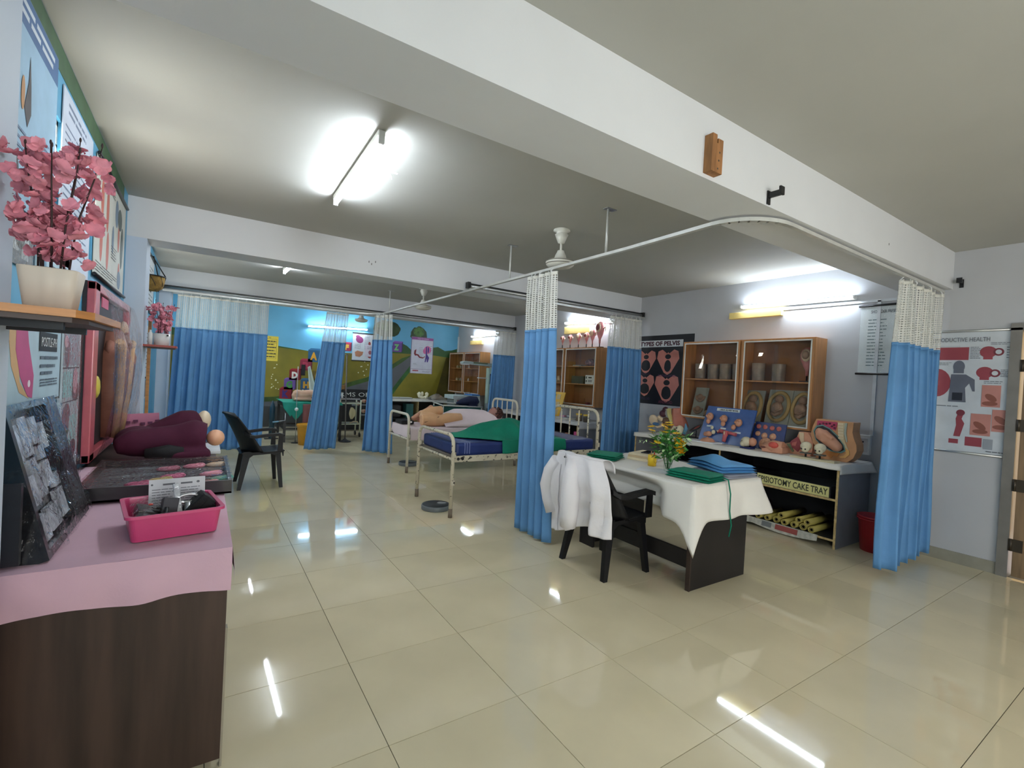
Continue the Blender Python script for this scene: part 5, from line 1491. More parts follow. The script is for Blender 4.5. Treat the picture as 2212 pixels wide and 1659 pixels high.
for k in range(260):
    a = random.uniform(0, 2 * PI); r = random.uniform(0.01, 0.12) ; z = ZD + random.uniform(0.10, 0.30)
    r *= 0.5 + (z - ZD) * 2.2
    c = Vector((VX + r * math.cos(a) * 1.15, VY + r * math.sin(a) * 1.15, z))
    R = Matrix.Rotation(a, 3, 'Z') @ Matrix.Rotation(random.uniform(-1.0, 0.6), 3, 'Y') @ Matrix.Rotation(random.uniform(-0.6, 0.6), 3, 'X')
    s = random.uniform(0.02, 0.038)
    tgt = lp if (k % 5 == 0) else lf
    tgt.add([c + R @ Vector(p) for p in ((0, 0, 0), (s * 0.5, s * 0.42, 0.004), (s * 1.2, s * 0.3, 0), (s * 1.6, 0, -0.004), (s * 1.2, -s * 0.3, 0), (s * 0.5, -s * 0.42, 0.004))], [(0, 1, 2, 3), (0, 3, 4, 5)], 0, True)
for ex in ((-0.19, 0.10, 0.235), (0.07, -0.05, 0.30), (0.05, -0.1, 0.27)):
    for q in range(9):
        c = Vector((VX, VY, ZD)) + Vector(ex) + Vector((random.uniform(-0.03, 0.03), random.uniform(-0.03, 0.03), random.uniform(-0.02, 0.025)))
        R = Matrix.Rotation(random.uniform(0, 6), 3, 'Z') @ Matrix.Rotation(random.uniform(-1, 1), 3, 'Y')
        lp.add([c + R @ Vector(p) for p in ((0, 0, 0), (0.012, 0.007, 0), (0.026, 0, 0), (0.012, -0.007, 0))], [(0, 1, 2, 3)], 0, True)
lf.build('leaves', M_leaf, t)['kind'] = 'stuff'
lp.build('pale_leaves', M_leaf2, t)['kind'] = 'stuff'
st = MB()
fl_ = [(-0.05, 0.02, 0.37, 0), (-0.02, 0.0, 0.385, 0), (0.0, 0.0, 0.365, 0), (-0.03, 0.03, 0.35, 0), (-0.115, 0.09, 0.345, 0), (-0.11, 0.085, 0.315, 0), (-0.10, 0.09, 0.295, 0), (-0.05, 0.03, 0.315, 0), (-0.03, 0.02, 0.305, 0), (0.03, -0.04, 0.305, 0), (0.055, -0.06, 0.285, 0), (-0.01, -0.03, 0.26, 0), (-0.11, 0.07, 0.215, 0), (-0.08, 0.05, 0.225, 0), (0.0, 0.02, 0.33, 0), (0.055, -0.055, 0.235, 1), (0.075, -0.075, 0.205, 1), (0.035, -0.065, 0.19, 1), (0.05, -0.085, 0.165, 1)]
for x, y, z, big in fl_:
    c = Vector((VX + x, VY + y, ZD + z))
    st.tube([(VX + x * 0.1, VY + y * 0.1, ZD + 0.02), (VX + x * 0.4, VY + y * 0.4, ZD + z * 0.6), c], 0.0016, 5)
    fm = MB(); s = 0.038 if big else 0.03
    R = Matrix.Rotation(random.uniform(-0.4, 0.4), 3, 'X') @ Matrix.Rotation(random.uniform(-0.3, 0.3) - (0.5 if big else 0), 3, 'Y')
    n_ = 7 if big else 9
    for ly in range(2 if big else 1):
        for q in range(n_):
            a = 2 * PI * q / n_ + ly * 0.4
            def f(u, v, a=a, ly=ly):
                w_ = s * (0.6 if big else 0.42) * math.sin(PI * min(1, 0.15 + 0.75 * v)) * (2 * u - 1)
                r = s * v * (1 - 0.35 * ly); zz = (0.7 if big else 0.15) * s * v ** 1.5 * (1 + 0.6 * ly)
                return c + R @ Vector((math.cos(a) * r - math.sin(a) * w_, math.sin(a) * r + math.cos(a) * w_, zz))
            fm.grid(f, 3, 3)
    fo = fm.build('flower', M_yel, t)
    MB().ball(c + R @ Vector((0, 0, 0.004)), (0.004, 0.004, 0.003), 0, 8).build('centre', M_cen, fo)
st.build('stems', M_gs, t)['kind'] = 'stuff'
# white coat over the chair back
M_coat = mat('white_coat', (226, 222, 224), 0.85, var=0.02, scale=6, bump=0.4, bscale=18)
t = thing('lab_coat', 'white laboratory coat hung over the back of the armchair at the desk', 'coat', (2.36, 0.98, 0.87))
def coat_front(u, v):
    # u: left (y high) .. right (y low), v: top .. hem
    yl = 1.205 + 0.0 * v; yr = 0.715 - 0.14 * math.sin(min(1, v * 2.2) * PI / 2) + 0.015 * v
    y = yl + (yr - yl) * u
    ztop = 0.90 - 0.012 * abs(2 * u - 1) ** 2
    zb = 0.27 + 0.065 * math.exp(-((u - 0.58) * 5) ** 2) + 0.095 * u
    z = ztop + (zb - ztop) * v
    f = 0.040 * math.sin(u * 16 + 0.6) * (0.25 + 0.75 * v) + 0.024 * math.sin(u * 31 + v * 3) * v + 0.012 * fbm(u * 4, v * 5, 1)
    cx = 2.315 + 0.075 * (2 * u - 1) ** 2 * (1 - 0.4 * v) - 0.02
    x = cx - 0.02 - 0.055 * math.sin(min(1, v * 1.4) * PI) * 0.7 + 0.02 * v - f
    return (x, y, z)
mb = MB(); mb.grid(coat_front, 60, 44)
thick(mb.build('back_panel', M_coat, t), 0.004, 1)
mb = MB(); mb.grid(lambda u, v: (Vector(coat_front(u, 0)) + Vector((0.13 * math.sin(v * PI / 2) * (1 + 0.25 * fbm(u * 5, 2)), 0, 0.012 * math.sin(v * PI) - 0.10 * v ** 2 * (1 + 0.8 * fbm(u * 4, 7))))), 40, 10)
thick(mb.build('folded_collar', M_coat, t), 0.004, 1)
mb = MB(); mb.tube([(2.31, 1.17, 0.83), (2.30, 1.23, 0.73), (2.30, 1.265, 0.61), (2.31, 1.25, 0.50), (2.32, 1.215, 0.40)], [0.05, 0.06, 0.062, 0.055, 0.05], 14); mb.build('sleeve', M_coat, t)
mb = MB(); mb.tube([(2.27, 0.95, 0.865), (2.245, 0.92, 0.78), (2.23, 0.90, 0.62), (2.235, 0.91, 0.47), (2.24, 0.92, 0.38)], [0.03, 0.06, 0.072, 0.065, 0.06], 14); mb.build('sleeve', M_coat, t)
mb = MB(); mb.tube([Vector(coat_front(0.18 + 0.03 * math.sin(q * 0.3), q / 20)) + Vector((-0.005, 0, 0)) for q in range(3, 21)], 0.0035, 5); mb.tube([Vector(coat_front(0.33, q / 20)) + Vector((-0.004, 0, 0)) for q in range(0, 20)], 0.0025, 5); mb.build('seam', mat('coat_seam', (196, 192, 196), 0.85), t)
mb = MB(); mb.grid(lambda u, v: Vector(coat_front(0.72 + 0.2 * u, 0.56 + 0.26 * v)) + Vector((-0.004, 0, 0)), 10, 8); mb.build('pocket', M_coat, t)
# ================================================================ right wall: display cabinets
M_oak = mat('orange_oak_laminate', (186, 130, 78), 0.4, var=0.14, scale=3, stretch=(8, 8, 0.8))
M_inner = mat('brown_cabinet_lining', (150, 102, 64), 0.6, var=0.12, scale=3)
M_gcab = clear('cabinet_glass', (250, 249, 246), 0.0, 0.30)
def cabinet(label, y0, y1, z0, z1, shelves, ndoor=2):
    t = thing('display_cabinet', label, 'cabinet', (5.55, (y0 + y1) / 2, z0))
    x0, x1 = 5.42, XR - 0.001
    for a in (y0, y1 - 0.018):
        MB().bx(x0, x1, a, a + 0.018, z0, z1).build('side', M_oak, t)
    for z in (z0, z1 - 0.018):
        MB().bx(x0, x1, y0 + 0.018, y1 - 0.018, z, z + 0.018).build('panel', M_oak, t)
    MB().bx(x1 - 0.012, x1, y0 + 0.018, y1 - 0.018, z0 + 0.018, z1 - 0.018).build('back', M_inner, t)
    ym = (y0 + y1) / 2
    MB().bx(x0 + 0.005, x1 - 0.012, ym - 0.012, ym + 0.012, z0 + 0.018, z1 - 0.018).build('divider', M_oak, t)
    for z in shelves:
        for a, b in ((y0 + 0.018, ym - 0.012), (ym + 0.012, y1 - 0.018)):
            MB().bx(x0 + 0.03, x1 - 0.012, a, b, z, z + 0.016).build('shelf', M_oak, t)
    for a, b in ((y0 + 0.004, ym - 0.016), (ym + 0.016, y1 - 0.004)):
        d = MB()
        w_ = 0.028
        for p in ((a, b, z0 + 0.004, z0 + w_), (a, b, z1 - w_, z1 - 0.004), (a, a + w_, z0 + w_, z1 - w_), (b - w_, b, z0 + w_, z1 - w_)):
            d.bx(x0 - 0.012, x0, *p)
        do = d.build('door', M_oak, t)
        d = MB(); e = w_ + 0.004; f = 0.010
        for p in ((a + e - f, b - e + f, z0 + e - f, z0 + e + 0.004), (a + e - f, b - e + f, z1 - e - 0.004, z1 - e + f), (a + e - f, a + e + 0.004, z0 + e, z1 - e), (b - e - 0.004, b - e + f, z0 + e, z1 - e)):
            d.bx(x0 - 0.016, x0 - 0.011, *p)
        d.build('white_bead', MATS['white_enamel'], do)
        for g0, g1 in ((a + w_, (a + b) / 2 + 0.02), ((a + b) / 2 - 0.02, b - w_)):
            MB().bx(x0 - 0.008 + (0.004 if g0 > a + w_ else 0), x0 - 0.005 + (0.004 if g0 > a + w_ else 0), g0, g1, z0 + w_, z1 - w_).build('pane', M_gcab, do)
    return t
cabinet('large two-door wall display cabinet of jars and relief models on the right wall', 0.75, 2.41, 1.05, 2.065, (1.56,))
cabinet('two-door wall display cabinet with six models on its top', 4.10, 5.78, 1.03, 2.045, (1.40, 1.71))
cabinet('two-door wall display cabinet in the far corner beside the mural', 8.05, 9.72, 1.0, 2.03, (1.30, 1.62))
# specimen jars of the large cabinet
M_jar = mat('cloudy_jar', (150, 132, 118), 0.25, var=0.15, scale=12, coat=0.3)
def jar(lab, y, z, r, h):
    t = thing('specimen_jar', lab, 'jar', (5.55, y, z), 'cloudy specimen jars on the cabinet shelf')
    MB().lathe([(0, 0), (r * 0.9, 0), (r * 0.92, 0.01), (r, h * 0.97), (r * 1.03, h), (r * 0.96, h), (r * 0.94, h * 0.95), (0, h * 0.95)], (5.55, y, z), 22).build('jar', M_jar, t)
    MB().ball((5.55, y, z + h * 0.95), (r * 0.6, r * 0.6, 0.012), 0, 10).build('contents', c8((120, 96, 84)), t)
for k, (y, h) in enumerate(((2.22, 0.20), (2.03, 0.195), (1.86, 0.20), (1.68, 0.20), (1.43, 0.21), (1.19, 0.20))):
    jar(('first', 'second', 'third', 'fourth', 'fifth', 'sixth')[k] + ' cloudy specimen jar from the left on the large cabinet shelf', y, 1.5765, 0.075, h)
# relief boards inside the large cabinet
M_rel = mat('grey_plaster_board', (150, 150, 140), 0.6, var=0.08)
M_relp = mat('brown_plaster', (150, 118, 96), 0.5, var=0.2, scale=14)
M_rely = mat('ochre_plaster', (176, 146, 92), 0.5, var=0.15)
def relief(label, y, w_, h, kind, rz=0.0):
    z = 1.0685
    t = thing('relief_model', label, 'model', (5.56, y, z), 'relief models in the large cabinet')
    o = Vector((5.50, y + w_ / 2, z)); u = Vector((0, -1, 0)); v = Vector((0.26, 0, 1)).normalized(); n = u.cross(v)
    MB().prism(rect(0, 0, w_, h), o, u, v, n * 0.014).build('board', M_rel, t)
    def at(a, b, d=0.02):
        return o + u * (a * w_) + v * (b * h) + n * d
    if kind == 'womb':
        mb = MB(); mb.tube([at(0.5 + 0.42 * math.cos(q * PI / 12), 0.52 + 0.40 * math.sin(q * PI / 12)) for q in range(24)], 0.022, 8, closed=True); mb.build('rim', M_rely, t)
        mb = MB(); mb.ball(at(0.5, 0.72, 0.03), (0.04, 0.05, 0.05)); mb.ball(at(0.47, 0.45, 0.03), (0.04, 0.075, 0.08)); mb.tube([at(0.6, 0.6, 0.05), at(0.7, 0.45, 0.05), at(0.5, 0.35, 0.06)], 0.016, 8); mb.tube([at(0.3, 0.3, 0.04), at(0.5, 0.25, 0.06), at(0.65, 0.35, 0.05)], 0.02, 8); mb.build('fetus', M_relp, t)
    else:
        for b in (0.70, 0.28):
            mb = MB(); mb.tube([at(0.5 + 0.32 * math.cos(PI + q * PI / 10), b + 0.17 * math.sin(PI + q * PI / 10)) for q in range(11)], 0.016, 8); mb.ball(at(0.5, b - 0.03, 0.025), (0.02, 0.045, 0.04)); mb.build('bowl_relief', M_relp, t)
relief('relief board of a standing birth scene, left of three in the large cabinet', 1.47, 0.25, 0.40, 'womb')
relief('relief board of a curled figure, middle of three in the large cabinet', 1.16, 0.27, 0.42, 'womb')
relief('relief board of an upside-down figure, right of three in the large cabinet', 0.90, 0.24, 0.42, 'womb')
relief('tall relief board of two bowls at the left of the large cabinet', 2.20, 0.19, 0.40, 'bowl')
def clump(label, y, s, group):
    t = thing('plaster_model', label, 'model', (5.55, y, 1.0685), group)
    mb = MB(); mb.ball((5.55, y, 1.0685 + s * 0.8), (s, s * 1.1, s * 0.8)); mb.ball((5.53, y + s * 0.8, 1.0685 + s * 0.6), s * 0.6); mb.ball((5.53, y - s * 0.7, 1.0685 + s * 0.7), s * 0.7)
    mb.build('figure', M_relp, t)
    MB().tube([(5.5, y - s, 1.0685 + s * 0.5), (5.49, y, 1.0685 + s * 1.0), (5.5, y + s, 1.0685 + s * 0.6)], 0.01, 8).build('rib', M_rely, t)
clump('lumpy brown plaster model right of the two-bowl relief', 2.00, 0.085, 'plaster models')
clump('lumpy brown plaster model behind the top of the big blue board', 1.78, 0.075, 'plaster models')
# anatomical models on stands (womb sections)
M_blackst = MATS['black_plastic']
M_wpink = mat('womb_pink', (206, 132, 130), 0.4, var=0.15, scale=12)
M_wcream = mat('womb_cream', (214, 190, 160), 0.4, var=0.1)
M_wdark = mat('womb_dark', (128, 58, 62), 0.4, var=0.2)
def womb(label, x, y, z, s, inner, group):
    t = thing('womb_model', label, 'model', (x, y, z), group)
    MB().bx(x - 0.035, x + 0.035, y - 0.04 - s * 0.1, y + 0.04 + s * 0.1, z, z + 0.014, bev=0.003).build('stand_base', M_blackst, t)
    MB().cyl((x, y, z + 0.014), (x, y, z + 0.07), 0.009, n=10).build('stand_post', M_blackst, t)
    z2 = z + 0.07
    mb = MB(); mb.lathe([(0, 0), (0.018 * s * 3.6, 0.0), (0.022 * s * 3.6, s * 0.25), (0.05 * s * 3.6, s * 0.45), (0.085 * s * 3.6, s * 0.75), (0.09 * s * 3.6, s * 1.0), (0.07 * s * 3.6, s * 1.22), (0.03 * s * 3.6, s * 1.32), (0, s * 1.33)], (x, y, z2), 18, 0, None, 0.6, 1.0); mb.build('body', M_wpink, t)
    mb = MB(); mb.ball((x - 0.055 * s * 3.6 + 0.006, y, z2 + s * 0.95), (0.02, 0.06 * s * 3.6, s * 0.30), 0, 14); mb.build('lining', M_wcream, t)
    mb = MB(); mb.ball((x - 0.058 * s * 3.6 - 0.008, y, z2 + s * 0.96), (0.018, 0.045 * s * 3.6, s * 0.2), 0, 12); mb.build('hollow', inner, t)
    MB().tube([(x, y - 0.085 * s * 3.6, z2 + s * 0.9), (x, y - 0.125 * s * 3.6, z2 + s * 0.98), (x - 0.01, y - 0.13 * s * 3.6, z2 + s * 0.7)], [0.01, 0.012, 0.008], 8).build('side_duct', M_wcream, t)
    return t
gr = 'womb models on stands on top of the cabinet'
womb('smallest womb model on a stand, leftmost on the cabinet top', 5.55, 5.19, 2.0455, 0.13, M_wdark, gr)
womb('small womb model on a stand, second from left on the cabinet top', 5.55, 4.97, 2.0455, 0.14, M_wdark, gr)
womb('squat pale womb model with a lined hollow, third on the cabinet top', 5.55, 4.74, 2.0455, 0.155, M_wcream, gr)
womb('slim pink womb model on a stand, fourth on the cabinet top', 5.55, 4.53, 2.0455, 0.155, M_wdark, gr)
womb('wide womb model with a pale fetus inside, fifth on the cabinet top', 5.55, 4.38, 2.0455, 0.195, M_wcream, gr)
womb('tallest dark womb model, rightmost on the cabinet top', 5.55, 4.20, 2.0455, 0.28, M_wdark, gr)
womb('womb model on a black stand at the right end inside the large cabinet', 5.55, 0.88, 1.5765, 0.24, M_relp, 'womb models in the large cabinet')
# contents of the six-model cabinet
def smallbox(name, label, cat, x0, x1, y0, y1, z0, z1, m, pr=None, group=None):
    t = thing(name, label, cat, ((x0 + x1) / 2, (y0 + y1) / 2, z0), group)
    MB().bx(x0, x1, y0, y1, z0, z1, bev=0.003).build('body', m, t)
    if pr:
        mb = MB()
        for a, b, c, d in pr:
            mb.bx(x0 - 0.0012, x0, y0 + (y1 - y0) * a, y0 + (y1 - y0) * b, z0 + (z1 - z0) * c, z0 + (z1 - z0) * d)
        mb.build('print', c8((40, 44, 52)), t)
    return t
smallbox('white_carton', 'white printed carton on the middle shelf of the six-model cabinet', 'carton', 5.47, 5.55, 4.22, 4.42, 1.4165, 1.57, MATS['white_plastic'], ((0.8, 0.92, 0.6, 0.85), (0.8, 0.92, 0.2, 0.45), (0.2, 0.6, 0.65, 0.8), (0.15, 0.65, 0.4, 0.46), (0.15, 0.65, 0.25, 0.31)))
smallbox('dark_case', 'dark case behind glass on the middle shelf left of the white carton', 'case', 5.5, 5.62, 4.5, 4.82, 1.4165, 1.55, c8((52, 58, 50)))
t = thing('brain_model', 'pink speckled brain model on the upper shelf of the six-model cabinet', 'model', (5.55, 4.38, 1.7265))
mb = MB(); random.seed(5)
mb.ball((5.55, 4.38, 1.7265 + 0.055), (0.08, 0.13, 0.06), 0, 16)
for k in range(26):
    a = random.uniform(0, 6.28); b = random.uniform(0.1, 1.4)
    mb.ball((5.55 - 0.07 * math.sin(b) * abs(math.cos(a)), 4.38 + 0.12 * math.sin(b) * math.sin(a), 1.7265 + 0.06 + 0.05 * math.cos(b)), 0.022, 0, 8)
fuse(mb.build('lobes', mat('brain_pink', (176, 130, 130), 0.5, rgb2=(70, 50, 56), scale=40), t), 0.009, 3)
smallbox('glass_slab', 'flat clear slab left of the brain model on the upper shelf', 'slab', 5.48, 5.6, 4.56, 4.78, 1.7265, 1.745, mat('clear_slab', (150, 156, 152), 0.15))
t = thing('glass_flask', 'small glass flask on the bottom of the six-model cabinet', 'flask', (5.55, 4.5, 1.0485))
MB().lathe([(0, 0), (0.03, 0), (0.03, 0.04), (0.012, 0.07), (0.012, 0.11), (0.016, 0.115), (0.0, 0.115)], (5.55, 4.5, 1.0485), 14).build('glass', M_gl2, t)
smallbox('red_black_tin', 'small red and black tin on the bottom of the six-model cabinet', 'tin', 5.5, 5.56, 4.36, 4.42, 1.0485, 1.10, c8((110, 40, 46)))
smallbox('silver_tray', 'flat silver instrument tray on the cabinet bottom at its right end', 'tray', 5.46, 5.6, 4.14, 4.3, 1.0485, 1.066, MATS['steel'])
for k, y in enumerate((5.25, 5.38)):
    t = thing('foot_cast', ('right', 'left')[k] + '-hand one of two pale foot casts in the left half of the six-model cabinet', 'model', (5.55, y, 1.4165))
    mb = MB(); mb.tube([(5.56, y, 1.418), (5.56, y, 1.47), (5.55, y, 1.54)], [0.04, 0.034, 0.028], 12); mb.ball((5.52, y, 1.44), (0.06, 0.034, 0.024)); mb.build('cast', M_wcream, t)
# far cabinet: rows of little bottles
k = 0
nm = ('first', 'second', 'third', 'fourth', 'fifth', 'sixth', 'seventh')
for z, row in ((1.3165, 'middle'), (1.6365, 'upper')):
    for q in range(6):
        y = 9.45 - q * 0.105
        if q > 2:
            y -= 0.12
        t = thing('small_bottle', '%s small bottle from the left on the %s shelf of the far corner cabinet' % (nm[q], row), 'bottle', (5.52, y, z), 'bottles in the far corner cabinet')
        MB().lathe([(0, 0), (0.022, 0), (0.022, 0.05), (0.010, 0.062), (0.010, 0.075), (0, 0.075)], (5.52, y, z), 12).build('bottle', c8(((206, 196, 170), (150, 150, 110), (196, 190, 180), (216, 206, 196), (206, 120, 120), (226, 222, 216))[q]), t)

# ================================================================ right shelf unit
M_grey = mat('grey_laminate', (124, 126, 132), 0.45, var=0.05)
M_edge = mat('raw_board_edge', (182, 156, 106), 0.7, var=0.25, scale=30)
M_ublk = mat('black_shelf_lining', (26, 26, 28), 0.6)
def unit(label, x0, y0, y1, ztop, zmid, divs, left=True):
    t = thing('shelf_unit', label, 'shelf', ((x0 + XR) / 2, (y0 + y1) / 2, 0))
    x1 = XR - 0.014
    for a in [y0, y1 - 0.02] + divs:
        MB().bx(x0 + 0.004, x1, a, a + 0.02, 0.0 if a in (y0, y1 - 0.02) else 0.09, ztop - 0.02).build('side', M_grey if a in (y0, y1 - 0.02) else M_ublk, t)
        MB().bx(x0, x0 + 0.004, a, a + 0.02, 0.0 if a in (y0, y1 - 0.02) else 0.09, ztop - 0.02).build('edge', M_edge, t)
    MB().bx(x0, x1, y0, y1, ztop - 0.02, ztop).build('top', M_ublk, t)
    cuts = sorted([y0] + divs + [y1 - 0.02])
    for z in (0.07, zmid):
        for a, b in zip(cuts[:-1], cuts[1:]):
            MB().bx(x0 + 0.004, x1 - 0.006, a + 0.02, b, z, z + 0.02).build('shelf', M_ublk, t)
            MB().bx(x0, x0 + 0.004, a + 0.02, b, z, z + 0.02).build('edge', M_edge, t)
    MB().bx(x1 - 0.006, x1, y0 + 0.02, y1 - 0.02, 0.09, ztop - 0.02).build('back', M_ublk, t)
    return t
unit('long low open shelf unit with grey end under the large cabinet', 4.97, 0.27, 2.78, 0.79, 0.45, [1.49])
def unit_cloth(label, x0, y0, y1, z, m, dr):
    mb = MB()
    mb.grid(lambda u, v: (x0 - 0.012 + (XR - 0.02 - x0 + 0.012) * u, y0 - 0.012 + (y1 - y0 + 0.02) * v, z + 0.004 + 0.0015 * fbm(u * 4, v * 30)), 8, 40)
    mb.grid(lambda u, v: (x0 - 0.012 - 0.006 * v, y0 - 0.012 + (y1 - y0 + 0.02) * u, z + 0.004 - (0.045 + 0.004 * math.sin(u * 40)) * v), 60, 3)
    mb.grid(lambda u, v: (x0 - 0.012 + (XR - 0.02 - x0 + 0.012) * u, y0 - 0.012 - 0.05 * v * u ** 3, z + 0.004 - (dr + 0.015 * u) * v), 16, 4)
    return tag(thick(mb.build('white_cloth', m, None, (x0, y0, z)), 0.0025, 1), label, 'cloth')
unit_cloth('white cloth along the top of the long shelf unit', 4.97, 0.27, 2.78, 0.79, M_wcloth, 0.085)
unit('shorter low shelf unit with grey end behind the near bed head', 4.97, 3.98, 6.6, 0.79, 0.45, [5.2])
unit_cloth('grey-white cloth along the top of the shorter shelf unit', 4.97, 3.98, 6.6, 0.79, mat('greyer_cloth', (190, 190, 190), 0.85), 0.10)
ZU = 0.7975
# things on the open shelves
t = thing('cake_tray', 'black tray with a yellow hand-lettered strip on the middle shelf', 'tray', (5.15, 0.75, 0.4705))
for a in ((4.99, 5.45, 0.34, 0.352), (4.99, 5.45, 1.04, 1.052), (4.99, 5.002, 0.352, 1.04), (5.438, 5.45, 0.352, 1.04)):
    MB().bx(*a, 0.4705, 0.575).build('tray_side', M_blackcase, t)
MB().bx(5.002, 5.438, 0.352, 1.04, 0.4705, 0.478).build('tray_base', M_blackcase, t)
M_ylab = mat('yellow_card', (206, 200, 134), 0.6)
MB().prism([(0, 0), (0.70, 0.0), (0.70, 0.10), (0, 0.105)], (4.9895, 1.055, 0.4705), (0, -1, 0), (0, 0, 1), (-0.001, 0, 0)).build('label_strip', M_ylab, t)
text('lettering', 'EPISIOTOMY CAKE TRAY', (4.988, 1.045, 0.492), (0, -1, 0), (0, 0, 1), 0.062, c8((52, 54, 40)), t, 0.0004, 0.675, bold=0.0015)
t = thing('wrapped_bundle', 'black bundle in glinting clear film left of the lettered tray', 'bundle', (5.15, 1.25, 0.4705))
mb = MB(); mb.box((5.2, 1.26, 0.53), (0.36, 0.36, 0.11), 0, None, 0.02); mb.box((5.1, 1.28, 0.60), (0.22, 0.25, 0.05), 0, Matrix.Rotation(0.2, 3, 'X'), 0.01); mb.build('bundle', M_blackcase, t)
mb = MB(); mb.grid(lambda u, v: (5.005 + 0.02 * fbm(u * 6, v * 6), 1.075 + 0.38 * u, 0.475 + 0.17 * v), 20, 12); mb.grid(lambda u, v: (5.01 + 0.36 * v, 1.075 + 0.38 * u, 0.645 + 0.015 * fbm(u * 6, v * 6, 4)), 20, 16); mb.build('film', M_film, t)
M_roll = mat('yellow_chart_roll', (186, 168, 84), 0.6, var=0.1)  # yellow darkened, shade of the low shelf put into the colour
rolls = [(1.02, 0.03, 0.0905), (0.93, 0.028, 0.0905), (0.84, 0.032, 0.0905), (0.75, 0.03, 0.0905), (0.66, 0.03, 0.0905), (0.575, 0.033, 0.0905), (0.49, 0.03, 0.0905), (0.79, 0.03, 0.150), (0.62, 0.03, 0.150), (0.53, 0.03, 0.152)]
for k, (y, r, z) in enumerate(rolls):
    row = 'upper' if z > 0.1 else 'bottom'
    n_ = k if k < 7 else k - 7
    t = thing('chart_roll', '%s yellow chart roll from the left in the %s row of the low shelf' % (nm[n_], row), 'roll', (5.2, y, z), 'yellow chart rolls in the low shelf')
    mb = MB(); R = Matrix.Rotation(PI / 2, 3, 'Y')
    mb.lathe([(r * 0.72, 0.006), (r, 0), (r, 0.48), (r * 0.72, 0.474)], (4.985 + 0.01 * (k % 3), y, z + r + 0.001), 18, 0, R)
    mb.build('sheet', M_roll, t)
    MB().lathe([(r * 0.42, 0.004), (r * 0.60, 0.0), (r * 0.60, 0.475), (r * 0.42, 0.47)], (4.99 + 0.01 * (k % 3), y, z + r + 0.001), 16, 0, R).build('inner_sheet', mat('roll_inner', (150, 136, 76), 0.7), t)
for k, (y, z) in enumerate(((1.13, 0.0905), (1.22, 0.0905), (1.16, 0.15))):
    t = thing('pink_roll', ('right', 'left', 'top')[k] + ' one of three mauve chart rolls beside the yellow rolls', 'roll', (5.2, y, z), 'mauve chart rolls in the low shelf')
    MB().lathe([(0.02, 0.006), (0.034, 0), (0.034, 0.48), (0.02, 0.474)], (4.985, y, z + 0.035), 18, 0, Matrix.Rotation(PI / 2, 3, 'Y')).build('sheet', mat('mauve_paper', (150, 96, 130), 0.6), t)
t = thing('folded_plastic', 'grey translucent plastic sheet folded behind the mauve rolls', 'sheet', (5.3, 1.3, 0.0905))
MB().box((5.3, 1.38, 0.175), (0.45, 0.16, 0.15), 0, Matrix.Rotation(0.1, 3, 'X'), 0.03).build('sheet', mat('grey_plastic_sheet', (112, 108, 122), 0.4, bump=0.3, bscale=20), t)
t = thing('newspaper', 'newspaper lining hanging over the front edge of the low shelf', 'newspaper', (4.96, 0.9, 0.08))
mb = MB(); mb.grid(lambda u, v: (4.964 - 0.014 * v, 0.42 + 1.02 * u, 0.0925 - (0.055 + 0.03 * abs(math.sin(u * 5))) * v + 0.002), 30, 4); mb.grid(lambda u, v: (4.964 + 0.016 * v, 0.42 + 1.02 * u, 0.0935), 8, 1); mb.build('sheet', mat('newsprint', (176, 174, 162), 0.8, var=0.2, scale=30), t)
mb = MB()
mb.grid(lambda u, v: (4.9605 - 0.012 * v, 0.60 + 0.22 * u, 0.088 - 0.05 * v), 4, 2); mb.build('red_print', c8((150, 70, 62)), t)
mb = MB(); mb.grid(lambda u, v: (4.960 - 0.012 * v, 0.86 + 0.1 * u, 0.088 - 0.05 * v), 4, 2); mb.build('grey_print', c8((110, 112, 112)), t)
t = thing('brown_bag', 'crumpled brown paper bag by the divider of the shelf unit', 'bag', (5.08, 1.62, 0.4705))
mb = MB(); mb.ball((5.12, 1.63, 0.545), (0.12, 0.10, 0.075), 0, 10); ob = mb.build('bag', mat('brown_paper', (150, 122, 82), 0.8, bump=0.5, bscale=20), t)
t = thing('black_tray', 'black tray stack under film in the left half of the shelf unit', 'tray', (5.2, 2.1, 0.4705))
for q in range(2):
    MB().bx(5.0, 5.5, 1.80, 2.45, 0.4705 + 0.035 * q, 0.5 + 0.035 * q, bev=0.006).build('tray', M_blackcase, t)
# --- models on top of the long unit
M_flesh = mat('model_flesh', (206, 148, 118), 0.42, var=0.08, scale=10)
M_flesh2 = mat('model_flesh_pink', (190, 108, 96), 0.4, var=0.12, scale=10)
M_bone2 = mat('model_bone', (216, 206, 176), 0.5, var=0.08, scale=14)
def slab(t, name, pts, x0, x1, m):
    """profile given in (-y, z) pushed from x0 to x1"""
    mb = MB(); mb.prism([(a, b) for a, b in pts], (x0, 0, 0), (0, 1, 0), (0, 0, 1), (x1 - x0, 0, 0)); return mb.build(name, m, t)
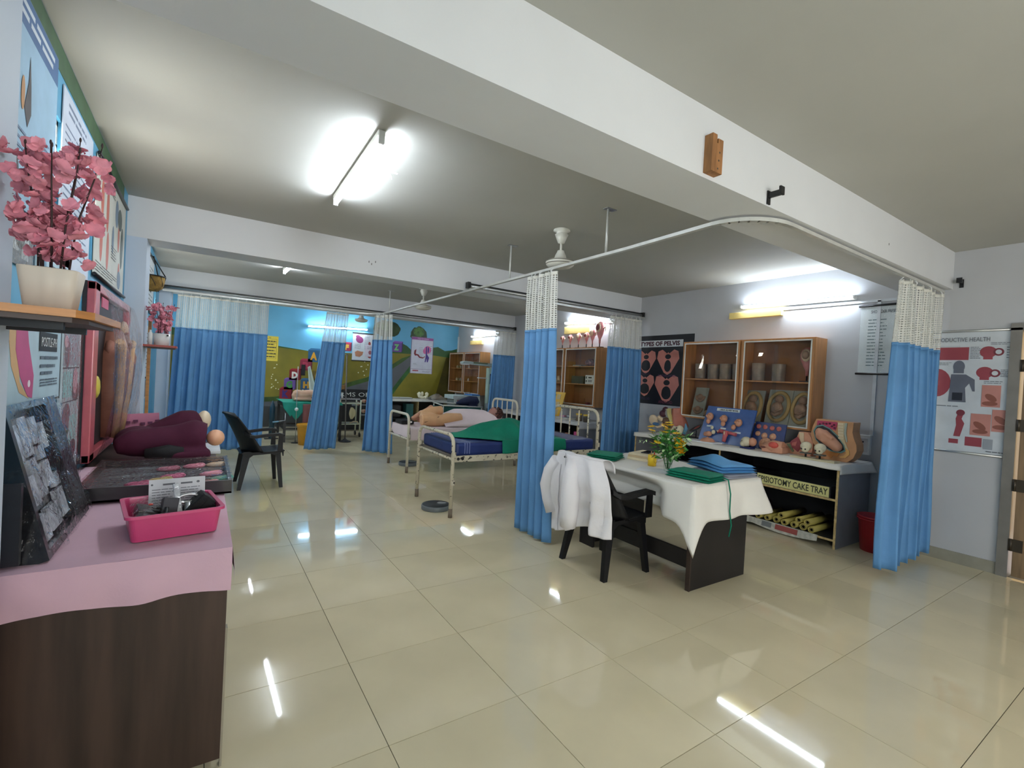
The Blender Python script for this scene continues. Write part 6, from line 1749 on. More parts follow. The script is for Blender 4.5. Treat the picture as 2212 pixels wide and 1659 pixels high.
# 1 large pregnant pelvis section at the right end
yc, zb = 0.45, ZU
def sec(pts, s=1.0):
    return [(yc - a * s, zb + b * s) for a, b in pts]
t = thing('pregnancy_model', 'large cut-away pregnancy model with fetus at the right end of the shelf top', 'model', (5.35, yc, zb))
outl = [(-0.17, 0.0), (0.12, 0.0), (0.17, 0.05), (0.195, 0.12), (0.19, 0.18), (0.165, 0.24), (0.15, 0.30), (0.155, 0.395), (0.06, 0.395), (-0.18, 0.40), (-0.21, 0.32), (-0.225, 0.24), (-0.20, 0.15), (-0.16, 0.10), (-0.14, 0.05)]
slab(t, 'body', sec(outl), 5.27, 5.43, mat('model_tan', (202, 146, 100), 0.42, var=0.08))
slab(t, 'muscle_face', sec([(-0.165, 0.385), (0.02, 0.385), (0.005, 0.30), (-0.05, 0.32), (-0.11, 0.33), (-0.17, 0.30)]), 5.262, 5.27, c8((186, 62, 96)))
slab(t, 'spine_face', sec([(0.02, 0.385), (0.085, 0.385), (0.08, 0.28), (0.095, 0.2), (0.13, 0.12), (0.10, 0.10), (0.06, 0.18), (0.03, 0.27)]), 5.262, 5.27, c8((212, 190, 150)))
slab(t, 'cord_face', sec([(0.085, 0.385), (0.105, 0.385), (0.10, 0.29), (0.115, 0.2), (0.105, 0.2), (0.083, 0.28)]), 5.258, 5.27, c8((170, 176, 160)))
mb = MB()
for q in range(6):
    mb.box((5.258, yc - 0.05 - 0.002 * q, zb + 0.37 - 0.028 * q), (0.008, 0.05, 0.018))
mb.build('vertebrae', c8((222, 204, 168)), t)
mb = MB()
for a, b in ((-0.14, 0.35), (-0.11, 0.36), (-0.08, 0.36), (-0.05, 0.365), (-0.03, 0.34), (-0.01, 0.355), (-0.005, 0.325), (-0.155, 0.33)):
    mb.ball((5.261, yc - a, zb + b), (0.006, 0.012, 0.010), 0, 8)
mb.build('vessel', c8((96, 26, 52)), t)
cav = [(-0.185, 0.27), (-0.16, 0.32), (-0.11, 0.335), (-0.05, 0.31), (0.02, 0.25), (0.08, 0.17), (0.095, 0.12), (0.06, 0.095), (-0.02, 0.10), (-0.1, 0.13), (-0.16, 0.19)]
slab(t, 'cavity_rim', sec([(a * 1.08 + 0.003, (b - 0.21) * 1.1 + 0.21) for a, b in cav]), 5.255, 5.27, c8((112, 156, 150)))
slab(t, 'cavity', sec(cav), 5.25, 5.256, c8((46, 44, 46)))
mb = MB()
mb.tube([(5.235, yc + 0.135, zb + 0.255), (5.225, yc + 0.09, zb + 0.245), (5.22, yc + 0.03, zb + 0.20), (5.22, yc - 0.04, zb + 0.145)], [0.052, 0.062, 0.06, 0.05], 14)
mb.ball((5.22, yc - 0.04, zb + 0.145), (0.05, 0.052, 0.05)); mb.tube([(5.2, yc + 0.12, zb + 0.29), (5.175, yc + 0.04, zb + 0.255), (5.175, yc - 0.02, zb + 0.22)], [0.022, 0.02, 0.018], 10)
mb.tube([(5.2, yc + 0.13, zb + 0.22), (5.175, yc + 0.06, zb + 0.185), (5.18, yc + 0.02, zb + 0.2)], 0.018, 10); mb.ball((5.24, yc + 0.13, zb + 0.27), (0.045, 0.04, 0.045))
fuse(mb.build('fetus', M_flesh, t), 0.009, 3)
slab(t, 'rectum_face', sec([(0.10, 0.14), (0.135, 0.12), (0.14, 0.08), (0.11, 0.045), (0.06, 0.035), (0.055, 0.05), (0.09, 0.06), (0.11, 0.09)]), 5.258, 5.27, c8((222, 168, 96)))
slab(t, 'canal_face', sec([(0.06, 0.09), (0.03, 0.04), (0.0, 0.05), (-0.02, 0.02), (-0.06, 0.05), (-0.08, 0.085), (-0.02, 0.085), (0.02, 0.075)]), 5.258, 5.27, c8((206, 132, 70)))
# 2 smaller pelvis section
yc, zb = 0.80, ZU
t = thing('pelvis_section', 'smaller cut-away pelvis model left of the pregnancy model', 'model', (5.36, yc, zb))
slab(t, 'body', sec([(-0.16, 0.0), (0.12, 0.0), (0.14, 0.06), (0.145, 0.14), (0.12, 0.20), (0.09, 0.24), (0.03, 0.245), (0.0, 0.245), (-0.02, 0.18), (-0.08, 0.12), (-0.13, 0.10), (-0.16, 0.06)]), 5.29, 5.43, M_flesh)
slab(t, 'spine_face', sec([(0.0, 0.24), (0.05, 0.24), (0.055, 0.16), (0.08, 0.11), (0.06, 0.08), (0.02, 0.15)]), 5.282, 5.29, c8((222, 196, 160)))
slab(t, 'organ_face', sec([(-0.07, 0.14), (-0.01, 0.19), (0.02, 0.14), (0.03, 0.08), (0.0, 0.03), (-0.04, 0.06), (-0.10, 0.08)]), 5.28, 5.29, c8((150, 66, 70)))
slab(t, 'bladder_face', sec([(-0.06, 0.12), (-0.01, 0.14), (-0.02, 0.09), (-0.06, 0.09)]), 5.276, 5.28, c8((196, 110, 100)))
slab(t, 'fold_face', sec([(-0.12, 0.10), (-0.08, 0.11), (-0.04, 0.03), (-0.05, 0.02)]), 5.278, 5.29, c8((120, 130, 96)))
# 3 peach block pelvis
t = thing('pelvic_block', 'peach block model with a red hollow before the pelvis section', 'model', (5.15, 0.98, ZU))
mb = MB(); mb.tube([(5.14, 1.08, ZU + 0.045), (5.14, 0.98, ZU + 0.06), (5.15, 0.88, ZU + 0.07)], [0.05, 0.075, 0.06], 10); mb.box((5.15, 0.97, ZU + 0.035), (0.14, 0.22, 0.066), 0, None, 0.012)
mb.build('body', M_flesh, t)
MB().ball((5.085, 0.955, ZU + 0.085), (0.03, 0.055, 0.035), 0, 12).build('red_hollow', c8((206, 84, 70)), t)
MB().ball((5.075, 1.06, ZU + 0.05), (0.012, 0.03, 0.012), 0, 10).build('slit', c8((110, 60, 50)), t)
# 4 twin skulls on a base
t = thing('skull_pair', 'pair of small fetal skulls on a wooden base before the pregnancy model', 'model', (5.08, 0.56, ZU))
MB().bx(5.0, 5.12, 0.33, 0.74, ZU, ZU + 0.018, bev=0.003).build('base', mat('pale_wood_base', (196, 184, 150), 0.5), t)
for y in (0.62, 0.49):
    mb = MB(); mb.ball((5.07, y, ZU + 0.125), (0.06, 0.052, 0.046), 0, 14); mb.ball((5.03, y - 0.01, ZU + 0.10), (0.035, 0.038, 0.035), 0, 10)
    so = mb.build('skull', M_bone2, t)
    mb = MB(); mb.ball((5.03, y + 0.0, ZU + 0.145), (0.012, 0.012, 0.008), 0, 8); mb.ball((5.003, y + 0.012, ZU + 0.10), (0.006, 0.010, 0.010), 0, 8); mb.ball((5.003, y - 0.022, ZU + 0.10), (0.006, 0.010, 0.010), 0, 8); mb.build('opening', c8((60, 54, 48)), so)
    MB().cyl((5.07, y, ZU + 0.018), (5.07, y, ZU + 0.085), 0.01, n=8).build('post', M_blackst, t)
    MB().bx(5.04, 5.1, y - 0.045, y + 0.045, ZU + 0.05, ZU + 0.062).build('cradle', mat('grey_cradle', (96, 96, 90), 0.5), t)
# 5 skull and peach ball with a blue base
t = thing('fetal_skull', 'cream fetal skull with a tan back on a dark blue stand', 'model', (5.13, 1.26, ZU))
MB().bx(5.08, 5.17, 1.20, 1.33, ZU, ZU + 0.018, bev=0.003).build('base', c8((30, 40, 96)), t)
mb = MB(); mb.ball((5.13, 1.285, ZU + 0.075), (0.062, 0.055, 0.056), 0, 16); mb.ball((5.10, 1.30, ZU + 0.05), (0.04, 0.035, 0.032), 0, 10); mb.build('skull', M_bone2, t)
MB().ball((5.15, 1.225, ZU + 0.078), (0.05, 0.045, 0.05), 0, 14).build('scalp', M_flesh, t)
MB().ball((5.078, 1.30, ZU + 0.085), (0.006, 0.012, 0.008), 0, 8).build('opening', c8((60, 54, 48)), t)
t = thing('cake_model', 'round peach placenta-like disc model leaning on the small blue board', 'model', (5.2, 1.12, ZU))
MB().lathe([(0, 0), (0.055, 0.0), (0.07, 0.015), (0.06, 0.03), (0, 0.036)], (5.23, 1.115, ZU + 0.07), 20, 0, Matrix.Rotation(-1.2, 3, 'Y')).build('disc', M_flesh, t)
mb = MB()
for q in range(10):
    a = q * PI / 5
    mb.tube([(5.196, 1.115, ZU + 0.085), (5.195 + 0.01 * math.sin(a), 1.115 + 0.05 * math.cos(a), ZU + 0.082 + 0.047 * math.sin(a))], 0.003, 5)
mb.build('rib', c8((226, 180, 140)), t)
# 6 large blue board with fetal heads
t = thing('labour_board', 'large blue cloth-covered board of fetal head models titled Labor Delivery Model', 'board', (5.3, 1.6, ZU))
o = Vector((5.20, 1.955, ZU + 0.001)); u = Vector((0, -1, 0)); v = Vector((0.30, 0, 1)).normalized(); n = u.cross(v)
M_bcloth = mat('blue_wrapped_cloth', (48, 86, 150), 0.3, var=0.12, scale=8, bump=0.25, bscale=18, coat=0.5)
W_, H_ = 0.66, 0.455
MB().prism([(0, 0), (W_ - 0.02, 0), (W_, H_ - 0.01), (0.03, H_)], o, u, v, n * -0.02).build('board', M_bcloth, t)
def at(a, b, d=0.0):
    return o + u * a + v * b + n * d
MB().prism(rect(0.16, 0.40, 0.46, 0.435), at(0, 0, 0.0), u, v, n * 0.001).build('title_strip', c8((216, 222, 220)), t)
text('lettering', 'LABOR DELIVERY MODEL', at(0.20, 0.408, 0.0015), u, v, 0.019, c8((26, 30, 40)), t, 0.0003, 0.24, bold=0.001)
Rb = Matrix((u, v, n)).transposed()
for a, b, tl in ((0.11, 0.31, 0.0), (0.30, 0.30, 0.1), (0.495, 0.27, -0.35)):
    mb = MB(); mb.ball(at(a, b, 0.03), (0.042, 0.05, 0.04), 0, 14, Rb); mb.ball(at(a - 0.012 + tl * 0.12, b - 0.06, 0.025), (0.026, 0.035, 0.026), 0, 12, Rb); mb.ball(at(a - 0.022, b - 0.005, 0.066), (0.013, 0.016, 0.010), 0, 8, Rb)
    mb.tube([at(a - 0.03, b + 0.01, 0.055), at(a, b + 0.03, 0.07), at(a + 0.025, b + 0.005, 0.062)], 0.006, 6)
    ho = mb.build('head_model', M_flesh, t)
    MB().prism(rect(a - 0.035, b - 0.125, a + 0.035, b - 0.105), at(0, 0, 0), u, v, n * 0.001).build('name_strip', c8((206, 212, 214)), t)
mb = MB(); mb.tube([at(0.35, 0.135, 0.02), at(0.28, 0.15, 0.02), at(0.25, 0.12, 0.015)], [0.02, 0.024, 0.012], 10); mb.tube([at(0.38, 0.135, 0.02), at(0.44, 0.135, 0.02), at(0.49, 0.125, 0.02)], [0.022, 0.02, 0.022], 10); mb.tube([at(0.365, 0.15, 0.02), at(0.365, 0.09, 0.03), at(0.365, 0.02, 0.03)], [0.035, 0.026, 0.02], 10); mb.build('womb_relief', mat('womb_red', (196, 96, 100), 0.4, var=0.12), t)
mb = MB(); mb.tube([at(0.36, 0.14, 0.055), at(0.365, 0.10, 0.055)], [0.012, 0.006], 8); mb.ball(at(0.26, 0.14, 0.035), (0.02, 0.015, 0.01)); mb.tube([at(0.45, 0.145, 0.04), at(0.49, 0.145, 0.04)], 0.006, 6); mb.build('cream_relief', M_wcream, t)
mb = MB(); mb.ball(at(0.14, 0.09, 0.025), (0.045, 0.035, 0.03), 0, 12, Rb); mb.ball(at(0.10, 0.085, 0.02), (0.03, 0.03, 0.022), 0, 10, Rb); mb.build('pelvis_relief', M_flesh, t)
mb = MB(); mb.ball(at(0.165, 0.175, 0.02), (0.02, 0.026, 0.014), 0, 10, Rb); mb.ball(at(0.20, 0.12, 0.025), (0.026, 0.03, 0.02), 0, 10, Rb); mb.build('bone_relief', M_bone2, t)
# 7 small blue board with circles
t = thing('dilation_board', 'small blue board with rows of round peach dilation discs', 'board', (5.33, 1.2, ZU))
o = Vector((5.29, 1.345, ZU + 0.001)); v = Vector((0.26, 0, 1)).normalized(); n = u.cross(v); Rb = Matrix((u, v, n)).transposed()
M_bcl2 = mat('navy_wrapped_cloth', (40, 56, 110), 0.3, var=0.12, scale=8, bump=0.25, bscale=18, coat=0.5)
MB().prism([(0, 0), (0.38, 0), (0.375, 0.305), (0.03, 0.31)], o, u, v, n * -0.015).build('board', M_bcl2, t)
for a, b, r, c in ((0.07, 0.255, 0.028, 1), (0.145, 0.255, 0.028, 1), (0.225, 0.25, 0.028, 1), (0.30, 0.25, 0.028, 1), (0.075, 0.17, 0.03, 0), (0.155, 0.155, 0.036, 0), (0.25, 0.155, 0.038, 0)):
    d = MB(); d.lathe([(0, 0.012), (r * 0.5, 0.012), (r * 0.9, 0.008), (r, 0)], at(a, b, 0.0), 16, 0, Rb); dd = d.build('disc', M_flesh2 if c else M_flesh, t)
    MB().lathe([(0, 0.0145), (r * 0.35, 0.0135)], at(a, b, 0.0), 10, 0, Rb).build('centre', c8((226, 176, 130) if not c else (196, 80, 80)), dd)
mb = MB()
for q in range(5):
    mb.tube([at(0.05 + q * 0.06, 0.10 + 0.02 * (q % 2), 0.003), at(0.09 + q * 0.06, 0.22, 0.003)], 0.0015, 4)
mb.build('film_crease', M_film, t)
# 8 white book with peach mound
t = thing('breast_model', 'flat peach mound model on white pads before the big blue board', 'model', (5.06, 1.76, ZU))
MB().bx(4.99, 5.17, 1.60, 1.96, ZU, ZU + 0.016, bev=0.003).build('pad', M_paper, t)
mb = MB(); mb.lathe([(0.085, 0), (0.075, 0.022), (0.05, 0.038), (0.012, 0.046), (0.008, 0.052), (0, 0.052)], (5.08, 1.74, ZU + 0.016), 20); mb.build('mound', M_flesh, t)
# 9 dish on stand
t = thing('placenta_stand', 'dark oval dish with a red lining tilted on a thin stand', 'model', (5.35, 2.1, ZU))
MB().cyl((5.36, 2.1, ZU + 0.01), (5.36, 2.1, ZU + 0.10), 0.005, n=8).build('post', M_blackst, t)
MB().bx(5.31, 5.41, 2.03, 2.17, ZU, ZU + 0.01).build('base', M_blackst, t)
Rd = Matrix.Rotation(-0.45, 3, 'X') @ Matrix.Rotation(-0.5, 3, 'Y')
MB().lathe([(0, -0.012), (0.06, -0.01), (0.085, 0.008), (0.08, 0.012), (0, 0.006)], (5.35, 2.1, ZU + 0.125), 22, 0, Rd, 0.75, 1.15).build('dish', mat('slate_dish', (52, 58, 60), 0.4), t)
MB().lathe([(0.05, 0.012), (0.03, 0.02), (0, 0.022)], (5.343, 2.07, ZU + 0.132), 16, 0, Rd, 0.8, 1.0).build('red_lining', c8((160, 76, 66)), t)
# 10 small skull and bone
t = thing('infant_skull', 'small cream infant skull with dark openings on a black foot', 'model', (5.2, 2.25, ZU))
mb = MB(); mb.ball((5.22, 2.25, ZU + 0.09), (0.055, 0.05, 0.06), 0, 14); mb.ball((5.20, 2.25, ZU + 0.05), (0.04, 0.036, 0.03), 0, 10); mb.build('skull', M_bone2, t)
mb = MB(); mb.ball((5.17, 2.262, ZU + 0.115), (0.01, 0.012, 0.010), 0, 8); mb.ball((5.165, 2.23, ZU + 0.07), (0.01, 0.010, 0.010), 0, 8); mb.ball((5.168, 2.265, ZU + 0.07), (0.01, 0.008, 0.008), 0, 8); mb.build('opening', c8((70, 62, 50)), t)
MB().bx(5.17, 5.3, 2.14, 2.27, ZU, ZU + 0.012).build('foot', M_blackst, t)
MB().tube([(5.24, 2.2, ZU + 0.04), (5.25, 2.175, ZU + 0.12), (5.24, 2.18, ZU + 0.18)], [0.02, 0.024, 0.008], 8).build('blue_part', c8((90, 140, 170)), t)
t = thing('bone_piece', 'cream hooked bone model behind the infant skull', 'model', (5.3, 2.38, ZU))
mb = MB(); mb.tube([(5.3, 2.40, ZU + 0.015), (5.3, 2.43, ZU + 0.06), (5.3, 2.40, ZU + 0.11), (5.3, 2.35, ZU + 0.10), (5.3, 2.34, ZU + 0.04)], [0.016, 0.024, 0.02, 0.024, 0.014], 10); mb.build('bone', M_bone2, t)
# 11 torso section with spine
yc, zb = 2.50, ZU
t = thing('torso_model', 'brown female torso section with spine at the left of the shelf top', 'model', (5.4, yc, zb))
mb = MB(); mb.tube([(5.42, yc - 0.03, zb + 0.36), (5.42, yc - 0.04, zb + 0.28), (5.42, yc - 0.07, zb + 0.2), (5.42, yc - 0.09, zb + 0.13), (5.42, yc - 0.07, zb + 0.06), (5.42, yc + 0.0, zb + 0.02)], [0.07, 0.075, 0.10, 0.125, 0.11, 0.06], 16)
mb.box((5.43, yc + 0.02, zb + 0.02), (0.14, 0.2, 0.04), 0, None, 0.01)
fuse(mb.build('body', mat('torso_brown', (176, 108, 90), 0.38, var=0.1, scale=9), t), 0.012, 3)
slab(t, 'spine_face', [(yc + 0.045, zb + 0.345), (yc + 0.005, zb + 0.355), (yc - 0.0, zb + 0.28), (yc - 0.06, zb + 0.16), (yc - 0.06, zb + 0.1), (yc - 0.03, zb + 0.15), (yc + 0.03, zb + 0.26)], 5.305, 5.35, c8((196, 186, 120)))
slab(t, 'nerve_face', [(yc + 0.05, zb + 0.345), (yc + 0.075, zb + 0.34), (yc + 0.065, zb + 0.26), (yc - 0.0, zb + 0.15), (yc - 0.02, zb + 0.15), (yc + 0.035, zb + 0.26)], 5.308, 5.35, c8((150, 146, 140)))
mb = MB(); mb.ball((5.34, yc + 0.09, zb + 0.32), (0.04, 0.05, 0.05)); mb.ball((5.33, yc + 0.12, zb + 0.27), (0.04, 0.06, 0.05)); mb.build('organ', c8((70, 30, 44)), t)
mb = MB(); mb.ball((5.31, yc + 0.05, zb + 0.16), (0.04, 0.07, 0.07)); mb.ball((5.31, yc + 0.03, zb + 0.09), (0.03, 0.06, 0.05)); mb.build('inner_organ', c8((96, 66, 46)), t)
# 12 pelvis bone model
t = thing('pelvis_bones', 'cream pelvis bone model with a blue part at the far left of the shelf top', 'model', (5.3, 2.68, ZU))
mb = MB(); mb.ball((5.3, 2.76, ZU + 0.17), (0.02, 0.085, 0.075), 0, 14, Matrix.Rotation(0.4, 3, 'X')); mb.tube([(5.3, 2.73, ZU + 0.12), (5.28, 2.66, ZU + 0.08), (5.28, 2.6, ZU + 0.1), (5.3, 2.57, ZU + 0.18)], [0.03, 0.022, 0.018, 0.02], 10); mb.ball((5.3, 2.62, ZU + 0.19), (0.03, 0.05, 0.03)); mb.ball((5.3, 2.66, ZU + 0.215), (0.03, 0.03, 0.03))
fuse(mb.build('bones', mat('bone_cream', (222, 196, 160), 0.45), t), 0.009, 3)
MB().ball((5.262, 2.68, ZU + 0.12), (0.02, 0.06, 0.024), 0, 12).build('blue_part', c8((60, 100, 140)), t)
MB().cyl((5.3, 2.73, ZU), (5.3, 2.73, ZU + 0.12), 0.006, n=8).build('post', MATS['steel'], t)
MB().bx(5.26, 5.34, 2.67, 2.77, ZU, ZU + 0.008).build('base', MATS['steel'], t)
# labels lying on the top
for lab, a in (('small white label slip before the blue boards', (4.985, 5.03, 1.42, 1.58)), ('small pink label slip before the pelvis section', (4.99, 5.03, 0.82, 0.93)), ('small grey label slip at the right end of the shelf top', (5.3, 5.36, 0.285, 0.325))):
    tag(MB().bx(*a, ZU, ZU + 0.002).build('label_slip', c8((206, 200, 196) if 'grey' not in lab else (140, 144, 152)), None, (a[0], a[2], ZU)), lab, 'label')
# red bin by the unit
def bucket(name, label, x, y, r0, r1, h, rgb):
    t = thing(name, label, 'bin', (x, y, 0))
    m = mat(name + '_plastic', rgb, 0.4, var=0.05)
    MB().lathe([(0, 0.004), (r0, 0.0), (r0 + (r1 - r0) * 0.95, h * 0.95), (r1 + 0.006, h * 0.955), (r1 + 0.008, h), (r1 - 0.004, h), (r0 - 0.004, 0.012), (0, 0.012)], (x, y, 0), 32).build('body', m, t)
    MB().lathe([(r1 + 0.002, h * 0.90), (r1 + 0.010, h * 0.90), (r1 + 0.010, h * 0.93), (r1 + 0.002, h * 0.93)], (x, y, 0), 32).build('rim_band', m, t)
    return t
bucket('red_bin', 'red plastic bin on the floor between shelf unit and curtain', 5.33, 0.08, 0.115, 0.145, 0.33, (178, 44, 52))
bucket('yellow_bucket', 'yellow bucket on the floor under the black table in the far bay', 1.62, 7.75, 0.14, 0.175, 0.385, (226, 164, 44))
# ================================================================ far bay
# black examination table with crank
M_bmetal = mat('black_metal', (24, 24, 27), 0.4)
t = thing('examination_table', 'black metal examination table with a hand crank in the far bay', 'table', (1.75, 8.55, 0))
for x in (1.28, 2.3):
    for y in (8.1, 9.0):
        MB().bx(x - 0.022, x + 0.022, y - 0.022, y + 0.022, 0, 0.68).build('leg', M_bmetal, t)
for y in (8.1, 9.0):
    MB().bx(1.302, 2.278, y - 0.015, y + 0.015, 0.24, 0.27).build('stretcher', M_bmetal, t)
for x in (1.28, 2.3):
    MB().bx(x - 0.015, x + 0.015, 8.122, 8.978, 0.24, 0.27).build('stretcher', M_bmetal, t)
MB().bx(1.25, 2.33, 8.07, 9.03, 0.68, 0.72).build('frame', M_bmetal, t)
MB().bx(1.26, 2.32, 8.08, 9.02, 0.72, 0.765, bev=0.015).build('pad', mat('dark_blue_vinyl', (30, 40, 84), 0.4), t)
mb = MB(); mb.tube([(1.27, 8.07, 0.56), (1.27, 7.97, 0.56), (1.27, 7.97, 0.43), (1.16, 7.97, 0.41)], 0.009, 8); mb.build('crank', MATS['steel'], t)
MB().cyl((1.16, 7.97, 0.41), (1.06, 7.97, 0.40), 0.014, n=10).build('crank_grip', c8((130, 180, 206)), t)
M_teal = mat('teal_theatre_cloth', (32, 152, 130), 0.75, var=0.08, bump=0.15, bscale=150)
def tl(u, v):
    x = 1.22 + 1.08 * u; y = 8.95 - 0.9 * min(1, v / 0.72)
    z = 0.772 + 0.006 * fbm(x * 8, y * 8)
    if v > 0.72:
        q = (v - 0.72) / 0.28
        d = 0.05 + 0.30 * max(0, 1 - abs(x - 1.44) / 0.22) + 0.06 * (x < 1.35)
        return (x + 0.02 * q, 8.05 - 0.02 * q - 0.02 * math.sin(x * 30) * q, z - d * q)
    return (x, y, z)
mb = MB(); mb.grid(tl, 60, 40)
tag(thick(mb.build('teal_drape', M_teal, None, (1.7, 8.5, 0.77)), 0.003, 1), 'teal cloth over the examination table with a pointed corner hanging', 'drape')
t = thing('torso_simulator', 'tan torso simulator lying on the teal cloth of the examination table', 'simulator', (1.75, 8.35, 0.78))
mb = MB(); mb.tube([(1.42, 8.3, 0.85), (1.55, 8.3, 0.88), (1.72, 8.3, 0.895), (1.9, 8.3, 0.885), (2.06, 8.3, 0.85)], [0.06, 0.10, 0.11, 0.105, 0.08], 16)
mb.ball((1.52, 8.3, 0.93), (0.10, 0.09, 0.07)); mb.ball((1.92, 8.3, 0.935), (0.10, 0.09, 0.07)); mb.box((1.75, 8.32, 0.81), (0.6, 0.28, 0.05), 0, None, 0.02)
fuse(mb.build('body', mat('tan_skin', (206, 162, 132), 0.45), t), 0.014, 4)
mb = MB(); mb.ball((1.76, 8.205, 0.90), (0.018, 0.012, 0.018)); mb.ball((1.76, 8.2, 0.85), (0.012, 0.01, 0.016)); mb.build('navel', c8((110, 76, 62)), t)
t = thing('small_vial', 'small pale bottle standing behind the torso simulator', 'bottle', (1.68, 8.75, 0.78))
MB().lathe([(0, 0), (0.025, 0), (0.025, 0.15), (0.014, 0.17), (0.014, 0.20), (0, 0.20)], (1.68, 8.75, 0.78), 12).build('bottle', c8((216, 214, 186)), t)
t = thing('hanging_light', 'thin grey rod stand with a small round knob before the examination table', 'stand', (1.48, 8.0, 0))
MB().cyl((1.46, 7.97, 0.01), (1.45, 7.97, 1.45), 0.006, n=8).build('pole', MATS['steel'], t)
MB().ball((1.455, 7.955, 0.64), 0.035, 0, 12).build('knob', MATS['white_plastic'], t)
MB().lathe([(0, 0), (0.075, 0), (0.07, 0.012), (0, 0.016)], (1.46, 7.97, 0), 18).build('base', M_bmetal, t)
t = thing('rexine_bag', 'brown-red vinyl sheet hanging down at the end of the examination table', 'sheet', (1.75, 7.98, 0.4))
mb = MB(); mb.grid(lambda u, v: (1.57 + 0.33 * u + 0.02 * (1 - v) * u, 7.985 - 0.02 * math.sin(u * 9) - 0.02 * v, 0.74 - 0.36 * v), 16, 12); thick(mb.build('sheet', mat('brown_vinyl', (146, 92, 86), 0.35, var=0.08), t), 0.006)
t = thing('oxygen_bottle', 'small blue cylinder standing left of the examination table', 'cylinder', (1.12, 8.6, 0))
MB().lathe([(0, 0), (0.05, 0), (0.05, 0.62), (0.03, 0.70), (0.015, 0.72), (0.015, 0.75), (0, 0.75)], (1.12, 8.6, 0), 18).build('cylinder', mat('blue_cylinder', (30, 66, 84), 0.4), t)
MB().bx(1.0, 1.24, 8.55, 8.65, 0.0, 0.02).build('foot_plate', M_bmetal, t)
t = thing('hanging_apron', 'black holder with a long white sheet hanging on the mural wall over the table', 'apron', (1.9, YB - 0.03, 1.2))
MB().bx(1.80, 1.88, YB - 0.03, YB - 0.002, 1.26, 1.5, bev=0.004).build('holder', M_bmetal, t)
mb = MB(); mb.grid(lambda u, v: (1.93 + 0.05 * u + 0.17 * v * (0.4 + 0.6 * u) - 0.0, YB - 0.03 - 0.015 * math.sin(u * 8), 1.45 - 0.62 * v + 0.03 * u), 10, 14); thick(mb.build('sheet', c8((196, 206, 196)), t), 0.004)
# infusion stand
t = thing('drip_stand', 'grey drip stand with a round black foot before the instrument trolley', 'stand', (2.37, 7.95, 0))
MB().lathe([(0, 0.012), (0.115, 0.0), (0.118, 0.012), (0.06, 0.035), (0.02, 0.06), (0.016, 0.09), (0, 0.09)], (2.37, 7.95, 0), 24).build('foot', M_bmetal, t)
MB().cyl((2.37, 7.95, 0.08), (2.33, 7.95, 1.75), 0.012, n=10).build('pole', mat('grey_pole', (112, 108, 106), 0.4), t)
mb = MB(); mb.tube([(2.23, 7.95, 1.78), (2.28, 7.95, 1.74), (2.38, 7.95, 1.74), (2.43, 7.95, 1.78)], 0.006, 6); mb.build('hook', MATS['steel'], t)
# instrument trolley
t = thing('instrument_trolley', 'cream two-tier instrument trolley on castors before the black clay-model board', 'trolley', (2.6, 8.75, 0))
M_tro = mat('pale_green_enamel', (206, 214, 190), 0.4)
for x in (2.40, 2.83):
    for y in (8.6, 8.95):
        MB().cyl((x, y, 0.10), (x, y, 0.80), 0.016, n=10).build('post', M_tro, t)
        mb = MB(); mb.cyl((x - 0.014, y, 0.045), (x + 0.014, y, 0.045), 0.045, n=14); mb.cyl((x, y, 0.07), (x, y, 0.10), 0.012, n=8); mb.build('castor', M_bmetal, t)
for z in (0.72, 0.28):
    mb = MB(); mb.bx(2.40, 2.83, 8.59, 8.61, z - 0.01, z + 0.012); mb.bx(2.40, 2.83, 8.94, 8.96, z - 0.01, z + 0.012); mb.bx(2.39, 2.41, 8.6, 8.95, z - 0.01, z + 0.012); mb.bx(2.82, 2.84, 8.6, 8.95, z - 0.01, z + 0.012); mb.build('tier_rail', M_tro, t)
    MB().bx(2.41, 2.82, 8.61, 8.94, z - 0.006, z).build('tier_plate', MATS['steel'], t)
t = thing('steel_tray', 'steel tray of instruments on top of the trolley', 'tray', (2.6, 8.77, 0.81))
MB().bx(2.39, 2.81, 8.60, 8.95, 0.80, 0.812).bx(2.39, 2.81, 8.595, 8.60, 0.80, 0.835).build('tray', MATS['steel'], t)
mb = MB()
for q in range(6):
    mb.cyl((2.45 + 0.06 * q, 8.62, 0.82), (2.47 + 0.055 * q, 8.85, 0.822), 0.006, n=6)
mb.build('instruments', MATS['steel'], t)
t = thing('white_cloth', 'cream cloth hanging on the far post of the trolley', 'cloth', (2.66, 8.6, 0.6))
mb = MB(); mb.grid(lambda u, v: (2.62 + 0.10 * math.sin(v * PI) * (u - 0.3) + 0.04 * u, 8.585 - 0.01 * math.sin(u * 7), 0.64 - 0.25 * v), 8, 12); thick(mb.build('cloth', c8((200, 190, 150)), t), 0.004)
t = thing('white_tongs', 'curved white tool on the lower tier of the trolley', 'tool', (2.72, 8.7, 0.3))
mb = MB(); mb.tube([(2.62, 8.62, 0.30), (2.7, 8.62, 0.335), (2.78, 8.62, 0.33), (2.80, 8.62, 0.295)], 0.012, 8); mb.build('tool', M_wcream, t)
t = thing('clown_toy', 'black and white standing figure model beside the curtain on the trolley', 'figure', (2.42, 8.85, 0.82))
mb = MB(); mb.tube([(2.42, 8.78, 0.815), (2.42, 8.78, 0.94), (2.44, 8.78, 1.02)], 0.02, 10); mb.tube([(2.48, 8.78, 0.815), (2.47, 8.78, 0.93)], 0.018, 10); mb.build('leg', MATS['white_plastic'], t)
mb = MB(); mb.box((2.46, 8.78, 1.06), (0.13, 0.06, 0.1), 0, None, 0.015); mb.build('torso', c8((150, 110, 60)), t)
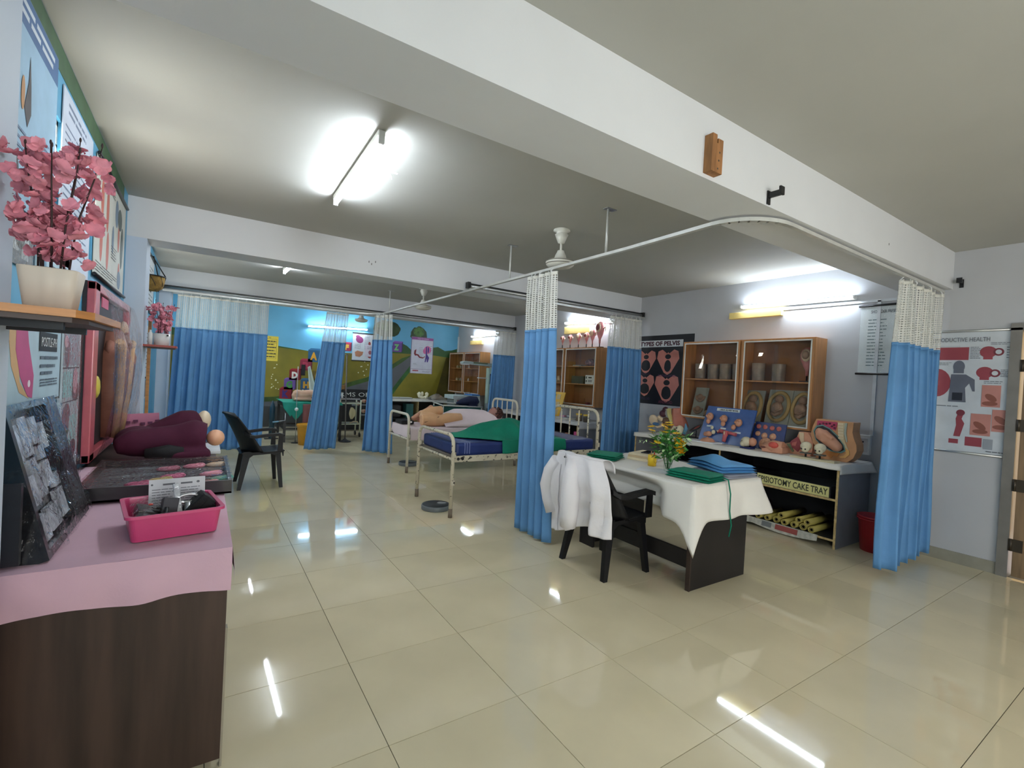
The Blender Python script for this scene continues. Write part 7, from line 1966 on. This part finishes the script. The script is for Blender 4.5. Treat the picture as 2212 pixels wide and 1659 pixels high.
MB().bx(2.52, 2.55, 8.75, 8.81, 0.98, 1.15).build('post', c8((96, 60, 56)), t)
# far counter along the mural wall
t = thing('far_counter', 'white-topped black counter along the mural wall behind the farther bed', 'counter', (4.4, 9.5, 0))
MB().bx(3.55, 5.35, 9.28, 9.785, 0.745, 0.80).build('top', MATS['white_enamel'], t)
MB().bx(3.56, 5.34, 9.765, 9.785, 0.0, 0.745).build('back', M_ublk, t)
for x in (3.56, 4.42, 5.32):
    MB().bx(x, x + 0.02, 9.29, 9.765, 0.0, 0.745).build('divider', M_edge, t)
for x0, x1 in ((3.58, 4.42), (4.44, 5.32)):
    MB().bx(x0, x1, 9.30, 9.765, 0.32, 0.34).build('shelf', M_ublk, t)
t = thing('grey_pack', 'dark grey bundle in the left opening of the far counter', 'bundle', (3.85, 9.45, 0.34))
MB().box((3.86, 9.48, 0.50), (0.34, 0.26, 0.30), 0, None, 0.05).build('bundle', mat('dark_bundle', (52, 50, 52), 0.6, bump=0.4, bscale=20), t)
smallbox('teal_box', 'teal printed box in the left opening of the far counter', 'box', 4.14, 4.32, 9.33, 9.6, 0.3405, 0.68, c8((50, 96, 92)))
t = thing('pelvis_bone', 'cream pelvis bone model on the far counter before the mural', 'model', (4.6, 9.45, 0.8))
mb = MB(); mb.tube([(4.47, 9.45, 0.95), (4.5, 9.45, 0.87), (4.6, 9.42, 0.84), (4.7, 9.45, 0.87), (4.73, 9.45, 0.95)], [0.03, 0.035, 0.03, 0.035, 0.03], 10)
for s in (-1, 1):
    mb.ball((4.6 + 0.10 * s, 9.45, 0.93), (0.05, 0.03, 0.05)); mb.tube([(4.6 + 0.08 * s, 9.42, 0.86), (4.6 + 0.04 * s, 9.4, 0.83)], 0.02, 8)
mb.ball((4.6, 9.5, 0.93), (0.04, 0.03, 0.06)); mb.build('bones', mat('pale_bone', (226, 220, 190), 0.5), t)
for k, (x, w_, yf) in enumerate(((3.80, 0.30, 9.45), (4.12, 0.34, 9.45), (4.98, 0.32, 9.66))):
    t = thing('flat_file', ('left', 'middle', 'right')[k] + ' one of three flat grey files on the far counter', 'file', (x, 9.45, 0.8), 'flat files on the far counter')
    MB().bx(x - w_ / 2, x + w_ / 2, yf - 0.11, yf + 0.11, 0.8005, 0.822, bev=0.003).build('file', c8((150, 152, 146)), t)
    MB().bx(x - w_ / 2 + 0.01, x + w_ / 2 - 0.01, yf - 0.105, yf + 0.105, 0.822, 0.838, bev=0.003).build('file_top', c8((196, 200, 196)), t)
t = thing('lens_case', 'small black round case between bone model and files on the far counter', 'case', (4.78, 9.4, 0.8))
MB().cyl((4.78, 9.4, 0.8005), (4.78, 9.4, 0.85), 0.05, n=16).build('case', M_bmetal, t)
# teal crib with white rails
t = thing('baby_crib', 'teal netted baby crib with white top rails behind the farther bed', 'crib', (4.7, 7.6, 0))
M_wr = MATS['white_enamel']
mb = MB(); mb.tube([(4.18, 7.35, 0.80), (5.14, 7.35, 0.77), (5.14, 7.95, 0.79), (4.22, 7.95, 0.83)], 0.014, 8, closed=True); mb.build('top_rail', M_wr, t)
for x, y, z in ((4.2, 7.36, 0.78), (5.12, 7.36, 0.76), (4.24, 7.94, 0.80), (5.12, 7.94, 0.78)):
    MB().cyl((x, y, 0), (x, y, z), 0.014, n=8).build('post', M_wr, t)
M_tn = mat('teal_netting', (22, 84, 80), 0.7, var=0.4, scale=90)
for a in ((4.2, 5.12, 7.358, 7.364), (4.2, 5.12, 7.936, 7.942)):
    MB().bx(*a, 0.36, 0.76).build('net_side', M_tn, t)
for x in (4.2, 5.12):
    MB().bx(x - 0.003, x + 0.003, 7.364, 7.936, 0.36, 0.76).build('net_side', M_tn, t)
mb = MB()
for q in range(30):
    mb.bx(4.22 + 0.03 * q, 4.228 + 0.03 * q, 7.352, 7.358, 0.42, 0.74)
mb.build('net_pleats', mat('teal_light', (44, 116, 108), 0.7), t)
MB().bx(4.21, 5.11, 7.37, 7.93, 0.40, 0.46, bev=0.02).build('cot_mattress', c8((30, 70, 70)), t)
MB().ball((4.46, 7.335, 0.72), (0.03, 0.012, 0.016), 0, 10).build('clip', MATS['white_plastic'], t)
# baby model / wrap on counter end
t = thing('film_bundle', 'crumpled clear film bundle with a peach doll at the end of the far counter', 'bundle', (4.9, 9.1, 0.8))
mb = MB(); mb.ball((4.95, 9.42, 0.855), (0.09, 0.06, 0.05)); mb.ball((5.05, 9.40, 0.86), (0.05, 0.05, 0.05)); mb.build('doll', M_flesh, t)
mb = MB(); mb.grid(lambda u, v: (4.72 + 0.5 * u, 9.30 + 0.28 * v, 0.815 + 0.13 * math.sin(u * PI) * math.sin(v * PI) + 0.02 * fbm(u * 9, v * 9)), 20, 16); mb.build('film', mat('cloudy_film', (190, 184, 170), 0.25, alpha=0.55, bump=0.4, bscale=30), t)
# radiant warmer
t = thing('baby_warmer', 'pale green radiant baby warmer with a long overhead arm', 'warmer', (5.8 - 0.2, 8.3, 0))
M_pg = mat('pale_green_plastic', (196, 220, 204), 0.35)
MB().bx(5.50, 5.66, 7.78, 7.9, 0.0, 1.66, bev=0.01).build('column', M_pg, t)
MB().bx(5.54, 5.62, 7.774, 7.78, 1.28, 1.52).build('control_panel', c8((40, 60, 110)), t)
MB().bx(5.555, 5.605, 7.770, 7.774, 1.40, 1.48).build('display', c8((120, 170, 210)), t)
mb = MB(); mb.prism([(4.82, 0.0), (5.66, -0.035), (5.66, 0.035), (4.90, 0.06), (4.82, 0.04)], (0, 7.76, 1.72), (1, 0, 0), (0, 0, 1), (0, 0.16, 0)); mb.build('overhead_arm', mat('warmer_hood', (178, 190, 182), 0.4), t)
MB().bx(4.83, 4.98, 7.755, 7.92, 1.695, 1.715, bev=0.004).build('lamp_end', MATS['white_plastic'], t)
MB().bx(5.08, 5.45, 7.752, 7.76, 1.735, 1.765).build('name_plate', c8((96, 104, 74)), t)
MB().bx(5.26, 5.50, 7.80, 7.88, 1.405, 1.425).build('side_shelf', MATS['white_plastic'], t)
MB().bx(4.72, 5.41, 7.97, 8.45, 0.90, 0.99, bev=0.01).build('bed_tray', mat('pale_blue_plastic', (196, 210, 212), 0.4), t)
MB().bx(4.74, 5.40, 7.962, 7.97, 0.78, 0.97).build('printed_front', c8((206, 210, 206)), t)
MB().bx(4.82, 4.88, 7.958, 7.962, 0.80, 0.88).build('red_print', c8((190, 80, 84)), t)
MB().bx(5.2, 5.41, 7.975, 8.4, 0.99, 1.02, bev=0.006).build('blue_lid', c8((70, 130, 196)), t)
MB().tube([(5.05, 8.1, 0.99), (5.07, 8.1, 1.05), (5.2, 8.1, 1.06), (5.24, 8.1, 0.99)], 0.01, 8).build('grip', MATS['steel'], t)
mb = MB(); mb.bx(4.78, 5.40, 8.0, 8.4, 0.10, 0.9); mb.build('cabinet_body', mat('grey_cabinet', (120, 126, 126), 0.5), t)
for x in (4.82, 5.36):
    for y in (8.04, 8.36):
        MB().cyl((x - 0.015, y, 0.05), (x + 0.015, y, 0.05), 0.05, n=14).build('castor', M_bmetal, t)
t = thing('navy_bag', 'navy cloth bag lying on the crib rail before the baby warmer', 'bag', (5.0, 7.6, 0.8))
mb = MB(); mb.tube([(4.62, 7.62, 0.83), (4.75, 7.62, 0.86), (4.95, 7.62, 0.895), (5.1, 7.62, 0.89), (5.16, 7.62, 0.84)], [0.02, 0.07, 0.11, 0.11, 0.06], 12); mb.box((5.02, 7.62, 0.80), (0.22, 0.18, 0.10), 0, None, 0.03)
fuse(mb.build('bag', mat('navy_cloth', (30, 38, 72), 0.7, bump=0.3, bscale=30), t), 0.016, 3)
smallbox('grey_carton', 'grey printed carton beside the navy bag near the far corner curtain', 'carton', 5.2, 5.45, 7.15, 7.35, 0.60, 0.86, c8((128, 138, 142)), ((0.2, 0.6, 0.3, 0.6),))
t = thing('side_table', 'small dark side table under the grey carton', 'table', (5.32, 7.25, 0))
MB().bx(5.16, 5.5, 7.1, 7.4, 0.57, 0.599).build('top', M_bmetal, t)
for x in (5.18, 5.48):
    for y in (7.12, 7.38):
        MB().cyl((x, y, 0), (x, y, 0.57), 0.012, n=8).build('leg', M_bmetal, t)
t = thing('white_box', 'white table corner seen beside the farther bed head', 'locker', (4.75, 5.6, 0))
MB().bx(4.62, 4.9, 5.55, 5.95, 0.64, 0.665, bev=0.004).build('top', MATS['white_enamel'], t)
for x in (4.64, 4.88):
    for y in (5.57, 5.93):
        MB().cyl((x, y, 0), (x, y, 0.64), 0.012, n=8).build('leg', M_wr, t)
# things on the shorter unit
t = thing('yellow_board', 'yellow board of shiny specimen packets leaning on the shorter shelf unit', 'board', (5.1, 4.85, ZU))
o = Vector((5.10, 5.15, ZU + 0.001)); u = Vector((0, -1, 0)); v = Vector((0.2, 0, 1)).normalized(); n = u.cross(v)
MB().prism([(0, 0), (0.50, 0), (0.56, 0.46), (0, 0.46)], o, u, v, n * -0.012).build('board', mat('yellow_board_paint', (222, 176, 60), 0.45), t)
random.seed(4)
for q in range(9):
    a, b = 0.08 + 0.14 * (q % 3), 0.06 + 0.135 * (q // 3)
    MB().prism(rect(a, b, a + 0.10, b + 0.09), o, u, v, n * 0.008).build('packet', (M_foil, c8((196, 176, 130)), c8((90, 92, 96)))[(q * 2) % 3], t)
t = thing('navy_box', 'navy printed box before the yellow board', 'box', (5.05, 4.9, ZU))
MB().bx(5.0, 5.09, 4.78, 5.0, ZU, ZU + 0.15, bev=0.004).build('box', c8((24, 28, 50)), t)
MB().bx(4.9988, 5.0, 4.82, 4.96, ZU + 0.06, ZU + 0.11).build('print', c8((180, 170, 190)), t)
for k, (y, c) in enumerate(((4.22, (120, 104, 84)), (4.04, (72, 64, 52)))):
    t = thing('flat_jar', ('left', 'right')[k] + ' one of two brown yellow-lidded jars at the end of the shorter unit', 'jar', (5.2, y, ZU), 'yellow-lidded jars on the shorter unit')
    MB().lathe([(0, 0), (0.05, 0), (0.052, 0.10), (0.048, 0.105), (0, 0.105)], (5.2, y, ZU), 18).build('jar', mat('jar_%d' % k, c, 0.3), t)
    MB().lathe([(0.053, 0.10), (0.053, 0.125), (0, 0.127)], (5.2, y, ZU), 18).build('lid', c8((214, 178, 60)), t)
t = thing('paper_pile', 'pile of papers and small pink pack on the shorter unit', 'pile', (5.12, 4.5, ZU))
for q in range(4):
    MB().box((5.14, 4.5, ZU + 0.006 + 0.010 * q), (0.22, 0.3, 0.008), 0, Matrix.Rotation(0.15 * q - 0.2, 3, 'Z')).build('sheet', (M_paper, c8((196, 186, 150)), M_paper, c8((170, 172, 176)))[q], t)
MB().box((5.1, 4.52, ZU + 0.055), (0.08, 0.09, 0.025), 0, Matrix.Rotation(0.4, 3, 'Z'), 0.004).build('pink_pack', c8((206, 150, 176)), t)
MB().ball((5.12, 4.40, ZU + 0.06), (0.03, 0.045, 0.02), 0, 10).build('bundle', M_foil, t)
smallbox('pink_box', 'pink box inside the shorter unit by its end panel', 'box', 5.0, 5.2, 4.02, 4.10, 0.4705, 0.64, c8((190, 70, 130)))
smallbox('white_box', 'white box low inside the shorter unit by its end panel', 'box', 5.0, 5.2, 4.12, 4.2, 0.4705, 0.53, MATS['white_plastic'])
t = thing('doll_model', 'peach doll head lying inside the shorter unit', 'model', (5.08, 4.36, 0.4705))
MB().ball((5.08, 4.36, 0.53), (0.06, 0.07, 0.06), 0, 14).build('head', M_flesh, t)
MB().ball((5.03, 4.38, 0.53), (0.012, 0.012, 0.012), 0, 8).build('nose', M_flesh, t)
t = thing('dark_bundle', 'dark bundle lying low inside the shorter unit', 'bundle', (5.1, 4.75, 0.4705))
MB().box((5.12, 4.75, 0.52), (0.22, 0.5, 0.10), 0, None, 0.03).build('bundle', mat('dark_bundle2', (70, 66, 66), 0.6, bump=0.4, bscale=25), t)
